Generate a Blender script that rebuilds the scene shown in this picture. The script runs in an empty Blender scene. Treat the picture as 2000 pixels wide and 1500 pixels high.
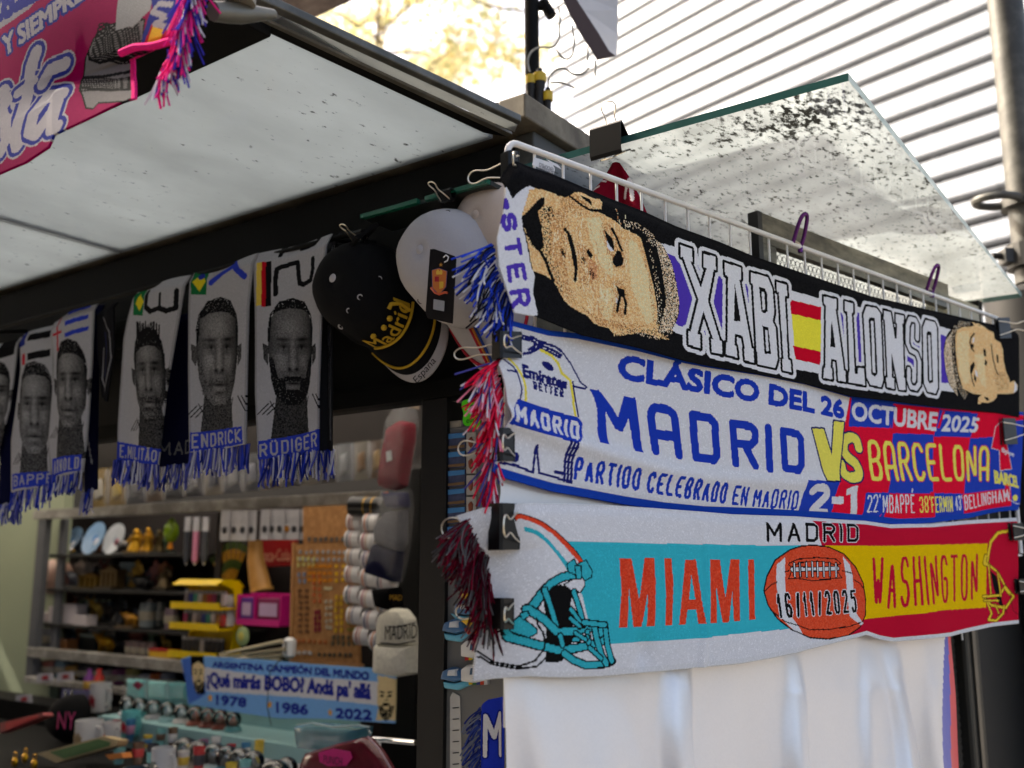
import bpy, math, random
import numpy as np
from mathutils import Vector
random.seed(7)
rng = np.random.default_rng(11)
SC = bpy.context.scene
COL = SC.collection
V3 = lambda *a: np.array(a, float)

# ------------------------------------------------------------------ camera
FPX = 1930.0
PITCH = math.atan2(350, FPX)
CAM = V3(0, 0, 1.6)
cam_data = bpy.data.cameras.new("camera")
cam = bpy.data.objects.new("camera", cam_data)
COL.objects.link(cam)
cam.location = CAM
cam.rotation_euler = (math.pi / 2 + PITCH, 0, 0)
cam_data.sensor_width = 36
cam_data.lens = FPX / 2000 * 36
cam_data.clip_start = 0.05
cam_data.clip_end = 500
cam_data.dof.use_dof = True
cam_data.dof.focus_distance = 1.40
cam_data.dof.aperture_fstop = 3.7
SC.camera = cam
# ------------------------------------------------------------------ world, sun, exposure
SUN = V3(-0.78, 0.42, 0.80)
SUN /= np.linalg.norm(SUN)
SUN_EL = math.asin(SUN[2])
SUN_ROT = math.atan2(SUN[0], SUN[1])
world = bpy.data.worlds.new("World")
SC.world = world
world.use_nodes = True
wn = world.node_tree.nodes
wl = world.node_tree.links
sky = wn.new("ShaderNodeTexSky")
sky.sky_type = 'NISHITA'
sky.sun_disc = False
sky.sun_elevation = SUN_EL
sky.sun_rotation = SUN_ROT
sky.air_density = 0.6
sky.dust_density = 7.0
sky.ozone_density = 0.0
bg = wn["Background"]
wl.new(sky.outputs[0], bg.inputs[0])
bg.inputs[1].default_value = 0.15
sd = bpy.data.lights.new("sun", 'SUN')
sd.energy = 2.1
sd.angle = math.radians(0.5)
sd.color = (1.0, 0.97, 0.93)
sun = bpy.data.objects.new("sun", sd)
COL.objects.link(sun)
sun.rotation_euler = Vector(SUN).to_track_quat('Z', 'Y').to_euler()
SC.view_settings.view_transform = 'Standard'
SC.view_settings.look = 'None'
SC.view_settings.gamma = 1
SC.view_settings.exposure = 2.15
SC.view_settings.use_curve_mapping = False
SC.view_settings.use_white_balance = True      # the camera is balanced for open shade
SC.view_settings.white_balance_temperature = 7250
SC.view_settings.white_balance_tint = 8
SC.render.engine = 'CYCLES'
SC.cycles.max_bounces = 8
SC.cycles.transparent_max_bounces = 12
SC.cycles.sample_clamp_indirect = 6

# ------------------------------------------------------------------ frames of the place
def ray(px, py):
    x = (px - 1000) / FPX
    y = (750 - py) / FPX
    return V3(x, math.cos(PITCH) - y * math.sin(PITCH), math.sin(PITCH) + y * math.cos(PITCH))
Gd = V3(.756, .655, 0)
Gd /= np.linalg.norm(Gd)
Gn = V3(Gd[1], -Gd[0], 0)             # grid normal, towards the street
Ku = V3(.584, .812, 0)
Ku /= np.linalg.norm(Ku)
Kv = V3(-Ku[1], Ku[0], 0)              # along the kiosk front, to the left
Zv = V3(0, 0, 1)
G0 = CAM + ray(985, 1094) * (1.15 / ray(985, 1094)[1])
G0[2] = 0
KROT = math.atan2(-Kv[1], -Kv[0])
GROT = math.atan2(Gd[1], Gd[0])
def hit(px, py, P, N):
    d = ray(px, py)
    return CAM + d * (np.dot(P - CAM, N) / np.dot(d, N))
def onG(px, py, off=0.0):
    return hit(px, py, G0 + Gn * off, Gn)
def onF(px, py, u):
    return hit(px, py, CAM + Ku * u, Ku)
def onZ(px, py, z):
    return hit(px, py, V3(0, 0, z), Zv)
def K(u, v, z):
    q = Ku * u + Kv * v
    return V3(q[0], q[1], z)
def uvz(p):
    return float(p @ Ku), float(p @ Kv), float(p[2])

# ------------------------------------------------------------------ materials
def lin(c):
    c = c / 255.0
    return c / 12.92 if c <= .04045 else ((c + .055) / 1.055) ** 2.4
def S(r, g, b):
    return (lin(r), lin(g), lin(b))
def AL(r, g, b):
    return tuple(min(.82, lin(c) * 1.26) for c in (r, g, b))
_mats = {}
def mat(name, color=(.5, .5, .5), rough=.6, metal=0.0, noise=0.12, scale=30, spec=.5, coat=0, bump=0, trans=0, alpha=1, sheen=0, ior=1.45):
    if name in _mats:
        return _mats[name]
    m = bpy.data.materials.new(name)
    m.use_nodes = True
    nt = m.node_tree
    b = nt.nodes["Principled BSDF"]
    b.inputs["Roughness"].default_value = rough
    b.inputs["Metallic"].default_value = metal
    b.inputs["Specular IOR Level"].default_value = spec
    b.inputs["Coat Weight"].default_value = coat
    b.inputs["Transmission Weight"].default_value = trans
    b.inputs["Alpha"].default_value = alpha
    b.inputs["Sheen Weight"].default_value = sheen
    b.inputs["IOR"].default_value = ior
    tc = nt.nodes.new("ShaderNodeTexCoord")
    n = nt.nodes.new("ShaderNodeTexNoise")
    n.inputs["Scale"].default_value = scale
    n.inputs["Detail"].default_value = 5
    nt.links.new(tc.outputs["Object"], n.inputs["Vector"])
    mx = nt.nodes.new("ShaderNodeMix")
    mx.data_type = 'RGBA'
    mx.inputs[6].default_value = tuple(c * (1 - noise) for c in color) + (1,)
    mx.inputs[7].default_value = tuple(min(1, c * (1 + noise)) for c in color) + (1,)
    nt.links.new(n.outputs[0], mx.inputs[0])
    nt.links.new(mx.outputs[2], b.inputs["Base Color"])
    if bump:
        bp = nt.nodes.new("ShaderNodeBump")
        bp.inputs["Strength"].default_value = bump
        bp.inputs["Distance"].default_value = .002
        nt.links.new(n.outputs[0], bp.inputs["Height"])
        nt.links.new(bp.outputs[0], b.inputs["Normal"])
    _mats[name] = m
    return m
def cmat(rgb, rough=.5, metal=0.0, **kw):
    return mat("paint_%d_%d_%d_%d_%d" % (rgb + (int(rough * 100), int(metal * 100))), S(*rgb), rough, metal, **kw)
def grime_mat(name, c1, c2, scale, rough=.5, metal=0.0, lo=.45, hi=.65, stretch=(1, 1, 1), bump=0.0):
    m = bpy.data.materials.new(name)
    m.use_nodes = True
    nt = m.node_tree
    b = nt.nodes["Principled BSDF"]
    b.inputs["Roughness"].default_value = rough
    b.inputs["Metallic"].default_value = metal
    tc = nt.nodes.new("ShaderNodeTexCoord")
    mp = nt.nodes.new("ShaderNodeMapping")
    mp.inputs["Scale"].default_value = stretch
    n = nt.nodes.new("ShaderNodeTexNoise")
    n.inputs["Scale"].default_value = scale
    n.inputs["Detail"].default_value = 8
    n.inputs["Roughness"].default_value = .65
    r = nt.nodes.new("ShaderNodeValToRGB")
    r.color_ramp.elements[0].position = lo
    r.color_ramp.elements[0].color = c1 + (1,)
    r.color_ramp.elements[1].position = hi
    r.color_ramp.elements[1].color = c2 + (1,)
    nt.links.new(tc.outputs["Object"], mp.inputs[0])
    nt.links.new(mp.outputs[0], n.inputs["Vector"])
    nt.links.new(n.outputs[0], r.inputs[0])
    nt.links.new(r.outputs[0], b.inputs["Base Color"])
    if bump:
        bp = nt.nodes.new("ShaderNodeBump")
        bp.inputs["Strength"].default_value = bump
        bp.inputs["Distance"].default_value = .003
        nt.links.new(n.outputs[0], bp.inputs["Height"])
        nt.links.new(bp.outputs[0], b.inputs["Normal"])
    return m
def woven_mat(name, rough=.95, sheen=.0, spec=.02, bump=.35, bscale=900):
    m = bpy.data.materials.new(name)
    m.use_nodes = True
    nt = m.node_tree
    b = nt.nodes["Principled BSDF"]
    b.inputs["Roughness"].default_value = rough
    b.inputs["Sheen Weight"].default_value = sheen
    b.inputs["Specular IOR Level"].default_value = spec
    a = nt.nodes.new("ShaderNodeAttribute")
    a.attribute_name = "Col"
    nt.links.new(a.outputs["Color"], b.inputs["Base Color"])
    tc = nt.nodes.new("ShaderNodeTexCoord")
    n = nt.nodes.new("ShaderNodeTexNoise")
    n.inputs["Scale"].default_value = bscale
    n.inputs["Detail"].default_value = 2
    bp = nt.nodes.new("ShaderNodeBump")
    bp.inputs["Strength"].default_value = bump
    bp.inputs["Distance"].default_value = .0012
    nt.links.new(tc.outputs["Object"], n.inputs["Vector"])
    nt.links.new(n.outputs[0], bp.inputs["Height"])
    nt.links.new(bp.outputs[0], b.inputs["Normal"])
    return m
WOVEN = woven_mat("woven_yarn")
YARN = woven_mat("fringe_yarn", bump=.1)
PRINT = woven_mat("printed_card", rough=.45, sheen=0, spec=.5, bump=.0)
BLACK_METAL = mat("black_painted_steel", S(13, 13, 12), .65, 0, noise=.4, scale=12, bump=.1, spec=.12)
DARK_STEEL = mat("dark_olive_steel", S(26, 26, 25), .6, .0, noise=.35, scale=8, bump=.1, spec=.15)
CLIP_BLACK = mat("black_lacquered_clip", S(11, 11, 12), .3, 0, noise=.2, scale=80, spec=.3)
WIRE_STEEL = mat("nickel_wire", S(225, 216, 196), .3, 1.0, noise=.08)
WHITE_WIRE = mat("white_coated_wire", S(218, 218, 215), .4, 0, noise=.1, scale=60)
GOLD = mat("gold_metal", S(200, 150, 40), .35, .9, noise=.25)
WHITE_PLASTIC = mat("white_plastic", S(225, 225, 222), .4, noise=.05)

# ------------------------------------------------------------------ objects
ROOTS = {}
def thing(name, label, cat, loc, rotz=0.0, group=None):
    o = bpy.data.objects.new(name, None)
    o.empty_display_size = .05
    COL.objects.link(o)
    o.location = loc
    o.rotation_euler = (0, 0, rotz)
    o["label"] = label
    o["category"] = cat
    if group:
        o["group"] = group
    ROOTS[o.name] = (np.array(loc, float), rotz)
    return o
def tag(o, label, cat, group=None):
    o["label"] = label
    o["category"] = cat
    if group:
        o["group"] = group
    return o
def root_of(o):
    while o.parent is not None:
        o = o.parent
    return o
def to_local(vs, parent):
    if parent is None:
        return vs
    loc, rz = ROOTS[root_of(parent).name]
    c, s = math.cos(-rz), math.sin(-rz)
    q = vs - loc
    return np.stack([q[:, 0] * c - q[:, 1] * s, q[:, 0] * s + q[:, 1] * c, q[:, 2]], 1)
def link_mesh(name, me, mats, parent=None, smooth=False):
    o = bpy.data.objects.new(name, me)
    COL.objects.link(o)
    for m in (mats if isinstance(mats, (list, tuple)) else [mats]):
        me.materials.append(m)
    if parent is not None:
        o.parent = parent
    if smooth:
        me.polygons.foreach_set("use_smooth", [True] * len(me.polygons))
    return o
def unit(a):
    a = np.array(a, float)
    return a / max(1e-12, np.linalg.norm(a))
class MB:
    """collects shapes in local (world=False) or world coordinates and links them as ONE mesh object"""
    def __init__(s):
        s.v, s.f, s.m, s.c, s.mi, s.col = [], [], [], [], 0, None
    def add(s, vs, fs):
        n = len(s.v)
        s.v.extend([tuple(map(float, p)) for p in vs])
        for f in fs:
            s.f.append(tuple(i + n for i in f))
            s.m.append(s.mi)
            s.c.append(s.col)
        return s
    def obox(s, c, X, Y, Z):
        c, X, Y, Z = map(np.asarray, (c, X, Y, Z))
        vs = [c + X * a + Y * b + Z * d for d in (-1, 1) for b in (-1, 1) for a in (-1, 1)]
        return s.add(vs, [(0, 2, 3, 1), (4, 5, 7, 6), (0, 1, 5, 4), (2, 6, 7, 3), (0, 4, 6, 2), (1, 3, 7, 5)])
    def box(s, x0, x1, y0, y1, z0, z1):
        return s.obox(((x0 + x1) / 2, (y0 + y1) / 2, (z0 + z1) / 2), ((x1 - x0) / 2, 0, 0), (0, (y1 - y0) / 2, 0), (0, 0, (z1 - z0) / 2))
    def kbox(s, u0, u1, v0, v1, z0, z1):
        return s.obox(K((u0 + u1) / 2, (v0 + v1) / 2, (z0 + z1) / 2), -Kv * (v1 - v0) / 2, Ku * (u1 - u0) / 2, Zv * (z1 - z0) / 2)
    def rbox(s, x0, x1, y0, y1, z0, z1, r=.004):
        """box with chamfered vertical edges and a chamfered top"""
        r = min(r, (x1 - x0) / 3, (y1 - y0) / 3, (z1 - z0) / 3)
        def ring(i, z):
            a, b, c, d = x0 + i, x1 - i, y0 + i, y1 - i
            return [(a + r, c, z), (b - r, c, z), (b, c + r, z), (b, d - r, z), (b - r, d, z), (a + r, d, z), (a, d - r, z), (a, c + r, z)]
        rs = ring(r, z0) + ring(0, z0 + r) + ring(0, z1 - r) + ring(r, z1)
        fs = [tuple(range(7, -1, -1)), tuple(range(24, 32))]
        for k in range(3):
            for i in range(8):
                j = (i + 1) % 8
                fs.append((k * 8 + i, k * 8 + j, k * 8 + 8 + j, k * 8 + 8 + i))
        return s.add(rs, fs)
    def tube(s, pts, r, n=8, cap=True, closed=False):
        P = [np.array(p, float) for p in pts]
        N = len(P)
        rs = r if hasattr(r, '__len__') else [r] * N
        T = []
        for i in range(N):
            a = P[(i - 1) % N] if (closed or i > 0) else P[i]
            b = P[(i + 1) % N] if (closed or i < N - 1) else P[i]
            T.append(unit(b - a))
        ref = V3(0, 0, 1) if abs(T[0][2]) < .9 else V3(1, 0, 0)
        X = unit(np.cross(T[0], ref))
        vs = []
        for i in range(N):
            X = unit(X - T[i] * (X @ T[i]))
            Y = np.cross(T[i], X)
            for k in range(n):
                a = 2 * math.pi * k / n
                vs.append(P[i] + rs[i] * (X * math.cos(a) + Y * math.sin(a)))
        fs = []
        for i in range(N if closed else N - 1):
            j = (i + 1) % N
            for k in range(n):
                l = (k + 1) % n
                fs.append((i * n + k, i * n + l, j * n + l, j * n + k))
        if cap and not closed:
            fs.append(tuple(range(n - 1, -1, -1)))
            fs.append(tuple((N - 1) * n + k for k in range(n)))
        return s.add(vs, fs)
    def lathe(s, prof, c=(0, 0, 0), n=20, X=(1, 0, 0), Y=(0, 1, 0), Z=(0, 0, 1)):
        c, X, Y, Z = map(lambda q: np.array(q, float), (c, X, Y, Z))
        vs = []
        for (r, z) in prof:
            for k in range(n):
                a = 2 * math.pi * k / n
                vs.append(c + X * r * math.cos(a) + Y * r * math.sin(a) + Z * z)
        fs = []
        for i in range(len(prof) - 1):
            for k in range(n):
                l = (k + 1) % n
                fs.append((i * n + k, i * n + l, (i + 1) * n + l, (i + 1) * n + k))
        if prof[0][0] > 1e-6:
            fs.append(tuple(range(n - 1, -1, -1)))
        if prof[-1][0] > 1e-6:
            fs.append(tuple((len(prof) - 1) * n + k for k in range(n)))
        return s.add(vs, fs)
    def ball(s, c, r, n=12, sq=(1, 1, 1), X=(1, 0, 0), Y=(0, 1, 0), Z=(0, 0, 1)):
        m = n // 2
        prof = [(max(1e-5, math.sin(math.pi * i / m)), -math.cos(math.pi * i / m)) for i in range(m + 1)]
        return s.lathe(prof, c, n, np.array(X) * r * sq[0], np.array(Y) * r * sq[1], np.array(Z) * r * sq[2])
    def prism(s, poly, O, X, Y, N, depth):
        """outline poly [(x,y)] in plane O,X,Y; thickness depth along N"""
        O, X, Y, N = map(lambda q: np.array(q, float), (O, X, Y, N))
        n = len(poly)
        vs = [O + X * a + Y * b for a, b in poly] + [O + X * a + Y * b + N * depth for a, b in poly]
        fs = [tuple(range(n - 1, -1, -1)), tuple(range(n, 2 * n))]
        for i in range(n):
            j = (i + 1) % n
            fs.append((i, j, n + j, n + i))
        return s.add(vs, fs)
    def slab(s, pts, d):
        """world polygon pts extruded by vector d"""
        pts = [np.array(p, float) for p in pts]
        d = np.array(d, float)
        n = len(pts)
        fs = [tuple(range(n - 1, -1, -1)), tuple(range(n, 2 * n))]
        for i in range(n):
            j = (i + 1) % n
            fs.append((i, j, n + j, n + i))
        return s.add(pts + [p + d for p in pts], fs)
    def build(s, name, mats, parent=None, world=False, smooth=False):
        vs = np.array(s.v, float)
        if world:
            vs = to_local(vs, parent)
        me = bpy.data.meshes.new(name)
        me.from_pydata([tuple(p) for p in vs], [], s.f)
        o = link_mesh(name, me, mats, parent, smooth)
        if max(s.m) > 0:
            me.polygons.foreach_set("material_index", s.m)
        if s.c and s.c[0] is not None:
            a = me.attributes.new("Col", 'FLOAT_COLOR', 'FACE')
            a.data.foreach_set("color", np.array([tuple(c) + (1,) for c in s.c], np.float32).ravel())
        if smooth:
            try:
                me.set_sharp_from_angle(angle=math.radians(40))
            except Exception:
                pass
        return o
def copy_tree(o, parent=None):
    c = o.copy()
    COL.objects.link(c)
    c.parent = parent
    for ch in list(o.children):
        copy_tree(ch, c)
    return c

# ------------------------------------------------------------------ pattern drawing on woven sheets (stitches are faces)
GL = {
 'A': "00 26 40;12 32", 'a': "00 05 16 36 45 40;02 42", 'B': "00 06 36 45 44 33 03;33 42 41 30 00", 'C': "45 36 16 05 01 10 30 41",
 'D': "00 06 36 45 41 30 00", 'E': "46 06 00 40;03 33", 'F': "46 06 00;03 33", 'G': "45 36 16 05 01 10 30 41 43 23", 'H': "00 06;40 46;03 43",
 'I': "06 00", 'K': "00 06;46 03 40", 'L': "06 00 40", 'M': "00 06 22 46 40", 'N': "00 06 40 46", 'O': "16 05 01 10 30 41 45 36 16",
 'P': "00 06 36 45 44 33 03", 'R': "00 06 36 45 44 33 03;23 40", 'S': "45 36 16 05 04 13 33 42 41 30 10 01", 'T': "06 46;26 20",
 'U': "06 01 10 30 41 46", 'V': "06 20 46", 'W': "06 10 24 30 46", 'X': "06 40;00 46", 'Y': "06 23 46;23 20",
 '0': "16 05 01 10 30 41 45 36 16", '1': "04 26 20", '2': "05 16 36 45 44 00 40", '3': "05 16 36 45 44 33 42 41 30 10 01;33 23", '4': "36 02 42;34 30",
 '5': "46 06 04 34 43 41 30 10 01", '6': "45 36 16 05 01 10 30 41 42 33 03", '7': "06 46 10", '8': "13 04 05 16 36 45 44 33 13 02 01 10 30 41 42 33",
 '9': "01 10 30 41 45 36 16 05 04 13 43", "'": "26 25", '/': "00 46", '-': "03 43", '.': "00 01", ' ': "",
 'Á': "00 26 40;12 32;27 38", 'Ã': "00 26 40;12 32;17 37", 'É': "46 06 00 40;03 33;27 38", 'Ü': "06 01 10 30 41 46;17 17;37 37"}
GW = {'I': .02, '1': .55, 'M': 1.2, 'W': 1.25, "'": .1, ' ': .55, '-': .7, '.': .05, '/': .7}
def bez(poly, n=3):
    """round the corners of a polyline a little"""
    P = [np.array(p, float) for p in poly]
    if len(P) < 3:
        return P
    out = [P[0]]
    for i in range(1, len(P) - 1):
        a, b, c = P[i - 1], P[i], P[i + 1]
        p0, p1 = b + (a - b) * .3, b + (c - b) * .3
        for k in range(n + 1):
            t = k / n
            out.append(p0 * (1 - t) ** 2 + b * 2 * t * (1 - t) + p1 * t * t)
    out.append(P[-1])
    return out
_gl_cache = {}
def glyph_edges(text):
    if text in _gl_cache:
        return _gl_cache[text]
    cu = bpy.data.curves.new("glyphs", 'FONT')
    cu.body = text
    cu.fill_mode = 'NONE' if 'NONE' in [e.identifier for e in cu.bl_rna.properties['fill_mode'].enum_items] else 'FRONT'
    cu.resolution_u = 3
    ob = bpy.data.objects.new("glyphs", cu)
    COL.objects.link(ob)
    dg = bpy.context.evaluated_depsgraph_get()
    me = ob.evaluated_get(dg).to_mesh()
    co = np.array([v.co[:2] for v in me.vertices])
    cnt = {}
    if len(me.polygons):
        for p in me.polygons:
            for k in p.edge_keys:
                cnt[k] = cnt.get(k, 0) + 1
        ed = [k for k, c in cnt.items() if c == 1]
    else:
        ed = [tuple(e.vertices) for e in me.edges]
    lo, hi = co.min(0), co.max(0)
    co = (co - lo) / np.maximum(hi - lo, 1e-9)
    E_ = np.array([[*co[a], *co[b]] for a, b in ed])
    ob.evaluated_get(dg).to_mesh_clear()
    bpy.data.objects.remove(ob)
    _gl_cache[text] = E_
    return E_
def evenodd(x, y, E_):
    ins = np.zeros(len(x), bool)
    for x0, y0, x1, y1 in E_:
        if y0 == y1:
            continue
        c = (y0 > y) != (y1 > y)
        ins ^= c & (x < (x1 - x0) * (y - y0) / (y1 - y0) + x0)
    return ins
def segdist(x, y, E_, ax=1.0):
    x = x / ax
    E_ = E_ / np.array([ax, 1, ax, 1])
    d = np.full(len(x), 1e9)
    for x0, y0, x1, y1 in E_:
        dx, dy = x1 - x0, y1 - y0
        L = dx * dx + dy * dy
        t = np.clip(((x - x0) * dx + (y - y0) * dy) / L, 0, 1) if L > 1e-14 else 0
        d = np.minimum(d, (x - x0 - t * dx) ** 2 + (y - y0 - t * dy) ** 2)
    return np.sqrt(d)
def resample(P, n):
    P = np.array(P, float)
    L = np.r_[0, np.cumsum(np.linalg.norm(np.diff(P, axis=0), axis=1))]
    t = np.linspace(0, L[-1], n)
    return np.stack([np.interp(t, L, P[:, i]) for i in range(P.shape[1])], 1)
class Sheet:
    """a woven sheet on a vertical plane through O with axis e (horizontal) and normal nn; its four edges are polylines of picture points"""
    def __init__(s, proj, e, top, bottom, left, right, na, nb, base=(.7, .7, .7), smooth_edges=True):
        s.proj, s.e = proj, np.array(e)
        q0 = np.array(proj(1000, 750))
        s.org = q0 - s.e * (q0 @ s.e)
        s.org[2] = 0
        q = lambda pts: np.array([s.sz(p) for p in pts])
        T, B, Lf, R = [resample(q(p), n) for p, n in ((top, na), (bottom, na), (left[::-1], nb), (right[::-1], nb))]
        a = np.linspace(0, 1, na)[:, None, None]
        b = np.linspace(0, 1, nb)[None, :, None]
        s.P = ((1 - b) * B[:, None] + b * T[:, None] + (1 - a) * Lf[None] + a * R[None]
               - ((1 - a) * (1 - b) * B[0] + a * (1 - b) * B[-1] + (1 - a) * b * T[0] + a * b * T[-1]))
        s.na, s.nb = na, nb
        c = (s.P[:-1, :-1] + s.P[1:, :-1] + s.P[:-1, 1:] + s.P[1:, 1:]) / 4
        s.x, s.y = c[..., 0].ravel(), c[..., 1].ravel()
        s.C = np.tile(np.array(base, float), (len(s.x), 1))
        aa, bb = np.meshgrid((np.arange(na - 1) + .5) / (na - 1), (np.arange(nb - 1) + .5) / (nb - 1), indexing='ij')
        s.a, s.b = aa.ravel(), bb.ravel()
    def sz(s, p):
        q = s.proj(*p)
        return (q @ s.e, q[2])
    def pts(s, pp, org=(0, 0), k=1.0):
        return np.array([s.sz((org[0] + x / k, org[1] + y / k)) for x, y in pp])
    def stretch(s, x):
        """letters are knitted wider than tall by about the amount the slant view narrows them"""
        p = s.org + s.e * x
        return (1.0 / max(.3, abs(s.e[0] - s.e[1] * p[0] / p[1]))) ** .55
    def _mask(s, E_, grow, fill):
        E_ = np.array(E_, float)
        ax = s.stretch(E_[:, 0].mean())
        g = grow * ax + 1e-4
        x0, x1 = min(E_[:, 0].min(), E_[:, 2].min()) - g, max(E_[:, 0].max(), E_[:, 2].max()) + g
        y0, y1 = min(E_[:, 1].min(), E_[:, 3].min()) - g, max(E_[:, 1].max(), E_[:, 3].max()) + g
        idx = np.nonzero((s.x > x0) & (s.x < x1) & (s.y > y0) & (s.y < y1))[0]
        if len(idx) == 0:
            return idx
        x, y = s.x[idx], s.y[idx]
        m = np.zeros(len(idx), bool)
        if fill:
            m |= evenodd(x, y, E_)
        if grow > 0:
            m |= segdist(x, y, E_, ax) <= grow
        return idx[m]
    def paint(s, idx, col, dens=1.0):
        if len(idx) == 0:
            return
        if dens < 1:
            idx = idx[rng.random(len(idx)) < dens]
        if isinstance(col, list):
            c = np.array(col)[rng.integers(0, len(col), len(idx))]
            s.C[idx] = c
        else:
            s.C[idx] = col
    @staticmethod
    def ring(P, closed=True):
        Q = np.roll(P, -1, 0) if closed else P[1:]
        return np.concatenate([P if closed else P[:-1], Q], 1)
    def poly(s, pp, col, org=(0, 0), k=1.0, outline=(), dens=1.0):
        E_ = s.ring(s.pts(pp, org, k))
        for g, c in outline:
            s.paint(s._mask(E_, g, True), c)
        s.paint(s._mask(E_, 0, True), col, dens)
    def stroke(s, pp, w, col, org=(0, 0), k=1.0, outline=(), closed=False, dens=1.0, rnd=False):
        P = s.pts(pp, org, k)
        if rnd:
            P = np.array(bez(P))
        E_ = s.ring(P, closed)
        for g, c in outline:
            s.paint(s._mask(E_, w / 2 + g, False), c)
        s.paint(s._mask(E_, w / 2, False), col, dens)
    def ellipse(s, c, rx, ry, col, org=(0, 0), k=1.0, dens=1.0, rot=0.0, outline=()):
        t = np.linspace(0, 2 * math.pi, 28, endpoint=False)
        cr, sr = math.cos(rot), math.sin(rot)
        s.poly([(c[0] + rx * math.cos(a) * cr - ry * math.sin(a) * sr, c[1] + rx * math.cos(a) * sr + ry * math.sin(a) * cr) for a in t], col, org, k, outline, dens)
    def quad(s, TL, TR, BR, BL, org=(0, 0), k=1.0):
        q = s.pts([TL, TR, BR, BL], org, k)
        def f(P):
            P = np.asarray(P, float)
            x, y = P[:, :1], P[:, 1:2]
            return (1 - y) * ((1 - x) * q[3] + x * q[2]) + y * ((1 - x) * q[0] + x * q[1])
        return f, np.linalg.norm(q[0] - q[3]), np.linalg.norm(q[2] - q[3])
    def font(s, text, TL, TR, BR, BL, col, org=(0, 0), k=1.0, bold=0.0, outline=()):
        f, H, W = s.quad(TL, TR, BR, BL, org, k)
        E_ = glyph_edges(text)
        E_ = np.concatenate([f(E_[:, :2]), f(E_[:, 2:])], 1)
        for g, c in outline:
            s.paint(s._mask(E_, bold + g, True), c)
        s.paint(s._mask(E_, bold, True), col)
    def text(s, text, TL, TR, BR, BL, w, col, org=(0, 0), k=1.0, outline=(), gap=.42, rnd=False):
        """stroke lettering, w = stroke width in metres"""
        f, H, W = s.quad(TL, TR, BR, BL, org, k)
        ws = [GW.get(c.upper() if c != 'a' else 'A', 1.0) for c in text]
        # char body widths in metres: each takes ws*c + w; gaps gap*w... solve for c
        n = len(text)
        wy = w
        w = w * s.stretch(s.pts([TL], org, k)[0][0] * .5 + s.pts([TR], org, k)[0][0] * .5)
        gapm = gap * W / max(n, 1) * .55
        free = W - n * w - (n - 1) * gapm
        c = max(free, .12 * W) / sum(ws)
        x = 0
        segs = []
        for ch, cw in zip(text, ws):
            x0 = x + w / 2
            for pl in GL.get(ch, "").split(';'):
                pt = [(int(t[0]) / 4, int(t[1]) / 6) for t in pl.split()]
                if not pt:
                    continue
                if ch == 'I':
                    pt = [(0, b) for a, b in pt]
                P = [((x0 + a * cw * c) / W, (wy / 2 + b * (H - wy)) / H) for a, b in pt]
                Q = f(P)
                if rnd:
                    Q = np.array(bez(Q))
                segs.append(s.ring(Q, False) if len(Q) > 1 else np.concatenate([Q, Q], 1))
            x += cw * c + w + gapm
        E_ = np.concatenate(segs)
        for g, cc in outline:
            s.paint(s._mask(E_, wy / 2 + g, False), cc)
        s.paint(s._mask(E_, wy / 2, False), col)
    def finish(s, name, parent, mat_, disp, O, nn, jitter=.07, label=None, thick=0.0):
        """disp(x,y,a,b) metres along nn; O a point of the plane"""
        P = s.P
        nn = np.array(nn, float)
        a = np.linspace(0, 1, s.na)[:, None] * np.ones((1, s.nb))
        b = np.linspace(0, 1, s.nb)[None, :] * np.ones((s.na, 1))
        d = disp(P[..., 0], P[..., 1], a, b)
        base = np.array(O, float)
        base = base - s.e * (base @ s.e)
        base[2] = 0
        W = base[None, None] + P[..., :1] * s.e + P[..., 1:2] * Zv + d[..., None] * nn
        vs = to_local(W.reshape(-1, 3), parent)
        na, nb = s.na, s.nb
        i = np.arange(na * nb).reshape(na, nb)
        fs = np.stack([i[:-1, :-1], i[1:, :-1], i[1:, 1:], i[:-1, 1:]], -1).reshape(-1, 4)
        cols = s.C
        nv = len(vs)
        if thick:
            loc_n = to_local((W + nn * -thick).reshape(-1, 3), parent)
            vs = np.concatenate([vs, loc_n])
            rim = np.concatenate([i[:, 0], i[-1, 1:], i[-2::-1, -1], i[0, -2:0:-1]])
            r2 = np.roll(rim, -1)
            fs = np.concatenate([fs, fs[:, ::-1] + nv, np.stack([rim, rim + nv, r2 + nv, r2], 1)])
            fi = np.arange((na - 1) * (nb - 1)).reshape(na - 1, nb - 1)
            rf = np.concatenate([fi[:, 0], fi[-1, :], fi[::-1, -1], fi[0, ::-1]])
            rc = cols[rf[np.linspace(0, len(rf) - 1, len(rim)).astype(int)]]
            cols = np.concatenate([cols, cols * .9, rc])
        cols = cols * (1 + rng.uniform(-jitter, jitter, (len(cols), 1)))
        me = bpy.data.meshes.new(name)
        me.vertices.add(len(vs))
        me.vertices.foreach_set("co", vs.astype(np.float32).ravel())
        me.loops.add(len(fs) * 4)
        me.loops.foreach_set("vertex_index", fs.astype(np.int32).ravel())
        me.polygons.add(len(fs))
        me.polygons.foreach_set("loop_start", np.arange(0, len(fs) * 4, 4, dtype=np.int32))
        me.update(calc_edges=True)
        at = me.attributes.new("Col", 'FLOAT_COLOR', 'FACE')
        at.data.foreach_set("color", np.concatenate([np.clip(cols, 0, 1), np.ones((len(cols), 1))], 1).astype(np.float32).ravel())
        o = link_mesh(name, me, mat_, parent, True)
        if label:
            o["label"] = label
        return o
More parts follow.
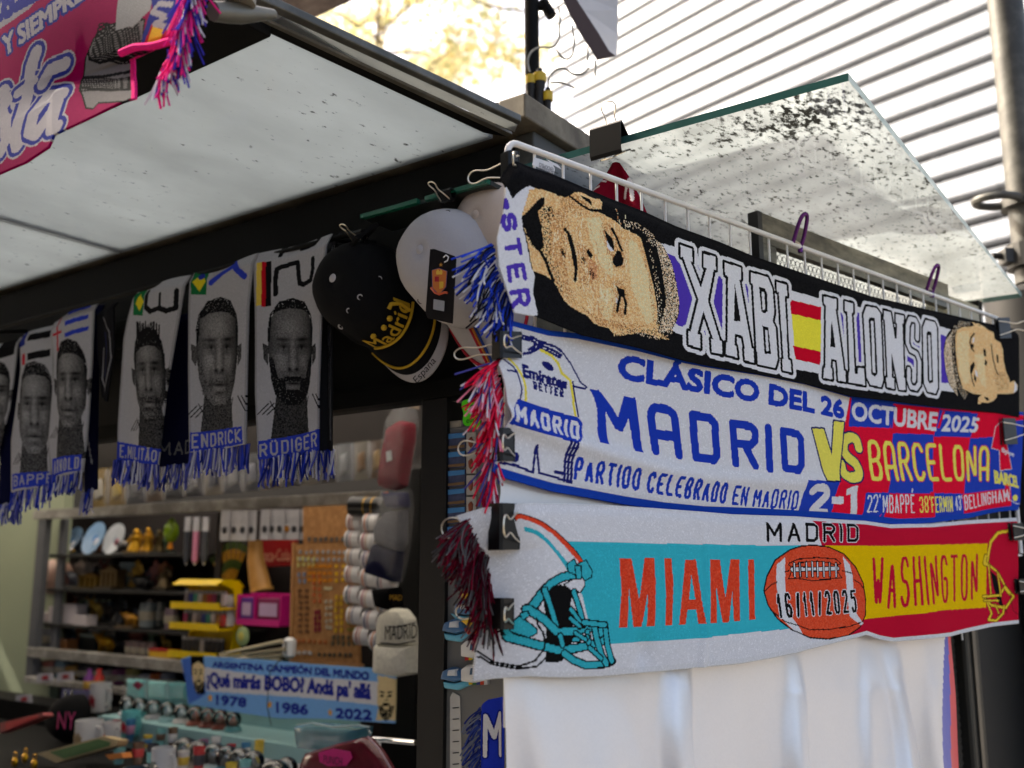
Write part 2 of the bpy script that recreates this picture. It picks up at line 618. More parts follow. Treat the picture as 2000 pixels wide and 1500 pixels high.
def fringe(name, parent, roots, dirs, n, length, cols, spread=.35, r=.0011, seg=7, sag=.5, lj=.3, side=None):
    """strands from a root polyline (world); dirs: start and end direction"""
    mb = MB()
    R = resample(roots, n)
    for i in range(n):
        t = i / max(1, n - 1)
        d = unit(np.array(dirs[0]) * (1 - t) + np.array(dirs[1]) * t)
        d = unit(d + rng.normal(0, spread, 3) * .3)
        L = length * (1 + rng.uniform(-lj, lj * .6))
        p = R[i] + rng.normal(0, .0012, 3)
        pts = [p]
        cur = d.copy()
        wob = rng.normal(0, .05, 3)
        for k in range(seg):
            cur = unit(cur + V3(0, 0, -sag / seg) + wob + rng.normal(0, .025, 3))
            pts.append(pts[-1] + cur * L / seg)
        mb.col = cols[rng.integers(0, len(cols))]
        mb.tube(pts, r, 6)
    return mb.build(name, YARN, parent, world=True, smooth=True)
def text_mesh(name, text, parent, O, X, Y, height, m, thick=.0006, width=None, bend=None):
    """flat lettering standing on a surface: baseline start O, directions X and Y"""
    cu = bpy.data.curves.new("glyphs", 'FONT')
    cu.body = text
    cu.resolution_u = 3
    ob = bpy.data.objects.new("glyphs", cu)
    COL.objects.link(ob)
    dg = bpy.context.evaluated_depsgraph_get()
    me = ob.evaluated_get(dg).to_mesh()
    co = np.array([v.co[:2] for v in me.vertices])
    fs = [tuple(p.vertices) for p in me.polygons]
    ob.evaluated_get(dg).to_mesh_clear()
    bpy.data.objects.remove(ob)
    lo, hi = co.min(0), co.max(0)
    sc = height / (hi[1] - lo[1])
    sx = sc if width is None else width / (hi[0] - lo[0])
    X, Y = unit(X), unit(Y)
    N = np.cross(X, Y)
    q = (co - lo) * [sx, sc]
    P = np.array(O)[None] + q[:, :1] * X + q[:, 1:] * Y + N * thick
    if bend is not None:
        P = bend(P)
    mb = MB()
    mb.add(P, fs)
    return mb.build(name, m, parent, world=True)

# ================================================================== SETTING
# unseen house added behind the camera on the left to shade the stall front
def build_shade_house():
    c = V3(-6.5, -4.2, 0)
    ang = math.atan2(c[1], c[0]) + math.pi / 2
    t = thing("shade_house", "tall unseen brick house added behind the camera to shade the stall front", "house", c, ang)
    m = MB()
    m.box(-13, 5, -4, 0, 0, 17)
    m.build("wall", grime_mat("shade_house_brick", S(92, 74, 62), S(120, 98, 82), 3, .9), t)
    for i in range(6):
        for j in range(4):
            m = MB()
            x, z = -11.6 + i * 2.9, 1.2 + j * 3.5
            m.box(x - .6, x + .6, .0 - .1, .04, z, z + 1.9)
            m.build("window", mat("shade_house_window", S(40, 46, 52), .1), t)
gm = MB()
gm.add([(-250, -250, 0), (250, -250, 0), (250, 250, 0), (-250, 250, 0)], [(0, 1, 2, 3)])
ground = gm.build("pavement", grime_mat("granite_paving", S(96, 93, 88), S(124, 120, 114), 6, .85))
ground["kind"] = "structure"
build_shade_house()

# ---- far building clad in curved metal louvres
def build_facade():
    P0 = CAM + ray(1970, 250) * (22 / ray(1970, 250)[1])
    w = unit(V3(-.632, .775, 0))
    nn = V3(-w[1], w[0], 0)
    if nn[1] > 0:
        nn = -nn
    base = V3(P0[0], P0[1], 0)
    t = thing("louvred_building", "huge far building clad in rows of pale curved metal louvres", "building", base, math.atan2(w[1], w[0]))
    white = mat("pale_louvre_metal", S(164, 171, 182), .42, .0, noise=.06, scale=.4)
    dark = grime_mat("facade_back_wall", S(8, 8, 9), S(100, 102, 106), .7, .8)
    m = MB()
    m.obox(base + w * 1 - nn * 1.1 + Zv * 16, w * 14.6, nn * .2, Zv * 16)
    m.build("back_wall", dark, t, world=True)
    sp = .66
    for i in range(48):
        z = 4.0 + i * sp
        sb = MB()
        tt = -12.0
        off = (i * 1.37) % 2.6
        tt -= off
        while tt < 15:
            L = 2.6
            prof = []
            for k in range(9):
                a = (0, .04, .09, .16, .3, .5, .7, .9, 1)[k]
                prof.append((.20 - .03 * a - .17 * max(0, 1 - a / .16) ** 2, (a - .5) * .50))
            tilt = rng.normal(0, .02)
            a0, a1 = tt, tt + L - .012
            vs = []
            for x in (a0, a1):
                for (o_, zz) in prof:
                    vs.append(base + w * x + nn * (o_ + tilt * zz) + Zv * (z + zz))
                for (o_, zz) in prof[::-1]:
                    vs.append(base + w * x + nn * (o_ - .03 + tilt * zz) + Zv * (z + zz))
            n = 18
            fs = [(k, (k + 1) % n, n + (k + 1) % n, n + k) for k in range(n)] + [tuple(range(n - 1, -1, -1)), tuple(range(n, 2 * n))]
            sb.add(vs, fs)
            tt += L
        sb.build("louvre", white, t, world=True, smooth=True)
    br = MB()
    for k in range(10):
        x = -11 + k * 2.6
        br.obox(base + w * x - nn * .25 + Zv * 18, w * .05, nn * .06, Zv * 15)
    br.build("bracket_rail", mat("facade_bracket", S(120, 122, 126), .6), t, world=True)
build_facade()

# ---- autumn tree behind the kiosk
def build_tree():
    base = V3(-2.6, 17.5, 0)
    t = thing("autumn_tree", "tall thin street tree with sparse yellow autumn leaves behind the kiosk roof", "tree", base)
    bark = mat("grey_bark", S(120, 108, 92), .9, noise=.3, scale=9, bump=.4)
    tr = MB()
    tr.tube([(0, 0, 0), (.05, .02, 3), (.12, 0, 6), (.05, .1, 9), (0, .1, 13)], [.2, .17, .14, .1, .03], 10)
    tr.build("trunk", bark, t, smooth=True)
    lm = MB()
    ends = []
    for k in range(34):
        z = 5 + k * .26
        a = k * 2.4
        L = 3.0 * math.sin(math.pi * min(.96, (z - 3.6) / 12))
        p0 = V3(.08, .05, z)
        p1 = p0 + V3(math.cos(a) * L * .5, math.sin(a) * L * .5, L * .25)
        p2 = p0 + V3(math.cos(a) * L, math.sin(a) * L, L * .35)
        lm.tube([p0, p1, p2], [.045, .03, .01], 5)
        ends.append((p0, p1, p2, L))
    lm.build("limbs", bark, t, smooth=True)
    leaf = bpy.data.materials.new("yellow_leaf")
    leaf.use_nodes = True
    nt = leaf.node_tree
    nt.nodes.remove(nt.nodes["Principled BSDF"])
    at = nt.nodes.new("ShaderNodeAttribute")
    at.attribute_name = "Col"
    d = nt.nodes.new("ShaderNodeBsdfDiffuse")
    tl = nt.nodes.new("ShaderNodeBsdfTranslucent")
    mx = nt.nodes.new("ShaderNodeMixShader")
    mx.inputs[0].default_value = .55
    nt.links.new(at.outputs[0], d.inputs[0])
    nt.links.new(at.outputs[0], tl.inputs[0])
    nt.links.new(d.outputs[0], mx.inputs[1])
    nt.links.new(tl.outputs[0], mx.inputs[2])
    nt.links.new(mx.outputs[0], nt.nodes["Material Output"].inputs[0])
    cr = MB()
    pal = [(.74, .64, .36), (.72, .6, .3), (.68, .66, .42), (.56, .6, .34), (.76, .7, .5)]
    for (p0, p1, p2, L) in ends:
        for q in range(int(110 + L * 110)):
            s = rng.random() ** .6
            c = p0 + (p2 - p0) * (.25 + .8 * s) + rng.normal(0, .26, 3)
            X = unit(rng.normal(0, 1, 3))
            Y = unit(np.cross(X, rng.normal(0, 1, 3)))
            r = rng.uniform(.05, .11)
            cr.col = pal[rng.integers(0, 5)]
            cr.add([c - X * r, c + Y * r * .6, c + X * r, c - Y * r * .6], [(0, 1, 2, 3)])
    o = cr.build("crown", leaf, t)
build_tree()

# ---- overhead board of another awning
def build_eave():
    c = CAM + ray(604, 39) * (2.5 / ray(604, 39)[1])
    u, v, z = uvz(c)
    t = thing("overhead_awning", "dark reddish brown awning board overhead beyond the kiosk canopy", "awning", K(u, v, z))
    m = MB()
    m.kbox(u - .5, u, v - .45, v + .06, z, z + .05)
    m.build("board", grime_mat("red_brown_board", S(58, 38, 36), S(120, 105, 98), 5, .7), t, world=True)
    m = MB()
    m.kbox(u - .5, u - .004, v - .44, v - .38, z + .052, z + .1)
    m.build("batten", mat("awning_batten", S(70, 60, 55), .7), t, world=True)
build_eave()

# ================================================================== KIOSK
def translucent_mat(name, base, speck, sheet_scale, trans=.6, spk=(.66, .74), dirt=.5, gloss=.08, big=None, clear=0.0):
    m = bpy.data.materials.new(name)
    m.use_nodes = True
    nt = m.node_tree
    N, L = nt.nodes, nt.links
    N.remove(N["Principled BSDF"])
    tc = N.new("ShaderNodeTexCoord")
    n1 = N.new("ShaderNodeTexNoise")
    n1.inputs["Scale"].default_value = sheet_scale
    n1.inputs["Detail"].default_value = 6
    n1.inputs["Roughness"].default_value = .6
    n2 = N.new("ShaderNodeTexNoise")
    n2.inputs["Scale"].default_value = 3.2
    n2.inputs["Detail"].default_value = 6
    n2.inputs["Roughness"].default_value = .62
    mp = N.new("ShaderNodeMapping")
    mp.inputs["Scale"].default_value = (1.0, .5, 1)
    mp.inputs["Rotation"].default_value = (0, 0, .5)
    L.new(tc.outputs["Object"], mp.inputs[0])
    L.new(mp.outputs[0], n1.inputs["Vector"])
    L.new(mp.outputs[0], n2.inputs["Vector"])
    r1 = N.new("ShaderNodeValToRGB")
    r1.color_ramp.elements[0].position, r1.color_ramp.elements[1].position = spk
    r1.color_ramp.elements[0].color = (0, 0, 0, 1)
    r1.color_ramp.elements[1].color = (1, 1, 1, 1)
    add = N.new("ShaderNodeMath")
    add.operation = 'ADD'
    sc = N.new("ShaderNodeMath")
    sc.operation = 'MULTIPLY_ADD'
    sc.inputs[1].default_value = .35
    sc.inputs[2].default_value = -.17
    L.new(n2.outputs[0], sc.inputs[0])
    L.new(n1.outputs[0], add.inputs[0])
    L.new(sc.outputs[0], add.inputs[1])
    last = add
    if big:
        for (cx, cy, rad, amt) in big:
            sub = N.new("ShaderNodeVectorMath")
            sub.operation = 'SUBTRACT'
            sub.inputs[1].default_value = (cx, cy, 0)
            L.new(tc.outputs["Object"], sub.inputs[0])
            mm = N.new("ShaderNodeVectorMath")
            mm.operation = 'MULTIPLY'
            mm.inputs[1].default_value = (1 / rad[0], 1 / rad[1], 0)
            L.new(sub.outputs[0], mm.inputs[0])
            ln = N.new("ShaderNodeVectorMath")
            ln.operation = 'LENGTH'
            L.new(mm.outputs[0], ln.inputs[0])
            mr = N.new("ShaderNodeMapRange")
            mr.inputs[1].default_value = 0
            mr.inputs[2].default_value = 1
            mr.inputs[3].default_value = amt
            mr.inputs[4].default_value = 0
            L.new(ln.outputs["Value"], mr.inputs[0])
            a2 = N.new("ShaderNodeMath")
            a2.operation = 'ADD'
            L.new(last.outputs[0], a2.inputs[0])
            L.new(mr.outputs[0], a2.inputs[1])
            last = a2
    L.new(last.outputs[0], r1.inputs[0])
    r2 = N.new("ShaderNodeValToRGB")
    r2.color_ramp.elements[0].position = .35
    r2.color_ramp.elements[0].color = tuple(c * (1 - dirt) for c in base) + (1,)
    r2.color_ramp.elements[1].position = .62
    r2.color_ramp.elements[1].color = base + (1,)
    L.new(n2.outputs[0], r2.inputs[0])
    mx = N.new("ShaderNodeMix")
    mx.data_type = 'RGBA'
    mx.inputs[7].default_value = speck + (1,)
    L.new(r1.outputs[0], mx.inputs[0])
    L.new(r2.outputs[0], mx.inputs[6])
    d = N.new("ShaderNodeBsdfDiffuse")
    t = N.new("ShaderNodeBsdfTranslucent")
    g = N.new("ShaderNodeBsdfGlossy")
    g.inputs["Roughness"].default_value = .12
    L.new(mx.outputs[2], d.inputs[0])
    L.new(mx.outputs[2], t.inputs[0])
    m1 = N.new("ShaderNodeMixShader")
    m1.inputs[0].default_value = trans
    L.new(d.outputs[0], m1.inputs[1])
    L.new(t.outputs[0], m1.inputs[2])
    out = m1
    if clear:
        tp = N.new("ShaderNodeBsdfTransparent")
        tp.inputs[0].default_value = (.86, .93, .9, 1)
        m3 = N.new("ShaderNodeMixShader")
        inv = N.new("ShaderNodeMath")
        inv.operation = 'MULTIPLY_ADD'
        inv.inputs[1].default_value = -clear
        inv.inputs[2].default_value = clear
        L.new(r1.outputs[0], inv.inputs[0])
        L.new(inv.outputs[0], m3.inputs[0])
        L.new(m1.outputs[0], m3.inputs[1])
        L.new(tp.outputs[0], m3.inputs[2])
        out = m3
    fr = N.new("ShaderNodeFresnel")
    fr.inputs[0].default_value = 1.45
    m2 = N.new("ShaderNodeMixShader")
    ge = N.new("ShaderNodeNewGeometry")
    fb = N.new("ShaderNodeMath")
    fb.operation = 'MULTIPLY_ADD'
    fb.inputs[1].default_value = -1
    fb.inputs[2].default_value = 1
    L.new(ge.outputs["Backfacing"], fb.inputs[0])
    fm = N.new("ShaderNodeMath")
    fm.operation = 'MULTIPLY'
    L.new(fr.outputs[0], fm.inputs[0])
    L.new(fb.outputs[0], fm.inputs[1])
    L.new(fm.outputs[0], m2.inputs[0])
    L.new(out.outputs[0], m2.inputs[1])
    L.new(g.outputs[0], m2.inputs[2])
    L.new(m2.outputs[0], N["Material Output"].inputs[0])
    return m

ORG = K(1.2, .87, 0)
kiosk = thing("souvenir_kiosk", "black steel souvenir kiosk with a lit shop window and deep white canopy", "kiosk", ORG, KROT)
def kpart(name, m, boxes, parent=None):
    b = MB()
    for q in boxes:
        b.kbox(*q)
    return b.build(name, m, parent or kiosk, world=True)
def bevel(o, w=.003):
    md = o.modifiers.new("bevel", 'BEVEL')
    md.width = w
    md.segments = 2
    return o
bevel(kpart("fascia_beam", BLACK_METAL, [(1.2, 1.32, .875, 5.6, 2.055, 2.262), (1.185, 1.199, .9, 5.6, 2.09, 2.115)]))
bevel(kpart("cornice", grime_mat("weathered_cornice", S(88, 78, 62), S(128, 118, 98), 9, .7), [(1.175, 1.4, .82, .872, 2.281, 2.322), (1.175, 1.4, .874, 5.6, 2.281, 2.322)]))
bevel(kpart("header_panel", DARK_STEEL, [(1.262, 1.30, .9, 5.6, 1.872, 2.053)]))
kpart("header_rail", BLACK_METAL, [(1.235, 1.26, .9, 5.6, 1.87, 1.90)])
bevel(kpart("side_wall", grime_mat("grey_side_wall", S(62, 62, 56), S(96, 94, 84), 7, .6), [(1.22, 3.2, .835, .873, 0, 2.279)]))
for (u_, z_) in ((1.26, 2.2), (1.285, 2.2)):
    m = MB()
    m.ball(K(u_, .833, z_), .007, 10)
    m.build("bolt", BLACK_METAL, kiosk, world=True, smooth=True)
bevel(kpart("front_pillar", mat("grey_display_board", S(112, 112, 108), .6, noise=.12, scale=6), [(1.25, 1.30, .876, 1.037, .2, 1.82)]))
kpart("window_post", mat("matt_black_post", S(9, 9, 9), .6, noise=.3), [(1.240, 1.248, uvz(onF(868, 1200, 1.24))[1], uvz(onF(818, 1200, 1.24))[1], .2, 1.868), (1.2485, 1.32, 1.040, uvz(onF(822, 1200, 1.24))[1], .2, 1.868)])
va_, vb_ = uvz(onF(816, 1100, 2.15))[1], uvz(onF(752, 1100, 2.15))[1]
kpart("inner_post", DARK_STEEL, [(2.15, 2.2, va_, vb_, .2, 1.868)])
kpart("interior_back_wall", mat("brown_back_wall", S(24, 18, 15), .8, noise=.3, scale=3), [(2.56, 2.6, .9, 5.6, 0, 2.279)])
kpart("green_wall", mat("pale_green_wall", S(150, 158, 130), .7, noise=.08, scale=2), [(2.3, 2.34, 3.98, 5.6, 0, 2.2)])
kpart("interior_far_wall", mat("interior_far_wall", S(150, 152, 140), .8), [(1.25, 2.6, 5.6, 5.64, 0, 2.27)])
_mat_added_sheet = (translucent_mat("added_milky_sheet", (.43, .43, .43), (.3, .3, .3), 60, trans=.93, dirt=.06))
b_ = MB()
b_.add([K(1.42, 1.0, 2.267), K(2.5, 1.0, 2.267), K(2.5, 5.5, 2.267), K(1.42, 5.5, 2.267)], [(0, 1, 2, 3)])
b_.build("added_daylight_sheet", _mat_added_sheet, kiosk, world=True)  # unseen translucent sheet, added so daylight brightens the shop interior
kpart("roof", mat("kiosk_roof", S(80, 80, 78), .8), [(2.51, 3.2, .9, 5.6, 2.29, 2.31), (1.4, 1.418, .9, 5.6, 2.24, 2.279), (1.418, 2.51, .89, .99, 2.266, 2.28)])
kpart("stall_front", BLACK_METAL, [(1.26, 1.3, 1.12, 5.6, .1, 1.06)])

# canopy of white sheets on a dark frame
ZC = 2.27
soffit = translucent_mat("milky_canopy_sheet", (.455, .495, .525), (.05, .05, .05), 85, trans=.62, spk=(.645, .72), dirt=.18)
vs_ = [.89, 1.915, 2.885, 3.855, 4.8, 5.8]
can = thing("front_canopy", "deep canopy of milky white sheets in a dark metal frame over the shop window", "canopy", K(.75, .93, ZC), KROT)
for a, b in zip(vs_[:-1], vs_[1:]):
    o = kpart("canopy_sheet", soffit, [(.752, 1.19, a + .004, b - .004, ZC, ZC + .006)], can)
frame_m = grime_mat("weathered_frame", S(30, 29, 27), S(70, 66, 58), 8, .5)
for b in vs_[1:-1]:
    kpart("seam_strip", frame_m, [(.755, 1.19, b - .012, b + .012, ZC + .008, ZC + .02)], can)
bevel(kpart("outer_beam", BLACK_METAL, [(.672, .75, .91, 4.8, ZC - .022, ZC + .06)], can))
bevel(kpart("front_board", grime_mat("weathered_board", S(48, 44, 40), S(118, 108, 96), 10, .8, stretch=(1, 5, 5), bump=.5), [(.585, .668, .91, 4.8, ZC + .0, ZC + .05)], can))
def zslab(name, m, px, z, dz, parent):
    b = MB()
    b.slab([onZ(x, y, z) for x, y in px], (0, 0, dz))
    return b.build(name, m, parent, world=True)
bevel(zslab("side_rail", BLACK_METAL, [(505, 39), (508, 57), (945, 260), (992, 268)], ZC - .008, .006, can), .001)
zslab("side_rail_lip", grime_mat("aluminium_lip", S(86, 82, 72), S(120, 116, 104), 10, .4, .3), [(505, 34), (505, 40), (990, 267), (1000, 262)], ZC - .012, .004, can)
zslab("side_strip", translucent_mat("strip_sheet", (.50, .52, .52), (.07, .07, .06), 70, trans=.5, spk=(.62, .72), dirt=.3), [(516, 38), (1005, 258), (1012, 240), (545, 27)], ZC + .002, .004, can)
bevel(zslab("end_rail", grime_mat("aluminium_rail", S(70, 70, 64), S(105, 103, 96), 10, .4, .3), [(480, 2), (545, 31), (1014, 246), (1018, 238), (560, 22), (490, -8)], ZC - .006, .012, can), .002)
m = MB()
p0, p1, p2 = onZ(416, 22, 2.20), onZ(470, 26, 2.215), onZ(534, 28, 2.24)
m.tube([p0, (p0 + p1) / 2, p1, p2], [.011, .012, .012, .006], 10)
m.build("stay_rod", mat("grey_rod", S(110, 108, 98), .4, .4), can, world=True, smooth=True)
m = MB()
q = [onZ(x, y, 2.222) for x, y in ((428, -12), (446, 0), (452, 12), (470, 22), (492, 24), (500, 12), (486, -12))]
m.slab(q, (0, 0, .012))
m.build("corner_bracket", grime_mat("beige_bracket", S(120, 114, 100), S(165, 160, 148), 14, .6), can, world=True)

# glass awning
glass_edge = mat("green_glass_edge", S(46, 84, 80), .15, noise=.2, scale=40)
glass_pale = mat("pale_glass_edge", S(150, 178, 170), .15, noise=.1, scale=40)
glass_top = translucent_mat("dusty_glass", (.33, .35, .355), (.012, .012, .011), 120, trans=.85, spk=(.57, .70), dirt=.55,
                            clear=.07, big=[(.40, .09, (.20, .13), .10), (.47, .45, (.10, .6), .075), (.2, .06, (.4, .1), .05)])
gl = thing("glass_awning", "dusty sheet of thick glass reaching out from the kiosk side as an awning", "awning", K(1.185, .82, 2.196), KROT)
ga = np.array([.308, .82])
clear_under = bpy.data.materials.new("clear_glass_underside")
clear_under.use_nodes = True
_n = clear_under.node_tree
_n.nodes.remove(_n.nodes["Principled BSDF"])
_t = _n.nodes.new("ShaderNodeBsdfTransparent")
_t.inputs[0].default_value = (.93, .96, .95, 1)
_g = _n.nodes.new("ShaderNodeBsdfGlossy")
_g.inputs["Roughness"].default_value = .05
_f = _n.nodes.new("ShaderNodeFresnel")
_m = _n.nodes.new("ShaderNodeMixShader")
_n.links.new(_f.outputs[0], _m.inputs[0])
_n.links.new(_t.outputs[0], _m.inputs[1])
_n.links.new(_g.outputs[0], _m.inputs[2])
_n.links.new(_m.outputs[0], _n.nodes["Material Output"].inputs[0])
def glass_box(u0, u1, v0, v1, name, front, side):
    b = MB()
    z0, z1 = 2.196, 2.207
    P = lambda u, v, z: K(u, v, z)
    b.add([P(u0, v0, z0), P(u1, v0, z0), P(u1, v1, z0), P(u0, v1, z0), P(u0, v0, z1), P(u1, v0, z1), P(u1, v1, z1), P(u0, v1, z1)], [(4, 5, 6, 7)])
    b.mi = 3
    b.f.append((0, 3, 2, 1))
    b.m.append(3)
    b.c.append(None)
    b.mi = 1
    b.add([P(u0, v0, z0), P(u0, v1, z0), P(u0, v1, z1), P(u0, v0, z1), P(u1, v0, z0), P(u1, v1, z0), P(u1, v1, z1), P(u1, v0, z1)], [(0, 1, 2, 3), (5, 4, 7, 6)])
    b.mi = 2
    b.add([P(u0, v0, z0), P(u1, v0, z0), P(u1, v0, z1), P(u0, v0, z1), P(u0, v1, z0), P(u1, v1, z0), P(u1, v1, z1), P(u0, v1, z1)], [(1, 0, 3, 2), (4, 5, 6, 7)])
    return b.build(name, [glass_top, front, side, clear_under], gl, world=True)
glass_box(1.183, 2.45, .330, .832, "glass_sheet", glass_edge, glass_pale)
ledge = thing("glass_ledge", "narrow ledge of green edged glass under the black fascia beam", "glass shelf", K(1.11, .84, 2.155), KROT)
b = MB()
b.kbox(1.105, 1.113, .84, .962, 2.154, 2.161)
b.kbox(1.105, 1.113, .978, 1.10, 2.154, 2.161)
gm_ = bpy.data.materials.new("green_glass")
gm_.use_nodes = True
pb = gm_.node_tree.nodes["Principled BSDF"]
pb.inputs["Base Color"].default_value = S(20, 112, 84) + (1,)
pb.inputs["Roughness"].default_value = .1
pb.inputs["Transmission Weight"].default_value = .45
b.build("glass_strip", gm_, ledge, world=True)
kpart("dusty_pane", mat("dusty_dark_glass", S(40, 44, 42), .3, noise=.2), [(1.114, 1.183, .84, 1.10, 2.154, 2.161)], ledge)

# ================================================================== STREET THINGS ON THE RIGHT
# perforated metal panel behind the grid
def perforated(O, X, Y, N, w, h, pitch, rad, name, m, parent, solid=None):
    """a sheet with round holes really cut: each cell is a ring between a square and an octagon"""
    b = MB()
    nx, ny = int(w / pitch), int(h / (pitch * .866))
    for j in range(ny):
        sh = (j % 2) * pitch / 2
        for i in range(nx):
            c = O + X * (i * pitch + sh) + Y * (j * pitch * .866)
            hx, hy = pitch / 2, pitch * .433
            sq, oc = [], []
            for k in range(8):
                a = 2 * math.pi * (k + .5) / 8
                d = V3(math.cos(a), math.sin(a), 0)
                f = min(hx / max(1e-6, abs(d[0])), hy / max(1e-6, abs(d[1])))
                sq.append(c + X * d[0] * f + Y * d[1] * f)
                oc.append(c + X * d[0] * rad + Y * d[1] * rad)
            b.add(sq + oc, [(k, (k + 1) % 8, 8 + (k + 1) % 8, 8 + k) for k in range(8)])
    return b.build(name, m, parent, world=True)
pan = thing("perforated_shutter", "grey metal shutter with a perforated sheet fixed behind the wire grid", "shutter", G0 + Gd * .62 - Gn * .06 + Zv * 1.3, GROT)
stl = grime_mat("scratched_steel", S(64, 62, 54), S(132, 128, 112), 14, .38, .6, .35, .7, stretch=(1, 1, 3))
def gbox(name, m, parent, s0, s1, n0, n1, z0, z1):
    b = MB()
    b.obox(G0 + Gd * (s0 + s1) / 2 + Gn * (n0 + n1) / 2 + Zv * (z0 + z1) / 2, Gd * (s1 - s0) / 2, Gn * (n1 - n0) / 2, Zv * (z1 - z0) / 2)
    return b.build(name, m, parent, world=True)
gbox("top_rail", stl, pan, .625, 1.30, -.075, -.06, 2.135, 2.188)
gbox("end_cap", cmat((14, 14, 14), .4), pan, .612, .6245, -.078, -.058, 2.0, 2.188)
gbox("left_stile", stl, pan, .625, .665, -.075, -.0601, 1.6, 2.134)
gbox("dark_backing", mat("shutter_backing", S(24, 24, 24), .8), pan, 1.06, 1.30, -.135, -.13, 1.6, 2.13)
perforated(G0 + Gd * .67 - Gn * .066 + Zv * 1.98, Gd, Zv, Gn, .63, .155, .0135, .0050, "perforated_sheet", mat("perforated_zinc", S(58, 58, 55), .5, .2), pan)
tb = thing("switch_box", "small beige metal box at the far end of the shutter rail", "box", G0 + Gd * 1.33 - Gn * .08 + Zv * 2.05, GROT)
bevel(gbox("housing", mat("beige_housing", S(150, 146, 128), .5, noise=.1), tb, 1.315, 1.455, -.12, -.065, 2.07, 2.168))
gbox("seam", BLACK_METAL, tb, 1.4551, 1.475, -.12, -.066, 2.05, 2.182)

# galvanised pole with ring bracket on a dark column
col_c = CAM + ray(2034, 700) * (2.4 / ray(2034, 700)[1])
cb = V3(col_c[0], col_c[1], 0)
dc = thing("dark_column", "fat dark column with a domed top at the right edge", "column", cb)
zt = 1.6 + 2.4 * (.178 + .0907 * .984) / (.984 - .0907 * .178)
m = MB()
m.lathe([(.118, 0), (.118, zt - .03), (.12, zt - .012), (.1, zt), (.045, zt + .022), (.03, zt + .03), (0, zt + .03)], n=32)
m.build("shaft", mat("column_black", S(33, 33, 33), .55, noise=.2, scale=10), dc, smooth=True)
gp = thing("galvanised_pole", "grey galvanised pole with a ring bracket and clamp rising from the dark column", "pole", cb + Zv * (zt + .03))
galv = grime_mat("galvanised_steel", S(52, 52, 48), S(86, 86, 80), 12, .55, .1)
m = MB()
m.tube([(0, 0, 0), (-.012, 0, 2.2)], .043, 20)
m.build("tube", galv, gp, smooth=True)
def pole_z(py):
    return 1.6 + 2.4 * ((ray(1990, py)[2]) / ray(1990, py)[1]) - (zt + .03)
zr = pole_z(398)
m = MB()
m.lathe([(.044, -.012), (.06, -.012), (.06, .012), (.044, .012)], (0, 0, zr), 20)
ring = [(-.085 + .052 * math.cos(a), -.02 + .042 * math.sin(a), zr) for a in np.linspace(0, 2 * math.pi, 28, endpoint=False)]
m.tube(ring, .0105, 8, closed=True)
m.build("ring_bracket", galv, gp, smooth=True)
zc_ = pole_z(502)
m = MB()
m.lathe([(.044, -.03), (.058, -.03), (.058, .03), (.044, .03)], (0, 0, zc_), 20)
m.box(-.075, -.05, -.02, .02, zc_ - .018, zc_ + .018)
m.build("clamp", mat("dark_clamp", S(48, 48, 46), .5), gp)
m = MB()
m.tube([(-.05, 0, zc_ + .002), (-.10, 0, zc_ + .002)], .009, 6)
m.build("clamp_bolt", mat("dark_bolt", S(40, 40, 40), .4, .6), gp)

# dark stand below: mesh panel and post behind the flag
st = thing("mesh_stand", "dark display stand with a black mesh panel behind the white flag", "stand", G0 + Gd * 1.1 - Gn * .12, GROT)
perforated(G0 + Gd * 1.0 - Gn * .105 + Zv * .95, Gd, Zv, Gn, .30, .55, .0085, .0026, "mesh_panel", mat("black_mesh", S(34, 33, 31), .5, .2), st)
gbox("panel_backing", mat("stand_back", S(16, 16, 15), .8), st, 1.0, 1.31, -.13, -.12, .2, 2.0)
bevel(gbox("post", mat("stand_post", S(50, 50, 47), .4, .5), st, 1.315, 1.38, -.16, -.09, 0, 2.02), .008)
gbox("post_trim", mat("stand_trim", S(92, 90, 86), .3, .8), st, 1.338, 1.352, -.0899, -.086, .3, 1.6)
bevel(gbox("rear_post", mat("stand_rear", S(26, 26, 25), .5), st, 1.42, 1.95, -.3, -.14, 0, 2.0), .01)

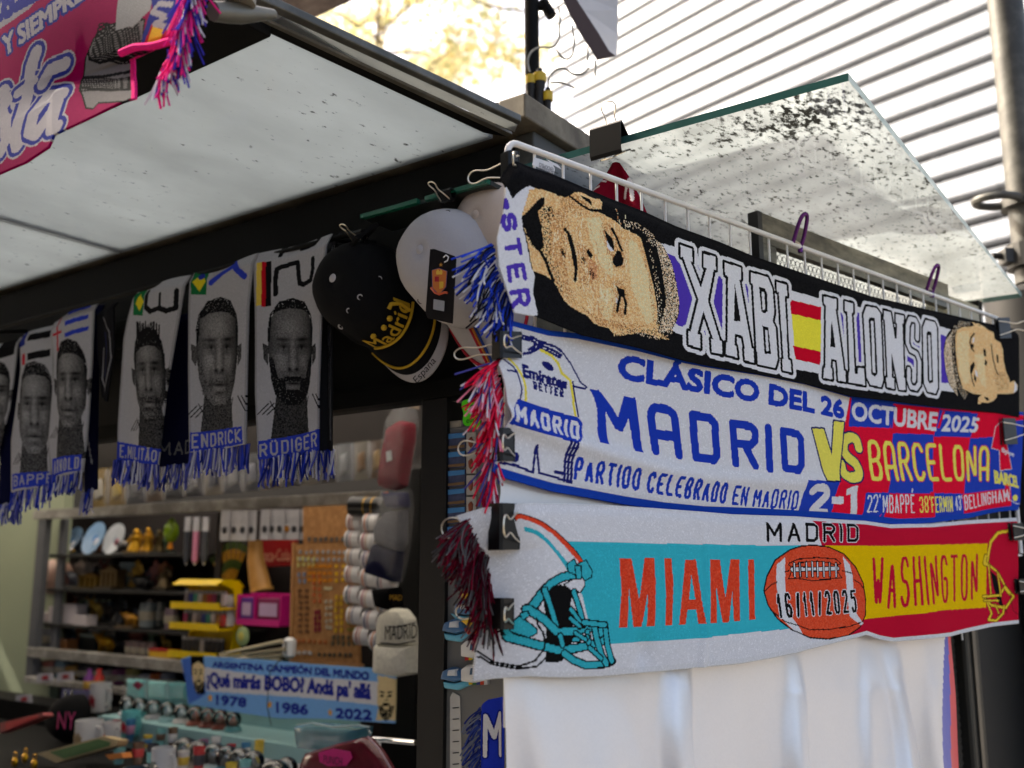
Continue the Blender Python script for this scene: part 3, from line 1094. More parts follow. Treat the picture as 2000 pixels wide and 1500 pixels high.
# lamp mast on the kiosk roof
def build_mast():
    Yd = 1.95
    at = lambda px, py, Y=Yd: CAM + ray(px, py) * (Y / ray(px, py)[1])
    b0 = at(1041, 200)
    t = thing("lamp_mast", "black mast with cables and a curved grey lamp shade on the kiosk roof", "lamp mast", V3(b0[0], b0[1], 2.31))
    m = MB()
    m.tube([V3(b0[0], b0[1], 2.312), V3(b0[0] - .005, b0[1], 3.4)], .0155, 16)
    m.build("pole", BLACK_METAL, t, world=True, smooth=True)
    m = MB()
    m.tube([at(1041, 12), at(1072, 12)], .01, 10)
    m.tube([at(1060, 2), at(1078, 32)], .012, 8)
    m.build("bracket", BLACK_METAL, t, world=True)
    # curved shade: an arc-edged sheet with a brown underside
    m = MB()
    side = [(1094, -14), (1112, 26), (1130, 60), (1148, 92), (1164, 116), (1205, 106), (1207, 70), (1207, 20), (1206, -14)]
    pts = [at(x, y, Yd) for x, y in side]
    inner = [at(x - dx, y + 0, Yd + .10) for (x, y), dx in zip(side, (2, 2, 2, 2, 2, 4, 4, 4, 4))]
    n = len(pts)
    m.mi = 0
    arc = [at(1114, -20), at(1140, 20), at(1170, 66), at(1190, 100), at(1203, 109)]
    left = [at(1092, -20), at(1108, 20), at(1133, 66), at(1158, 104), at(1166, 118)]
    far = [at(1207, -20, Yd + .12), at(1207, 20, Yd + .12), at(1207, 66, Yd + .11), at(1206, 96, Yd + .06), at(1204, 108, Yd + .01)]
    back = [at(1120, -20, Yd + .16), at(1140, 20, Yd + .16), at(1160, 66, Yd + .14), at(1180, 96, Yd + .09), at(1190, 110, Yd + .04)]
    vs = left + arc + far + back
    k = 5
    fs1 = [(i + k * 1, i + 1 + k * 1, i + 1 + k * 2, i + k * 2) for i in range(4)]
    fs0 = [(i, i + 1, i + 1 + k, i + k) for i in range(4)]
    fsb = [(i + 2 * k, i + 1 + 2 * k, i + 1 + 3 * k, i + 3 * k) for i in range(4)] + [(i + 3 * k, i + 1 + 3 * k, i + 1, i) for i in range(4)] + [(4, 9, 14, 19), (0, 15, 10, 5)]
    m.add(vs, [])
    m.f, m.m, m.c = fs1 + fsb + fs0, [0] * (len(fs1) + len(fsb)) + [1] * 4, [None] * 16
    m.c = [None] * len(m.f)
    m.build("lamp_shade", [mat("grey_shade", S(172, 170, 170), .4, noise=.05), mat("brown_shade_edge", S(70, 54, 52), .6, noise=.15)], t, world=True, smooth=False)
    yl = mat("yellow_ring", S(190, 160, 40), .5)
    for (x, y0, y1, r, ym) in ((1037, 145, 215, .0105, 156), (1054, 135, 215, .012, 152), (1070, 172, 222, .0095, 188)):
        m = MB()
        a, c = at(x, y0, 1.86), at(x - 1, y1, 1.86)
        m.tube([a, a + (c - a) * .12, a + (c - a) * .14, a + (c - a) * .45, a + (c - a) * .5, c], [r * .5, r * .6, r, r, r * .8, r * .8], 12)
        o = m.build("cable_plug", mat("black_rubber", S(18, 18, 18), .6), t, world=True, smooth=True)
        m = MB()
        q = at(x, ym, 1.86)
        m.tube([q + Zv * .008, q - Zv * .01], r * 1.12, 12)
        m.build("plug_ring", yl, o, world=True, smooth=True)
    gc = mat("grey_cable", S(130, 130, 126), .5)
    for path in ([(1035, 140), (1029, 120), (1036, 100), (1055, 90), (1080, 95), (1092, 80), (1094, 40), (1092, 15)],
                 [(1086, 96), (1096, 112), (1110, 118), (1120, 105), (1122, 75), (1117, 50)],
                 [(1070, 172), (1072, 150), (1085, 135), (1103, 132), (1118, 146), (1138, 145), (1150, 132)],
                 [(1075, 162), (1095, 160), (1123, 172)], [(1163, 118), (1163, 148)], [(1148, 92), (1148, 118)]):
        m = MB()
        P = resample([at(x, y, 1.88) for x, y in path], 4 * len(path))
        for _ in range(3):
            P[1:-1] = (P[:-2] + P[2:] + 2 * P[1:-1]) / 4
        m.tube(list(P), .0022, 6)
        m.build("cable", gc, t, world=True, smooth=True)
build_mast()
w_ = MB()
P = [CAM + ray(x, y) * (9 / ray(x, y)[1]) for x, y in ((900, -20), (935, 4), (975, 16), (1030, 22))]
w_.tube(P, .012, 6)
tag(w_.build("overhead_cable", mat("dark_cable", S(50, 50, 50), .6)), "thin dark cable slung through the sky to the mast", "cable")

# ================================================================== WIRE GRID AND ITS SCARVES
grid = thing("wire_grid", "white coated wire grid panel carrying the big scarves", "wire grid", G0 + Zv * .6, GROT)
ZT = 2.116
def gp_(s, n, z):
    return G0 + Gd * s + Gn * n + Zv * z
m = MB()
r_ = .016
corner = [gp_(.004 + r_ * (1 - math.cos(a)), 0, ZT - r_ * (1 - math.sin(a))) for a in np.linspace(0, math.pi / 2, 6)]
corner2 = [gp_(1.40 - r_ * (1 - math.cos(a)), 0, ZT - r_ * (1 - math.sin(a))) for a in np.linspace(math.pi / 2, 0, 6)]
m.tube([gp_(.004, 0, 1.42)] + corner + corner2 + [gp_(1.40, 0, 1.62)], .0042, 10)
m.build("frame", WHITE_WIRE, grid, world=True, smooth=True)
for k in range(27):
    m = MB()
    s = .052 + k * .0507
    m.tube([gp_(s, -.003, 1.46 if s < 1.15 else 1.62), gp_(s, -.003, ZT - .002)], .0019, 8)
    m.build("wire", WHITE_WIRE, grid, world=True, smooth=True)
for k in range(9):
    m = MB()
    z = ZT - .1 - k * .05
    m.tube([gp_(.004, .0005, z), gp_(1.40, .0005, z)], .0019, 8)
    m.build("cross_wire", WHITE_WIRE, grid, world=True, smooth=True)

WHT = (.69, .69, .70)
BLK = (.007, .007, .007)
BLU = AL(22, 50, 150)
NAVY = AL(20, 26, 80)
PUR = AL(70, 50, 150)
RED = AL(200, 18, 45)
YEL = AL(222, 200, 85)
A_ = ((960, 260), 3.846)
B_ = ((1480, 360), 3.846)
C_ = ((860, 620), 3.846)
D_ = ((1480, 700), 3.846)
E_z = ((860, 960), 3.846)
F_z = ((1440, 980), 3.571)
G1 = ((1300, 450), 5.0)
G2 = ((1580, 550), 5.77)
G3 = ((1150, 670), 5.0)
G4 = ((1080, 850), 3.846)
G5 = ((1180, 1060), 6.25)
G6 = ((1820, 600), 6.817)
def cvt(pp, z):
    (ox, oy), k = z
    return [(ox + x / k, oy + y / k) for x, y in pp]
def weave(sh, amt=.16, dark=(.30, .30, .31), p=.5):
    """fine ground weave: the dark backing yarn shows between the light stitches"""
    lum = sh.C.mean(1)
    i = np.arange(len(sh.C))
    col, row = i // (sh.nb - 1), i % (sh.nb - 1)
    chk = ((col + row) % 2 == 0)
    k = (lum > .25) & chk & (rng.random(len(i)) < .93)
    sh.C[k] = sh.C[k] * (1 - amt)
    k2 = (lum < .45) & ((col + 2 * row) % 4 == 0)
    sh.C[k2] *= .86

# ---------------- top scarf: black, portrait and name
OFF1 = .030
sh = Sheet(lambda x, y: onG(x, y, OFF1), Gd,
           [(985, 344), (1000, 318), (1015, 312), (1038, 322), (1085, 338), (1142, 363), (1194, 385), (1262, 410), (1329, 439), (1415, 468), (1480, 494), (1558, 521), (1626, 545), (1714, 576), (1805, 597), (1860, 609), (1925, 624), (1992, 640)],
           [(1001, 612), (1046, 620), (1075, 632), (1133, 656), (1250, 682), (1336, 706), (1380, 715), (1480, 731), (1571, 749), (1662, 774), (1740, 783), (1844, 796), (1948, 806), (1992, 815)],
           [(985, 344), (978, 416), (966, 468), (970, 520), (986, 567), (1001, 612)],
           [(1992, 640), (1993, 720), (1992, 815)], 980, 150, (.0075, .0075, .008))
org, k = A_
PXL = ((0, 0), 1.0)
P = lambda pp, col, z=PXL, **kw: sh.poly(pp, col, z[0], z[1], **kw)
ST = lambda pp, w, col, z=PXL, **kw: sh.stroke(pp, w, col, z[0], z[1], **kw)
# white end panel with letters
P([(20, 330), (75, 380), (130, 500), (200, 435), (255, 408), (300, 425), (235, 520), (202, 620), (215, 720), (240, 850), (270, 1000), (300, 1080), (290, 1200), (330, 1370), (150, 1420), (-100, 1420), (-100, 400)], WHT, A_)
P([(60, 360), (140, 500), (210, 350)], BLK, A_)
sh.text("STER", (150, 600), (290, 1300), (125, 1330), (45, 615), .0058, PUR, *A_, gap=.5)
ST([(80, 520), (88, 560)], .008, PUR, A_)
# band, purple field, flag
band = [(1285, 477), (1313, 484), (1420, 525), (1542, 566), (1602, 583), (1720, 610), (1837, 637), (1870, 645), (1870, 765), (1838, 762), (1720, 748), (1601, 730), (1553, 721), (1440, 695), (1334, 657), (1300, 645)]
sh.poly(band, WHT)
sh.poly([(1285, 492), (1318, 505), (1420, 540), (1535, 577), (1536, 700), (1440, 678), (1331, 641), (1300, 628)], PUR)
sh.poly([(1610, 600), (1680, 612), (1835, 652), (1870, 660), (1870, 748), (1838, 747), (1700, 722), (1610, 712)], PUR)
P([(245, 865), (485, 925), (480, 1360), (280, 1312)], AL(222, 200, 60), B_)
P([(242, 865), (485, 925), (482, 1026), (250, 970)], AL(178, 12, 36), B_)
P([(262, 1214), (478, 1258), (474, 1360), (282, 1312)], AL(178, 12, 36), B_)
# lettering
L1 = [
 [(118, 150), (235, 185), (240, 310), (222, 312), (325, 565), (385, 372), (355, 362), (355, 230), (475, 265), (478, 388), (455, 388), (395, 690), (515, 1075), (535, 1090), (540, 1215), (435, 1188), (428, 1065), (450, 1068), (350, 790), (290, 1012), (318, 1025), (320, 1155), (205, 1118), (200, 990), (222, 995), (300, 680), (145, 268), (122, 265)],
 [(565, 315), (730, 365), (732, 480), (715, 485), (832, 1155), (850, 1160), (856, 1292), (765, 1270), (757, 1160), (765, 1155), (745, 1035), (665, 1010), (662, 1120), (680, 1135), (690, 1245), (575, 1212), (580, 1100), (592, 1090), (600, 450), (572, 440)],
 [(830, 412), (1000, 455), (1045, 570), (1060, 800), (1042, 885), (1072, 950), (1090, 1260), (1065, 1342), (893, 1305), (888, 1190), (880, 1185), (850, 520), (833, 518)],
 [(1085, 500), (1185, 530), (1190, 640), (1165, 640), (1190, 1258), (1215, 1270), (1225, 1388), (1140, 1365), (1135, 1260), (1147, 1255), (1107, 600), (1090, 605)]]
L2 = [
 [(168, 165), (312, 200), (308, 305), (298, 312), (390, 1000), (405, 1005), (410, 1130), (325, 1115), (318, 995), (305, 885), (245, 865), (240, 970), (255, 985), (260, 1102), (160, 1085), (165, 975), (180, 970), (190, 265), (172, 255)],
 [(405, 222), (492, 245), (492, 350), (478, 355), (512, 1040), (545, 1042), (548, 975), (612, 978), (632, 1168), (445, 1135), (445, 1025), (455, 1020), (430, 340), (405, 335)],
 [(645, 280), (760, 300), (800, 360), (835, 1120), (815, 1188), (690, 1162), (645, 1070), (610, 370)],
 [(842, 325), (918, 345), (965, 640), (985, 640), (990, 470), (975, 465), (978, 365), (1070, 385), (1065, 470), (1052, 475), (1075, 1080), (1088, 1090), (1095, 1222), (1020, 1215), (925, 790), (935, 1080), (962, 1095), (965, 1207), (880, 1190), (870, 1085), (885, 1080), (850, 430), (838, 425)],
 [(1325, 430), (1430, 455), (1455, 520), (1475, 1190), (1450, 1258), (1355, 1238), (1310, 1140), (1290, 520)]]
S_path = [(1225, 640), (1225, 480), (1200, 432), (1140, 422), (1112, 500), (1112, 690), (1145, 770), (1222, 812), (1255, 900), (1255, 1150), (1222, 1200), (1160, 1188), (1132, 1110), (1132, 990)]
OUT = [(.0098, WHT)]
for pl in L1:
    P(pl, WHT, G1, outline=OUT)
for pl in L2:
    P(pl, WHT, G2, outline=OUT)
ST(S_path, .0085, WHT, G2, outline=OUT)
for pl in L1:
    P(pl, BLK, G1, outline=[(.0042, BLK)])
for pl in L2:
    P(pl, BLK, G2, outline=[(.0042, BLK)])
ST(S_path, .0085, WHT, G2, outline=[(.0042, BLK)])
for pl in L1:
    P(pl, WHT, G1)
for pl in L2:
    P(pl, WHT, G2)
P([(668, 520), (725, 895), (658, 882)], BLK, G1)
P([(912, 552), (972, 570), (993, 620), (993, 790), (965, 812), (932, 795)], BLK, G1)
P([(936, 595), (962, 608), (970, 770), (945, 782)], WHT, G1)
P([(940, 928), (1000, 950), (1024, 1210), (960, 1205)], BLK, G1)
P([(966, 972), (990, 982), (1003, 1178), (978, 1178)], WHT, G1)
P([(252, 420), (294, 745), (236, 735)], BLK, G2)
P([(680, 403), (737, 413), (770, 1040), (740, 1072), (700, 1042), (666, 430)], BLK, G2)
P([(692, 445), (720, 448), (746, 1030), (715, 1025)], WHT, G2)
P([(1345, 555), (1392, 568), (1418, 1132), (1375, 1145), (1355, 1110), (1333, 590)], BLK, G2)
P([(1352, 602), (1378, 602), (1400, 1105), (1376, 1112)], WHT, G2)
# portrait on its side
SK = [AL(214, 176, 122), AL(204, 158, 100), AL(222, 190, 145), AL(196, 148, 100)]
HI = [AL(208, 196, 152), AL(198, 182, 140), AL(214, 180, 128)]
TAN = [AL(205, 180, 150), AL(190, 160, 120), AL(222, 200, 175)]
hair = [(945, 655), (1000, 650), (1080, 690), (1150, 720), (1210, 790), (1270, 860), (1320, 960), (1350, 1050), (1372, 1150), (1390, 1270), (1390, 1350), (1370, 1420), (1330, 1490), (1250, 1570), (1130, 1540), (1100, 1450), (1000, 900)]
P(hair, BLK, A_)
P([(1200, 800), (1270, 860), (1320, 960), (1350, 1050), (1372, 1150), (1390, 1270), (1385, 1360), (1330, 1480), (1240, 1500), (1290, 1250), (1250, 1000)], TAN, A_, dens=.62)
P([(950, 660), (1080, 690), (1180, 760), (1230, 840), (1180, 860), (1100, 740), (980, 720)], TAN, A_, dens=.3)
P([(1130, 800), (1200, 960), (1260, 1250), (1250, 1500), (1215, 1480), (1225, 1300), (1180, 1000)], TAN, A_, dens=.16)
P([(1400, 100), (1560, 110), (1760, 0), (1740, 110), (1640, 175), (1500, 150)], TAN, C_, dens=.28)
skin = [(255, 440), (300, 428), (370, 440), (440, 470), (520, 500), (548, 488), (600, 455), (660, 452), (720, 490), (762, 502), (800, 500), (806, 530), (790, 582), (745, 582), (715, 562), (745, 592), (800, 620), (860, 650), (920, 690), (960, 730), (1010, 750), (1050, 765), (1092, 800), (1110, 860), (1130, 930), (1150, 1000), (1170, 1080), (1190, 1150), (1205, 1230), (1220, 1300), (1225, 1400), (1210, 1462), (1180, 1482), (1120, 1472), (1010, 1465), (950, 1450), (940, 1500), (890, 1510), (860, 1472), (800, 1460), (740, 1430), (700, 1380), (640, 1350), (570, 1310), (520, 1260), (480, 1190), (440, 1120), (400, 1090), (340, 1060), (290, 1040), (268, 960), (250, 850), (215, 730), (200, 640), (215, 580), (240, 500)]
P(skin, SK, A_)
P([(880, 1440), (1000, 1440), (1240, 1440), (1230, 1490), (1330, 1560), (1240, 1545), (1100, 1500), (1000, 1520), (900, 1530)], SK, A_, dens=.75)
P([(1000, 810), (1060, 830), (1110, 960), (1150, 1060), (1200, 1280), (1205, 1420), (1140, 1440), (1080, 1300), (1020, 1150), (1000, 980)], HI, A_)
P([(680, 650), (780, 640), (800, 700), (820, 830), (870, 950), (890, 1060), (870, 1100), (800, 1020), (740, 900), (700, 780)], HI, A_)
P([(780, 1180), (880, 1160), (900, 1330), (860, 1430), (790, 1350)], HI, A_, dens=.7)
SHD = [AL(168, 118, 74), AL(150, 104, 64), AL(186, 132, 84)]
for pp, dn in (([(400, 600), (520, 560), (560, 760), (520, 950), (560, 1150), (640, 1330), (520, 1240), (430, 1080), (400, 900)], .36), ([(600, 830), (700, 860), (760, 1000), (740, 1130), (640, 1180), (620, 1000)], .34),
               ([(790, 690), (860, 690), (930, 800), (960, 900), (1000, 1010), (900, 1040), (840, 930)], .30), ([(850, 1110), (960, 1120), (1010, 1240), (990, 1400), (880, 1380), (900, 1240)], .30), ([(1080, 820), (1130, 960), (1180, 1150), (1220, 1400), (1190, 1440), (1150, 1100)], .34),
               ([(640, 1300), (800, 1400), (1000, 1430), (1180, 1450), (1000, 1480), (800, 1460)], .4), ([(470, 500), (620, 480), (740, 590), (640, 640), (520, 600)], .3)):
    P(pp, SHD, A_, dens=dn)
for q in range(120):     # strands of lighter yarn following the cheeks
    y = rng.uniform(560, 1330)
    x = rng.uniform(430 + max(0, y - 930) * .8, 1000)
    ST([(x, y), (x + rng.uniform(-15, 25), y + rng.uniform(50, 120))], .0012, [AL(225, 200, 165), AL(186, 130, 84)][q % 2], A_, dens=.6)
P([(250, 590), (330, 505), (372, 490), (362, 560), (320, 600), (340, 700), (360, 800), (362, 872), (330, 905), (285, 865), (240, 810), (212, 740), (198, 640)], BLK, A_)
P([(340, 560), (400, 560), (420, 700), (420, 900), (400, 1000), (350, 900), (330, 650)], BLK, A_, dens=.3)
P([(210, 700), (280, 850), (330, 900), (270, 900), (235, 800)], SK, A_, dens=.4)
ST([(345, 905), (385, 980), (410, 1050), (440, 1115)], .0045, BLK, A_)
P([(400, 900), (470, 1000), (520, 1230), (470, 1180), (410, 1040)], BLK, A_, dens=.2)
ST([(520, 735), (545, 765), (572, 840), (592, 930), (606, 1030), (600, 1115)], .0042, BLK, A_)
ST([(555, 790), (585, 900), (600, 1000)], .0065, BLK, A_)
P([(485, 870), (520, 890), (528, 945), (500, 940)], BLK, A_, dens=.7)
P([(632, 940), (680, 950), (670, 990), (645, 985)], BLK, A_, dens=.5)
P([(690, 878), (732, 930), (712, 952), (680, 908)], BLK, A_)
P([(716, 1022), (752, 1078), (732, 1104), (710, 1068)], BLK, A_, outline=[(.0008, BLK)])
P([(690, 940), (760, 1000), (770, 1120), (720, 1100)], [AL(190, 130, 90)], A_, dens=.5)
P([(830, 815), (860, 830), (888, 890), (868, 902), (838, 870)], WHT, A_)
P([(812, 735), (842, 768), (872, 800), (888, 850), (886, 895), (850, 850), (828, 800)], BLK, A_)
ST([(870, 728), (905, 790), (928, 850), (948, 892)], .004, BLK, A_)
P([(912, 885), (940, 900), (960, 960), (955, 1000), (910, 1018), (880, 990), (878, 950), (896, 925)], BLK, A_)
P([(908, 1235), (925, 1265), (925, 1302), (910, 1282)], WHT, A_)
P([(903, 1148), (930, 1170), (970, 1180), (978, 1222), (950, 1242), (930, 1232)], BLK, A_)
ST([(940, 1230), (925, 1290), (918, 1345)], .0042, BLK, A_)
ST([(965, 1230), (985, 1290), (976, 1362)], .004, BLK, A_)
P([(638, 478), (700, 500), (722, 530), (716, 558), (690, 532), (650, 502)], BLK, A_)
ST([(560, 492), (590, 512), (640, 552), (700, 588), (752, 598)], .0034, BLK, A_)
ST([(600, 470), (612, 500), (660, 540)], .0018, AL(170, 120, 70), A_)
P([(350, 580), (420, 560), (440, 640), (380, 640)], BLK, A_, dens=.45)
# the second portrait at the far end
P([(400, 170), (300, 250), (220, 370), (183, 520), (185, 650), (210, 850), (260, 1020), (330, 1120), (400, 1190), (470, 1242), (560, 1180), (460, 1080), (410, 950), (370, 700), (340, 420), (360, 300), (560, 240), (600, 165)], BLK, G6)
P([(290, 330), (210, 430), (185, 600), (215, 850), (270, 1030), (380, 1180), (330, 900), (290, 600)], TAN, G6, dens=.72)
P([(300, 260), (420, 170), (590, 180), (550, 230), (380, 290), (320, 420), (340, 700), (400, 1000), (520, 1150), (470, 1230), (330, 1000), (280, 600)], TAN, G6, dens=.25)
P([(360, 300), (430, 262), (560, 250), (602, 240), (618, 185), (642, 185), (652, 210), (700, 200), (750, 260), (780, 298), (850, 330), (862, 420), (940, 470), (970, 560), (980, 700), (1010, 850), (1050, 940), (1060, 1000), (1110, 975), (1152, 1030), (1152, 1100), (1110, 1142), (1030, 1152), (900, 1150), (890, 1200), (850, 1242), (780, 1272), (700, 1262), (680, 1288), (650, 1282), (658, 1200), (700, 1162), (600, 1152), (530, 1120), (450, 1080), (410, 950), (380, 850), (360, 700), (345, 550), (340, 400)], SK, G6)
P([(370, 330), (520, 300), (530, 700), (540, 1000), (460, 1020), (400, 850), (365, 600)], HI, G6, dens=.8)
P([(600, 620), (730, 620), (760, 1080), (680, 1000)], HI, G6, dens=.8)
P([(1120, 990), (1150, 1040), (1150, 1100), (1110, 1140)], WHT, G6)
P([(850, 850), (1000, 870), (1050, 960), (1040, 1080), (900, 1120)], [AL(150, 110, 70), BLK], G6, dens=.25)
ST([(595, 345), (552, 400), (540, 470), (560, 545), (590, 575)], .0035, BLK, G6)
P([(555, 475), (592, 490), (592, 540), (558, 530)], BLK, G6)
P([(580, 400), (602, 400), (592, 462), (572, 470)], WHT, G6)
P([(595, 715), (612, 765), (580, 850), (560, 905), (543, 850), (545, 780)], BLK, G6)
P([(610, 825), (642, 860), (652, 930), (622, 905)], WHT, G6)
P([(598, 880), (632, 950), (620, 1000), (598, 950)], BLK, G6)
ST([(560, 900), (580, 980), (600, 1040)], .003, BLK, G6)
ST([(735, 572), (740, 630)], .007, BLK, G6)
P([(742, 690), (772, 720), (762, 775), (736, 760)], BLK, G6)
ST([(820, 490), (835, 600), (850, 700), (880, 820), (912, 892)], .003, BLK, G6)
ST([(900, 640), (906, 720)], .005, BLK, G6)
P([(728, 1190), (782, 1200), (802, 1232), (768, 1242)], BLK, G6)
P([(665, 230), (700, 225), (690, 245)], BLK, G6)
lum = sh.C.mean(1)
k2 = (lum < .03)
sh.C[k2] *= rng.uniform(.6, 1.6, (k2.sum(), 1))
weave(sh, .12)
def folds(seed, amp, n=7):
    r = np.random.default_rng(seed)
    w = [(r.uniform(2, 9), r.uniform(-4, 4), r.uniform(0, 6.28), r.uniform(.3, 1)) for _ in range(n)]
    def f(x, y, a, b):
        d = np.zeros_like(x)
        for (kx, ky, ph, am) in w:
            d = d + am * np.sin(kx * x + ky * y * 3 + ph)
        return d * amp / n
    return f
f1 = folds(3, .016)
disp1 = lambda x, y, a, b: f1(x, y, a, b) - .05 * np.clip(.045 - x, 0, 1) ** 1.0 * 1.2 - .012 * np.exp(-((b - 1) / .06) ** 2)
scarf1 = thing("football_scarf", "black knitted scarf with two sideways portraits and outlined white letters, topmost on the wire grid", "scarf", gp_(0, OFF1, 1.9), GROT)
sh.finish("knitted_cloth", scarf1, WOVEN, disp1, G0 + Gn * OFF1, Gn, thick=.0022)
wb = [AL(30, 55, 160), AL(24, 40, 120), (.62, .62, .64), (.015, .015, .02), AL(30, 60, 170)]
fringe("fringe", scarf1, [onG(x, y, .012) for x, y in ((962, 478), (966, 520), (984, 565), (1000, 608))], [-Gd * 1.0 - Zv * .55, -Gd * .35 - Zv * 1.0 + Gn * .15], 170, .058, wb, spread=.25, sag=.4)
m = MB()
for w_k in range(26):
    t = w_k / 25
    p = onG(962 + 38 * t, 478 + 130 * t, .016)
lab = thing("sewn_label", "white sewn label with black print sticking up behind the black scarf", "label", onG(1062, 322, .02), GROT)
q = [onG(x, y, .017) for x, y in ((1043, 307), (1078, 318), (1084, 330), (1082, 340), (1040, 322))]
m = MB()
m.slab(q, -Gn * .0006)
q2 = [onG(x, y, .017) for x, y in ((1066, 310), (1090, 322), (1097, 331), (1080, 322))]
m.slab(q2, -Gn * .0006 + Zv * .0005)
m.build("tape", mat("satin_label", S(205, 205, 205), .5), lab, world=True)
# the label hangs upside down
xd = unit(onG(1041, 312, .018) - onG(1082, 328, .018))
text_mesh("lettering", "TERCIOPELO", lab, onG(1082, 329, .0175), xd, -Zv, .0055, mat("label_ink", S(25, 25, 25), .6), width=.026)
text_mesh("lettering", "AL ORIGINAL", lab, onG(1081, 337, .0175), xd, -Zv, .0048, mat("label_ink", S(25, 25, 25), .6), width=.025)

# ---------------- middle scarf: derby scarf
OFF2 = .020
sh = Sheet(lambda x, y: onG(x, y, OFF2), Gd,
           [(1006, 625), (1077, 644), (1133, 650), (1250, 676), (1336, 700), (1380, 709), (1480, 725), (1571, 743), (1662, 768), (1740, 778), (1844, 790), (1948, 800), (1992, 806)],
           [(963, 920), (975, 930), (1016, 942), (1081, 960), (1146, 971), (1224, 985), (1302, 996), (1380, 1003), (1480, 1006), (1558, 1010), (1626, 1013), (1714, 1021), (1753, 1025), (1818, 1022), (1896, 1012), (1966, 998), (1992, 996)],
           [(1006, 625), (1004, 660), (994, 690), (974, 705), (968, 715), (974, 745), (982, 780), (986, 820), (978, 850), (968, 890), (963, 920)],
           [(1992, 806), (1995, 900), (1992, 996)], 980, 150, WHT)
# right half: staggered red and blue blocks
BB = AL(28, 55, 150)
RR = AL(208, 18, 48)
P([(700, 280), (2200, 430), (2200, 1300), (520, 1260), (540, 1180), (640, 520)], RR, D_)
P([(712, 285), (1045, 340), (1012, 522), (675, 512)], BB, D_)
P([(1030, 350), (1062, 350), (1040, 450), (1030, 520), (1018, 520), (1020, 440)], BB, D_)
P([(1030, 560), (1345, 568), (1322, 1012), (962, 1015), (1000, 760)], BB, D_)
P([(1395, 385), (1645, 412), (1612, 590), (1345, 585)], BB, D_)
P([(1385, 380), (1400, 380), (1388, 560), (1360, 580)], BB, D_)
P([(1408, 395), (1424, 398), (1390, 520), (1372, 520)], RR, D_)
P([(1608, 600), (1890, 580), (1880, 980), (1562, 1015)], BB, D_)
P([(1608, 410), (1650, 415), (1635, 520), (1605, 590)], BB, D_)
P([(790, 1010), (958, 1008), (925, 1130), (880, 1235), (755, 1235)], BB, D_)
P([(945, 1010), (975, 1010), (955, 1100), (925, 1215), (900, 1215)], BB, D_)
P([(1300, 1000), (1328, 1000), (1325, 1240), (1296, 1240)], RR, D_)
P([(1330, 1010), (1555, 1015), (1570, 1195), (1328, 1240)], BB, D_)
P([(1545, 1020), (1562, 1020), (1585, 1190), (1560, 1190)], RR, D_)
P([(1850, 480), (2200, 430), (2200, 1250), (1900, 1160), (1880, 800)], BB, D_)
P([(1850, 940), (1872, 935), (1905, 1150), (1880, 1150)], RR, D_)
P([(345, 915), (585, 925), (530, 1250), (290, 1230)], BB, D_)
P([(582, 915), (800, 940), (760, 1260), (530, 1250)], RR, D_)
# end shirt of the red and blue side
P([(1775, 520), (1800, 488), (1840, 462), (1855, 640), (1895, 830), (1820, 840), (1808, 690), (1757, 672)], RR, D_, outline=[(.0012, WHT)])
sh.text("Spot", (1822, 668), (1915, 722), (1912, 752), (1822, 702), .0022, WHT, *D_) if False else sh.font("Spot", (1822, 670), (1915, 712), (1912, 748), (1822, 712), WHT, *D_, bold=.0006)
sh.font("BARCEL", (1785, 842), (1948, 892), (1955, 972), (1795, 935), YEL, *D_, bold=.0012)
sh.ellipse((1925, 1048), 20, 24, YEL, *D_)
ST([(1885, 960), (1880, 1060), (1930, 1090), (1990, 1095)], .0016, WHT, D_)
# lettering
sh.font("CLÁSICO DEL 26", (1214, 682), (1647, 775), (1646, 817), (1212, 737), BLU, bold=.0024)
sh.font("OCTUBRE", (1666, 785), (1837, 806), (1834, 840), (1664, 820), WHT, bold=.0014)
sh.font("2025", (1848, 809), (1913, 817), (1909, 844), (1845, 841), WHT, bold=.0012)
P([(35, 450), (115, 462), (230, 610), (305, 740), (365, 520), (465, 540), (535, 1060), (460, 1052), (412, 705), (345, 856), (285, 838), (175, 640), (192, 980), (108, 968), (106, 640), (75, 530)], BLU, G3, outline=[(.0009, BLU)])
ST([(668, 1050), (640, 850), (618, 690), (645, 625), (780, 650), (840, 700), (860, 850), (895, 1092)], .0124, BLU, G3, rnd=True)
ST([(645, 882), (860, 915)], .0132, BLU, G3)
ST([(1012, 702), (1175, 735), (1225, 790), (1255, 1090), (1230, 1140), (1058, 1115), (1012, 702)], .0124, BLU, G3)
ST([(1437, 905), (1428, 827), (1462, 833), (1471, 842), (1472, 860), (1463, 870), (1434, 866)], .0122, BLU)
ST([(1452, 868), (1474, 910)], .0122, BLU)
ST([(1496, 836), (1501, 916)], .0128, BLU)
ST([(1524, 842), (1552, 848), (1559, 858), (1561, 908), (1554, 919), (1530, 914), (1524, 842)], .0122, BLU)
sh.text("PARTIDO", (175, 160), (665, 255), (662, 418), (152, 335), .0046, BLU, *G4, rnd=True)
sh.text("CELEBRADO", (722, 270), (1312, 362), (1312, 518), (714, 432), .0046, BLU, *G4, rnd=True)
sh.text("EN", (1360, 376), (1470, 392), (1468, 536), (1356, 520), .0038, BLU, *G4)
sh.text("MADRID", (1512, 390), (1840, 420), (1832, 560), (1508, 540), .0038, BLU, *G4, rnd=True)
sh.text("2", (368, 940), (522, 945), (520, 1186), (366, 1182), .0118, WHT, *D_, rnd=True)
P([(540, 1038), (626, 1040), (624, 1096), (538, 1094)], WHT, D_)
P([(640, 985), (690, 960), (722, 960), (728, 1192), (682, 1188), (676, 1020), (645, 1030)], WHT, D_)
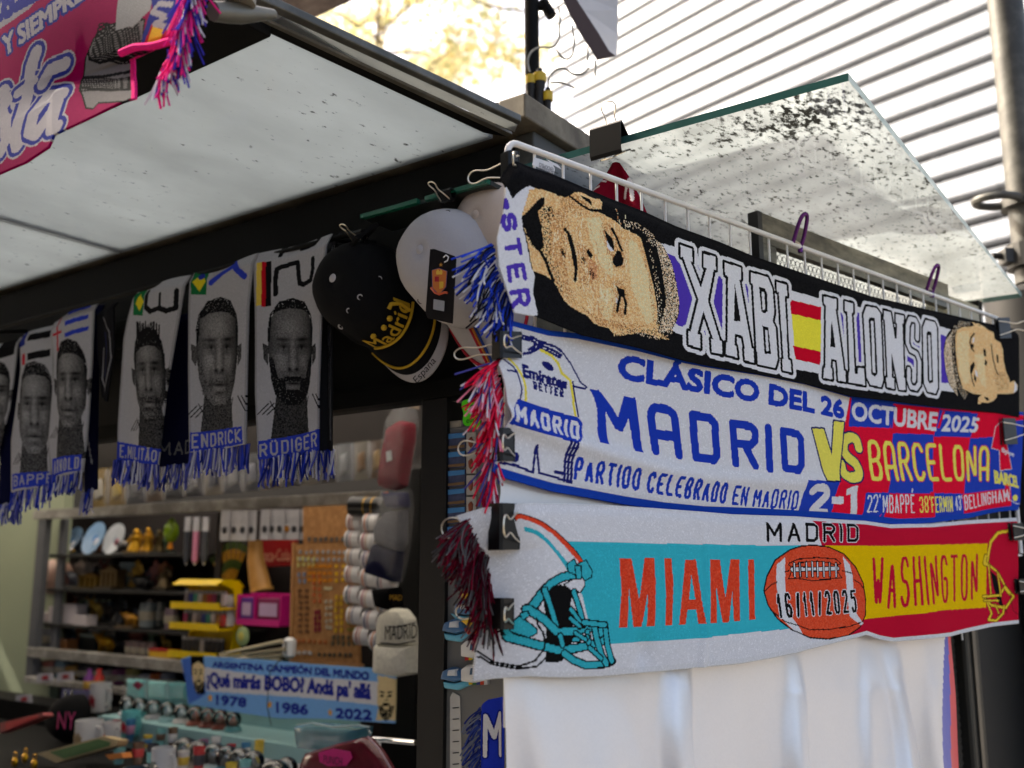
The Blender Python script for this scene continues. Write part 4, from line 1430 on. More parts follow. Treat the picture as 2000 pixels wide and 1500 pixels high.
sh.text("22'", (802, 1030), (905, 1018), (905, 1155), (800, 1158), .0026, WHT, *D_)
sh.text("MBAPPÉ", (920, 1030), (1168, 1020), (1168, 1165), (920, 1160), .0027, WHT, *D_)
sh.text("38'", (1205, 1042), (1295, 1030), (1295, 1158), (1205, 1160), .0027, YEL, *D_)
sh.text("FERMIN", (1300, 1038), (1470, 1035), (1470, 1150), (1300, 1160), .0027, YEL, *D_)
sh.text("43'", (1490, 1038), (1545, 1025), (1548, 1135), (1490, 1142), .0025, WHT, *D_)
sh.text("BELLINGHAM", (1560, 1030), (1870, 985), (1882, 1068), (1562, 1140), .0027, WHT, *D_)
sh.text("BaRCELONa", (815, 610), (1745, 660), (1756, 922), (830, 922), .0072, YEL, *D_, outline=[(.0014, RR)], rnd=True, gap=.35)
Vp = [(390, 528), (478, 532), (536, 730), (560, 472), (640, 482), (582, 920), (490, 920)]
Sp = [(748, 672), (735, 610), (690, 590), (640, 612), (625, 690), (665, 750), (722, 792), (745, 850), (728, 890), (670, 900), (622, 870), (608, 800)]
ST(Sp, .0165, YEL, D_, outline=[(.0028, NAVY)], rnd=True)
P(Vp, YEL, D_, outline=[(.0028, NAVY)])
P(Vp, YEL, D_)
# the white shirt drawing on the left
NV = AL(24, 28, 88)
YS = AL(215, 195, 70)
for pp in ([(600, 125), (720, 150), (765, 180), (745, 232), (690, 262), (636, 270)], [(612, 152), (700, 165), (736, 190), (722, 218), (680, 238)],
           [(770, 178), (880, 215), (930, 252)], [(768, 202), (870, 245), (925, 280)], [(762, 225), (850, 262), (912, 296)]):
    ST(pp, .0036, NV, C_)
for pp in ([(930, 250), (992, 340), (1040, 430), (1072, 490), (1115, 520), (1100, 532), (1015, 512)], [(470, 320), (530, 370), (560, 420), (570, 500), (582, 540), (570, 620)],
           [(478, 402), (545, 412)], [(1010, 480), (1026, 600), (1046, 742)]):
    ST(pp, .0024, NV, C_)
for pp in ([(512, 310), (560, 370), (592, 430), (612, 520), (616, 625)], [(770, 240), (850, 282), (900, 340), (930, 420), (990, 470), (1005, 580), (1026, 742)]):
    ST(pp, .0036, YS, C_)
sh.font("Emirates", (615, 355), (968, 462), (955, 532), (610, 448), NV, *C_, bold=.0011)
sh.text("BETTER", (682, 476), (942, 535), (934, 602), (684, 545), .0027, NV, *C_)
sh.ellipse((820, 362), 52, 27, NV, *C_, rot=.65)
P([(550, 620), (1050, 752), (1082, 790), (1062, 900), (1000, 952), (480, 805), (498, 745)], BLU, C_)
sh.text("MADRID", (540, 655), (1066, 788), (1022, 932), (508, 788), .0046, WHT, *C_)
for pp in ([(440, 1092), (560, 1112), (688, 1166), (708, 1020), (722, 962), (732, 1100), (738, 1168), (860, 1202), (985, 1240)],):
    ST(pp, .0032, NV, C_)
for dx in (0, 26, 52):
    ST([(950 + dx, 935 + dx * .3), (938 + dx, 1080), (930 + dx, 1225 + dx * .3)], .004, NV, C_)
ST([(865, 1160), (915, 1172)], .005, NV, C_)
sh.ellipse((556, 1050), 30, 40, NV, *C_)
# hems
hem = AL(18, 58, 150)
i = (sh.b > .965)
sh.C[i] = hem
i = (sh.b < .045)
sh.C[i] = hem
weave(sh, .24)
f2 = folds(5, .018)
def disp2(x, y, a, b):
    crease = .011 * np.exp(-((b - .34 + .12 * np.sin(a * 5)) / .06) ** 2) * np.clip(1 - a * 1.3, 0, 1)
    bulge = .012 * np.exp(-((b - .55) / .18) ** 2) * np.exp(-(a / .05) ** 2)
    return f2(x, y, a, b) + crease + bulge - .004 * np.exp(-(b / .05) ** 2) + .006 * np.sin(a * 40 + b * 3) * np.exp(-((a - .95) / .08) ** 2) * (1 - b)
scarf2 = thing("football_scarf", "white, blue and red derby scarf with a yellow VS, middle one on the wire grid", "scarf", gp_(0, OFF2, 1.75), GROT)
sh.finish("knitted_cloth", scarf2, WOVEN, disp2, G0 + Gn * OFF2, Gn, thick=.0022)
rw = [AL(190, 25, 55), AL(200, 30, 60), (.62, .6, .64), AL(60, 60, 120), AL(150, 20, 50), AL(205, 120, 140)]
fringe("fringe", scarf2, [onG(x, y, .014) for x, y in ((974, 704), (967, 716), (973, 745), (980, 780), (982, 815))], [-Gd * .9 - Zv * .3 + Gn * .2, -Gd * .4 - Zv * 1.0], 170, .062, rw, spread=.3, sag=.8)
fringe("fringe", scarf2, [onG(x, y, .01) for x, y in ((978, 830), (972, 865), (966, 900), (963, 922))], [-Gd * .5 - Zv * .8, -Gd * .15 - Zv * 1.0], 120, .058, rw, spread=.3, sag=.8)

# ---------------- bottom scarf: gridiron scarf
OFF3 = .028
sh = Sheet(lambda x, y: onG(x, y, OFF3), Gd,
           [(922, 1006), (955, 991), (1011, 983), (1068, 983), (1172, 986), (1276, 992), (1380, 999), (1440, 1004), (1560, 1008), (1636, 1014), (1692, 1017), (1742, 1024), (1832, 1022), (1902, 1016), (1992, 1011)],
           [(961, 1337), (985, 1329), (1029, 1321), (1094, 1323), (1172, 1320), (1276, 1311), (1380, 1301), (1440, 1296), (1510, 1284), (1580, 1268), (1636, 1254), (1658, 1249), (1692, 1240), (1720, 1249), (1748, 1254), (1804, 1247), (1860, 1243), (1902, 1233), (1944, 1224), (1996, 1218)],
           [(922, 1006), (944, 1050), (960, 1078), (968, 1090), (967, 1150), (969, 1200), (963, 1270), (961, 1337)],
           [(1992, 1011), (1996, 1110), (1996, 1218)], 1000, 150, WHT)
TEAL = AL(40, 165, 178)
ORG_ = AL(206, 62, 36)
MAR = AL(168, 16, 42)
GLD = AL(228, 172, 18)
TL2 = AL(38, 160, 172)
sh.poly([(1090, 1057), (1172, 1060), (1380, 1063), (1480, 1065), (1640, 1066), (1640, 1220), (1532, 1229), (1440, 1237), (1380, 1244), (1280, 1251), (1150, 1258), (1120, 1150)], TEAL)
P([(545, 130), (1040, 160), (1400, 150), (2100, 110), (2100, 860), (1800, 865), (1650, 898), (1480, 935), (1300, 943), (1090, 972), (1000, 950), (900, 918), (780, 952), (730, 955), (700, 700)], MAR, F_z)
P([(590, 305), (1000, 308), (1400, 300), (1782, 290), (1762, 738), (1400, 760), (1180, 790), (880, 818), (700, 700)], GLD, F_z)
MI = [[(115, 195), (268, 190), (360, 700), (440, 190), (565, 190), (575, 500), (555, 1015), (460, 1015), (470, 600), (392, 1025), (285, 1025), (230, 540), (212, 1030), (108, 1035), (135, 600)],
      [(697, 195), (790, 195), (802, 500), (775, 1005), (685, 1005), (706, 600)],
      [(970, 205), (1108, 205), (1150, 600), (1185, 985), (1105, 985), (1088, 815), (975, 815), (945, 995), (862, 995)],
      [(1280, 205), (1415, 205), (1468, 680), (1555, 200), (1665, 205), (1640, 955), (1563, 960), (1560, 590), (1500, 965), (1418, 970), (1355, 520), (1345, 975), (1262, 975)],
      [(1775, 200), (1850, 200), (1832, 940), (1755, 945)]]
OR2 = [ORG_, AL(196, 52, 30), AL(214, 78, 52)]
for q in MI:
    P(q, OR2, G5)
P([(1040, 390), (1082, 690), (1000, 690)], TEAL, G5)
sh.text("MADRID", (220, 140), (845, 152), (842, 282), (220, 280), .0048, BLK, *F_z, outline=[(.0012, WHT)], gap=.6)
sh.text("WASHINGTON", (935, 388), (1718, 362), (1706, 682), (942, 758), .0061, MAR, *F_z, gap=.55, rnd=True)
ball = [(540, 308), (640, 320), (740, 368), (820, 460), (870, 570), (887, 680), (887, 790), (850, 870), (760, 932), (620, 952), (500, 942), (380, 892), (280, 812), (220, 722), (193, 620), (220, 520), (280, 410), (380, 340), (460, 313)]
BR = [AL(206, 70, 40), AL(198, 62, 34), AL(212, 84, 56)]
P(ball, BLK, F_z, outline=[(.0022, BLK)])
P(ball, BR, F_z)
P([(345, 385), (285, 440), (278, 560), (290, 700), (322, 830), (380, 892), (445, 922), (405, 850), (352, 760), (340, 600)], WHT, F_z)
P([(735, 380), (782, 440), (802, 520), (806, 640), (812, 760), (876, 850), (858, 862), (780, 800), (762, 640), (755, 520)], WHT, F_z)
for pp in ([(370, 430), (430, 400), (560, 388), (690, 400), (722, 432), (690, 445), (640, 425), (560, 415), (440, 425), (385, 455), (365, 435)],
           [(385, 490), (362, 540), (430, 535), (520, 550), (640, 540), (728, 530), (700, 490)],
           [(195, 625), (240, 580), (285, 560)], [(340, 490), (370, 480)], [(730, 480), (800, 500)], [(805, 540), (850, 570), (880, 610)],
           [(250, 770), (330, 835), (500, 892), (640, 890), (780, 868), (862, 840)]):
    ST(pp, .0016, BLK, F_z)
ST([(390, 472), (700, 466)], .0048, WHT, F_z, outline=[(.0016, BLK)])
for x in (405, 440, 485, 527, 563, 605, 645, 688):
    ST([(x, 432 - 10 * math.sin((x - 390) / 100)), (x + 2, 520)], .0018, WHT, F_z, outline=[(.0016, BLK)])
sh.text("16/11/2025", (272, 640), (818, 612), (832, 772), (290, 815), .0042, BLK, *F_z, outline=[(.0012, WHT)], gap=.7)
# big helmet
ST([(560, 200), (640, 230), (710, 262), (800, 325), (880, 400), (940, 460), (992, 530)], .0082, OR2, E_z, outline=[(.0012, BLK)])
ST([(560, 225), (640, 256), (700, 285), (785, 345), (862, 420), (925, 490), (970, 540)], .0062, WHT, E_z)
P([(590, 262), (680, 298), (762, 368), (832, 450), (892, 520), (930, 560), (900, 600), (880, 560), (820, 475), (740, 385), (660, 320), (595, 300)], TL2, E_z)
P([(725, 735), (790, 710), (850, 698), (945, 742), (925, 850), (942, 950), (962, 1100), (905, 1200), (882, 1275), (760, 1282), (752, 1000), (735, 860)], BLK, E_z)
P([(880, 700), (960, 655), (1020, 640), (1030, 700), (1000, 750), (940, 740)], WHT, E_z, outline=[(.0016, BLK)])
for pp, w in (([(960, 622), (860, 642), (770, 695), (722, 755), (672, 858)], .0078), ([(735, 740), (782, 870), (832, 1020)], .0055),
              ([(640, 880), (740, 960), (832, 1052), (960, 1046), (1100, 1016)], .0078), ([(540, 1050), (547, 1098), (700, 1150), (860, 1190), (1000, 1170), (1140, 1135), (1200, 1108)], .0078),
              ([(895, 1212), (960, 1262), (1060, 1302), (1210, 1290), (1255, 1272)], .0065), ([(1110, 1010), (1130, 1100), (1172, 1230), (1210, 1290)], .0062),
              ([(1190, 1000), (1212, 1150), (1250, 1270)], .0055), ([(950, 752), (992, 870), (1032, 1000)], .0052), ([(858, 1080), (880, 1150)], .005),
              ([(1060, 1050), (1072, 1130)], .005), ([(930, 880), (1020, 1000)], .004), ([(1030, 980), (1190, 1000)], .005), ([(960, 1110), (1060, 1090)], .004),
              ([(930, 950), (1000, 1010)], .004), ([(1080, 1170), (1170, 1250)], .004), ([(970, 1060), (1050, 1110)], .0035)):
    ST(pp, w, TL2, E_z, outline=[(.0018, BLK)])
for pp in ([(900, 545), (950, 512), (972, 560), (960, 620), (910, 600)], [(985, 545), (1040, 520), (1085, 600), (1078, 640), (1035, 662), (980, 600)], [(960, 560), (1000, 560), (1000, 655), (972, 650)]):
    P(pp, TL2, E_z, outline=[(.0016, BLK)])
P([(555, 1000), (600, 940), (690, 1030), (692, 1060), (650, 1092), (560, 1050)], TL2, E_z, outline=[(.0014, BLK)])
P([(605, 920), (640, 900), (650, 930), (620, 960)], TL2, E_z, outline=[(.0012, BLK)])
ST([(450, 1040), (480, 1060), (515, 1050), (525, 1080)], .002, BLK, E_z)
for pp in ([(405, 1212), (480, 1290), (600, 1316), (690, 1270), (748, 1170), (742, 1080), (700, 1000), (690, 950)], [(410, 1252), (480, 1310), (600, 1334), (700, 1312), (765, 1240)], [(730, 1050), (748, 1110)]):
    ST(pp, .0022, BLK, E_z)
# far helmet
GO = AL(226, 180, 50)
P([(1800, 480), (1842, 520), (1882, 720), (1912, 780), (1850, 710), (1820, 600)], BLK, F_z)
for pp, w in (([(1915, 205), (1850, 218), (1805, 280), (1787, 380), (1775, 440)], .0065), ([(1790, 440), (1850, 490), (1900, 590), (1955, 662), (1900, 742), (1800, 722), (1745, 662)], .0042),
              ([(1745, 662), (1860, 655), (1900, 590)], .004), ([(1770, 380), (1760, 430), (1790, 440)], .007), ([(1790, 440), (1800, 640)], .003), ([(1850, 490), (1870, 660)], .003),
              ([(1770, 700), (1800, 780), (1775, 825), (1830, 830), (1880, 780), (1890, 730)], .004), ([(1830, 720), (1850, 780)], .003), ([(1750, 690), (1850, 690)], .003), ([(1900, 600), (1930, 640)], .007)):
    ST(pp, w, GO, F_z, outline=[(.0014, AL(70, 30, 10))])
ST([(1912, 216), (1856, 228), (1812, 288), (1795, 380)], .0018, MAR, F_z)
ST([(1930, 640), (1950, 760), (1985, 790), (2000, 760)], .0012, BLK, F_z)
# hems
wh = (.66, .66, .66)
hem_b = (sh.b < .035)
hem_t = (sh.b > .965) & (sh.a > .5) | (sh.b > .985)
sh.C[hem_b | hem_t] = wh
lm = (sh.a < .035) & (sh.b > .75)
weave(sh, .26)
f3 = folds(9, .018)
def disp3(x, y, a, b):
    wave = .010 * np.sin((a - .66) * 26) * np.exp(-((a - .7) / .09) ** 2) * np.clip(1 - b * 1.6, 0, 1)
    cr = .0045 * np.exp(-((a - .258 - .02 * b) / .006) ** 2) * np.clip(1.1 - b, 0, 1) + .003 * np.exp(-((a - .42 - .03 * b) / .012) ** 2) * (1 - b)
    left = -.035 * np.clip((.05 - a) / .05, 0, 1) ** 1.5
    dent = -.008 * np.exp(-((a - .175) / .012) ** 2) * np.exp(-((b - .12) / .1) ** 2)
    top = -.004 * np.exp(-((b - 1) / .05) ** 2)
    return f3(x, y, a, b) + wave + cr + left + dent + top
scarf3 = thing("football_scarf", "white, teal, maroon and gold scarf with a brown ball, lowest on the wire grid", "scarf", gp_(0, OFF3, 1.55), GROT)
sh.finish("knitted_cloth", scarf3, WOVEN, disp3, G0 + Gn * OFF3, Gn, thick=.0022)
mr = [AL(84, 12, 28), AL(62, 9, 22), (.06, .055, .055), AL(98, 16, 34), (.11, .1, .1), AL(50, 8, 20), (.05, .045, .045)]
fringe("fringe", scarf3, [onG(x, y, .006) for x, y in ((918, 1010), (940, 1042), (957, 1080), (965, 1120), (968, 1165))], [-Gd * 1.0 - Zv * .45, -Gd * .45 - Zv * 1.0], 480, .060, mr, spread=.28, sag=.9, r=.00085, seg=8)

# ---------------- satin flag under the scarves
sat = bpy.data.materials.new("white_satin")
sat.use_nodes = True
pb = sat.node_tree.nodes["Principled BSDF"]
pb.inputs["Roughness"].default_value = .3
pb.inputs["Metallic"].default_value = .3
pb.inputs["Specular IOR Level"].default_value = .9
pb.inputs["Anisotropic"].default_value = .7
pb.inputs["Sheen Weight"].default_value = .2
a_ = sat.node_tree.nodes.new("ShaderNodeAttribute")
a_.attribute_name = "Col"
sat.node_tree.links.new(a_.outputs["Color"], pb.inputs["Base Color"])
flag = thing("satin_flag", "white satin flag with a blue and red edge hanging below the scarves", "flag", gp_(0, .004, 1.3), GROT)
OFF4 = .006
sh = Sheet(lambda x, y: onG(x, y, OFF4), Gd,
           [(974, 900), (1200, 940), (1500, 985), (1846, 1010), (1852, 1010)], [(984, 1640), (1200, 1640), (1500, 1640), (1838, 1600), (1882, 1600)],
           [(974, 900), (978, 960), (972, 1010), (982, 1330), (986, 1500), (984, 1640)], [(1852, 1010), (1857, 1250), (1866, 1350), (1876, 1500), (1882, 1600)], 300, 160, (.74, .74, .75))
sh.poly([(1846, 1000), (1845, 1250), (1838, 1400), (1836, 1650), (1960, 1650), (1900, 1000)], AL(30, 55, 165))
sh.poly([(1852, 1000), (1852, 1250), (1858, 1400), (1864, 1650), (1960, 1650), (1900, 1000)], AL(185, 20, 45))
f4 = folds(21, .012, 6)
def disp4(x, y, a, b):
    t = np.clip((.60 - b) / .45, 0, 1)
    flat = t
    d = f4(x, y, a, b) * .5 * flat
    for (c, w, am, sl, back) in ((.03, .010, .012, .0, .10), (.262, .005, .016, .03, .10), (.30, .004, -.012, .02, .05), (.505, .005, .017, .0, .12), (.545, .005, -.014, .015, .06), (.70, .006, .012, .03, .06),
                                 (.775, .005, .018, .0, .08), (.835, .010, -.022, -.05, .10), (.90, .006, .014, -.03, .06), (.14, .02, .006, .04, .1), (.42, .02, -.006, .05, .1)):
        q = a - c - sl * (b - .5) - .006 * np.sin(b * 11 + c * 30)
        d = d + 2.3 * am * t * (1 / (1 + np.exp(-np.clip(q / w, -30, 30)))) * np.exp(-np.clip(q, 0, None) / back)
    d = d + .002 * np.sin(a * 55 + b * 5) * np.sin(a * 13 + 1) * t
    lim = .024 + .03 * np.clip((.43 - b) / .12, 0, 1)
    return lim * np.tanh(d / lim) * np.clip((.62 - b) / .2, 0, 1)
sh.finish("satin_cloth", flag, sat, disp4, G0 + Gn * OFF4, Gn, jitter=.012)

# ---------------- binder clips
def binder_clip(P, d, w, n, width, length, label, front=(.25, 1.0), back=(.5, 1.0), group="binder clips on the wire grid", gape=.012, cat="binder clip"):
    """P spine middle, d from spine to jaw, w along the clip, n towards the street"""
    P, d, w, n = np.array(P), unit(d), unit(w), unit(n)
    t = thing("binder_clip", label, cat, P, 0, group)
    m = MB()
    th = .0007
    sec = [(length, gape * .28 + .0012), (length - .0012, gape * .28 + .0022), (.0035, gape * .98), (0, gape * .8), (0, -gape * .8), (.0035, -gape * .98), (length - .0012, -gape * .28 - .0022), (length, -gape * .28 - .0012)]
    inn = [(length, gape * .28 + .0004), (length - .002, gape * .28 + .0013), (.004, gape * .9), (th, gape * .7), (th, -gape * .7), (.004, -gape * .9), (length - .002, -gape * .28 - .0013), (length, -gape * .28 - .0004)]
    k = len(sec)
    for sgn in (0,):
        vs = []
        for e in (-1, 1):
            vs += [P + d * a + n * b + w * e * width / 2 for a, b in sec]
            vs += [P + d * a + n * b + w * e * width / 2 for a, b in inn]
        fs = []
        for i in range(k - 1):
            fs.append((i, i + 1, 2 * k + i + 1, 2 * k + i))
            fs.append((k + i + 1, k + i, 3 * k + i, 3 * k + i + 1))
            fs.append((i + 1, i, k + i, k + i + 1))
            fs.append((2 * k + i, 2 * k + i + 1, 3 * k + i + 1, 3 * k + i))
        fs += [(0, 2 * k, 3 * k, k), (k - 1, 2 * k - 1, 4 * k - 1, 3 * k - 1)]
        m.add(vs, fs)
    for sg in (1, -1):
        m.tube([P + d * length + n * sg * (gape * .28 + .0012) - w * width / 2, P + d * length + n * sg * (gape * .28 + .0012) + w * width / 2], .0014, 8)
    m.build("body", CLIP_BLACK, t, world=True)
    for sg, (ang, ext) in ((1, front), (-1, back)):
        # wire handle hinged at the jaw, swung back over the body
        base = P + d * length + n * sg * (gape * .28 + .0022)
        flap = unit(-d * (length) + n * sg * gape * .7)
        dirh = unit(flap * math.cos(ang) + n * sg * math.sin(ang))
        L = (length * .92 + .010) * ext + .006
        h = width * .34
        prof = [(-.001, h), (.25 * L, h * .78), (.52 * L, h * .42), (.64 * L, h * .40), (.72 * L, h * .55), (.82 * L, h * .72), (.92 * L, h * .66), (.985 * L, h * .36), (L, 0)]
        pts = [base + dirh * a + w * b for a, b in prof] + [base + dirh * a - w * b for a, b in prof[-2::-1]]
        Q = resample(pts, 40)
        for _ in range(2):
            Q[1:-1] = (Q[:-2] + Q[2:] + 2 * Q[1:-1]) / 4
        mm = MB()
        mm.tube(list(Q), .00105, 8)
        mm.build("handle", WIRE_STEEL, t, world=True, smooth=True)
    return t
def clip_on(x0, x1, y0, y1, label, side=1, off=.022, front=(.12, 1.0), back=(.35, 1.0), gape=.012, tilt=0.0):
    ym = (y0 + y1) / 2
    a, b = onG(x0, ym, off), onG(x1, ym, off)
    wd = np.linalg.norm(onG((x0 + x1) / 2, y0, off) - onG((x0 + x1) / 2, y1, off))
    L = np.linalg.norm(a - b)
    d = (b - a)
    sp = a
    d = unit(d) + Gn * tilt
    return binder_clip(sp + d * L * .12 - Gn * gape * .2, d, Zv, Gn, wd, L * .8, label, front, back, gape=gape * .75)
clip_on(984, 1013, 296, 352, "black binder clip at the top left corner of the wire grid", front=(.45, 1.5), back=(.75, 1.9), off=.012)
clip_on(964, 1020, 648, 700, "black binder clip between the black scarf and the derby scarf", front=(.35, 1.25), back=(.9, 1.7))
clip_on(966, 1005, 836, 901, "black binder clip over the shorts drawing on the derby scarf", front=(.4, 1.5), back=(.7, 1.7))
clip_on(961, 1016, 983, 1074, "large black binder clip at the top corner of the teal and white scarf", front=(.35, 1.35), back=(.65, 1.9), off=.03, gape=.016)
clip_on(968, 1003, 1168, 1229, "black binder clip beside the drawn teal helmet", front=(.4, 1.4), back=(.8, 1.9), off=.03)
clip_on(1972, 1948, 622, 660, "binder clip on the far end of the black scarf", front=(.3, 1.3), back=(.2, 1.3), off=.026)
clip_on(1984, 1957, 818, 867, "binder clip on the far end of the derby scarf", front=(.35, 1.5), back=(.2, 1.2), off=.03)
clip_on(1997, 1976, 1022, 1055, "binder clip on the far top corner of the gold and maroon scarf", front=(.3, 1.2), back=(.2, 1.2), off=.03)
clip_on(2012, 1988, 1131, 1160, "binder clip on the far side of the maroon scarf", front=(.3, 1.2), back=(.2, 1.2), off=.03)
# clip on the glass edge and the cloth it holds
gc = K(1.178, uvz(onF(1190, 290, 1.178))[1], 2.2015)
binder_clip(gc - Ku * .012, Ku * 1.0 - Zv * .12, Kv, Zv, .052, .028, "large black binder clip gripping the edge of the glass awning", (1.05, 1.5), (.12, .7), group=None, gape=.026)
rag = thing("maroon_scarf", "maroon scarf with white print dangling under the glass awning behind the grid", "scarf", gc - Zv * .02, KROT)
sh = Sheet(lambda x, y: onF(x, y, 1.20), -Kv, [(1196, 318), (1203, 316), (1210, 318)], [(1150, 420), (1210, 440), (1275, 440)], [(1196, 318), (1178, 350), (1158, 372), (1150, 420)], [(1210, 318), (1232, 350), (1256, 395), (1275, 440)], 60, 80, AL(105, 14, 32))
sh.stroke([(1158, 372), (1172, 366)], .004, (.45, .4, .4))
sh.stroke([(1220, 385), (1232, 350), (1240, 392)], .006, (.6, .55, .55))
sh.stroke([(1170, 352), (1186, 356)], .003, (.5, .45, .45))
sh.finish("cloth", rag, WOVEN, lambda x, y, a, b: .012 * np.sin(a * 9) * (1 - b), K(1.20, 0, 0), -Ku, thick=.002)

# ---------------- carabiners
def carabiner(px, py, label, hgt=.055):
    c = onG(px, py, 0)
    t = thing("carabiner", label, "carabiner", c, GROT, "purple carabiners on the grid's top rail")
    top = [(0, .0), (.001, .012), (-.006, .03), (-.012, .042), (-.022, .046), (-.031, .040), (-.032, .026), (-.028, .0), (-.018, -.012), (-.006, -.010), (0, 0)]
    m = MB()
    Q = resample([V3(x * .8, -.03 * (z > .02) * 0 - z * .55, z * hgt / .05) for x, z in top[:8]], 26)
    for _ in range(3):
        Q[1:-1] = (Q[:-2] + Q[2:] + 2 * Q[1:-1]) / 4
    m.tube(list(Q), .0034, 10)
    m.build("hook", mat("purple_anodised", S(92, 38, 110), .25, .6), t, smooth=True)
    m = MB()
    m.tube([(0, 0, -.009), (0, 0, .006)], .0042, 10)
    m.build("sleeve", mat("purple_anodised", S(92, 38, 110), .25, .6), t, smooth=True)
    m = MB()
    m.tube([(-.0224, -.006, .004), (-.004, -.002, .004)], .0016, 8)
    m.build("gate", WIRE_STEEL, t, smooth=True)
carabiner(1563, 483, "purple carabiner on the grid rail above the Spanish flag stripe")
carabiner(1820, 572, "purple carabiner on the grid rail above the far end of the black scarf")

# ================================================================== SCARVES AND CAPS ALONG THE FRONT
UR = 1.10
rail = thing("hanging_rail", "thin dark rail under the fascia that the portrait scarves hang from", "rail", K(UR + .01, 1.2, 2.12), KROT)
m = MB()
m.tube([K(UR + .012, 1.12, 2.135), K(UR + .012, 4.2, 2.135)], .005, 8)
m.build("bar", BLACK_METAL, rail, world=True, smooth=True)
for v_ in (1.16, 1.62, 2.3, 3.0):
    m = MB()
    m.tube([K(UR + .012, v_, 2.13), K(1.2, v_, 2.15)], .005, 6)
    m.build("bracket", BLACK_METAL, rail, world=True)
GW_ = (.36, .36, .38)
GB = (.008, .008, .009)
LB = AL(36, 52, 150)
def portrait(sh, c, hw, hh, tone, hair, seed, beard=0.0, lean=0.0, hair_h=.28, width_top=1.0, tuft=False, stripes=True, jaw=.8):
    r = np.random.default_rng(seed)
    F = lambda pp: [(c[0] + x * hw + y * hh * lean, c[1] - y * hh) for x, y in pp]
    g = lambda t: (.52 * t, .52 * t, .53 * t)
    def shade(pp, col, d):
        sh.poly(F(pp), col, dens=d)
    # neck, shirt collar
    shade([(-.62, -.55), (.62, -.55), (.8, -1.7), (-.85, -1.7)], [g(tone * .8), g(tone * .5), GB], 1)
    if stripes:
        for k in range(3):
            sh.stroke(F([(-1.35 + k * .18, -1.22), (-.95 + k * .18, -1.0)]), .0022, GB)
            sh.stroke(F([(1.0 + k * .18, -.82), (1.35 + k * .18, -1.1)]), .0022, GB)
    sh.stroke(F([(-.9, -.95), (-.55, -1.3)]), .0016, GB)
    sh.stroke(F([(.75, -.85), (.6, -1.25)]), .0016, GB)
    # ears
    for e in (-1, 1):
        shade([(e * .95, .12), (e * 1.17, .18), (e * 1.15, -.12), (e * .98, -.26)], [g(tone), g(tone * .7), GB], 1)
    head = [(-.52, .93), (0, 1.0), (.52, .93), (.86, .68), (.98, .3), (.95, -.15), (.86, -.5), (jaw * .78, -.78), (.3, -.98), (-.3, -.98), (-jaw * .78, -.78), (-.86, -.5), (-.95, -.15), (-.98, .3), (-.86, .68)]
    # the likeness is knitted as a dither of light and dark stitches
    p0 = np.array(sh.sz(F([(0, 0)])[0]))
    M = np.linalg.inv(np.stack([np.array(sh.sz(F([(1, 0)])[0])) - p0, np.array(sh.sz(F([(0, 1)])[0])) - p0], 1))
    idx = sh._mask(sh.ring(sh.pts(F(head))), 0, True)
    q = (np.stack([sh.x[idx], sh.y[idx]], 1) - p0) @ M.T
    x, y = q[:, 0], q[:, 1]
    G = lambda cx, cy, sx, sy, am: am * np.exp(-((x - cx) / sx) ** 2 - ((y - cy) / sy) ** 2)
    L = .46 - .10 * x - .34 * np.abs(x) ** 3
    L += G(-.1, .5, .5, .22, .22) + G(-.02, .0, .1, .28, .22) + G(0, -.24, .16, .08, .16)
    for e in (-1, 1):
        k = 1.0 if e < 0 else .75
        L += G(e * .5, -.14, .24, .2, .26 * k) + G(e * .4, .13, .25, .075, -.34) + G(e * .4, .26, .28, .04, -.38) + G(e * .2, -.12, .07, .2, -.16)
        L += G(e * .4, .085, .12, .022, .34) + G(e * .4, .095, .05, .035, -.5) + G(e * .4, .0, .22, .04, -.14) + G(e * .16, -.31, .08, .035, -.4) + G(e * .42, -.5, .1, .2, -.14)
    L += G(0, -.36, .26, .05, -.2) + G(0, -.47, .08, .06, .08) + G(0, -.585, .36, .03, -.42) + G(0, -.53, .26, .03, -.12) + G(0, -.65, .24, .04, .12) + G(0, -.74, .26, .04, -.2) + G(0, -.87, .22, .07, .14)
    L = np.clip(L, .04, .95) ** 1.35 * (tone / .2) ** .6 * .36
    L = L * r.uniform(.45, 1.45, len(idx)) + .006
    sh.C[idx] = L[:, None] * np.array([1, 1, 1.02])
    if beard:
        shade([(-.95, -.1), (-.8, -.1), (-.6, -.5), (-.36, -.5), (-.3, -.72), (.3, -.72), (.36, -.5), (.6, -.5), (.8, -.1), (.95, -.1), (.86, -.55), (jaw * .8, -.82), (.3, -1.02), (-.3, -1.02), (-jaw * .8, -.82), (-.86, -.55)], [GB], beard)
        shade([(-.36, -.46), (.36, -.46), (.4, -.56), (-.4, -.56)], [GB], beard)
    hy = 1 - hair_h * 2
    shade([(-.97, .1), (-1.0, .45), (-.9, .74), (-.56, 1.0), (0, 1.08), (.56, 1.0), (.9, .74), (1.0, .45), (.97, .1), (.88, .3), (.86, hy - .1), (.5, hy + .02), (0, hy + .06), (-.5, hy + .02), (-.86, hy - .1), (-.88, .3)], GB, hair)
    if tuft:
        for q in range(16):
            x = -.75 + q * .1
            sh.stroke(F([(x, .8), (x + r.uniform(-.12, .12), 1.1 + r.uniform(-.04, .1))]), .004, GB)
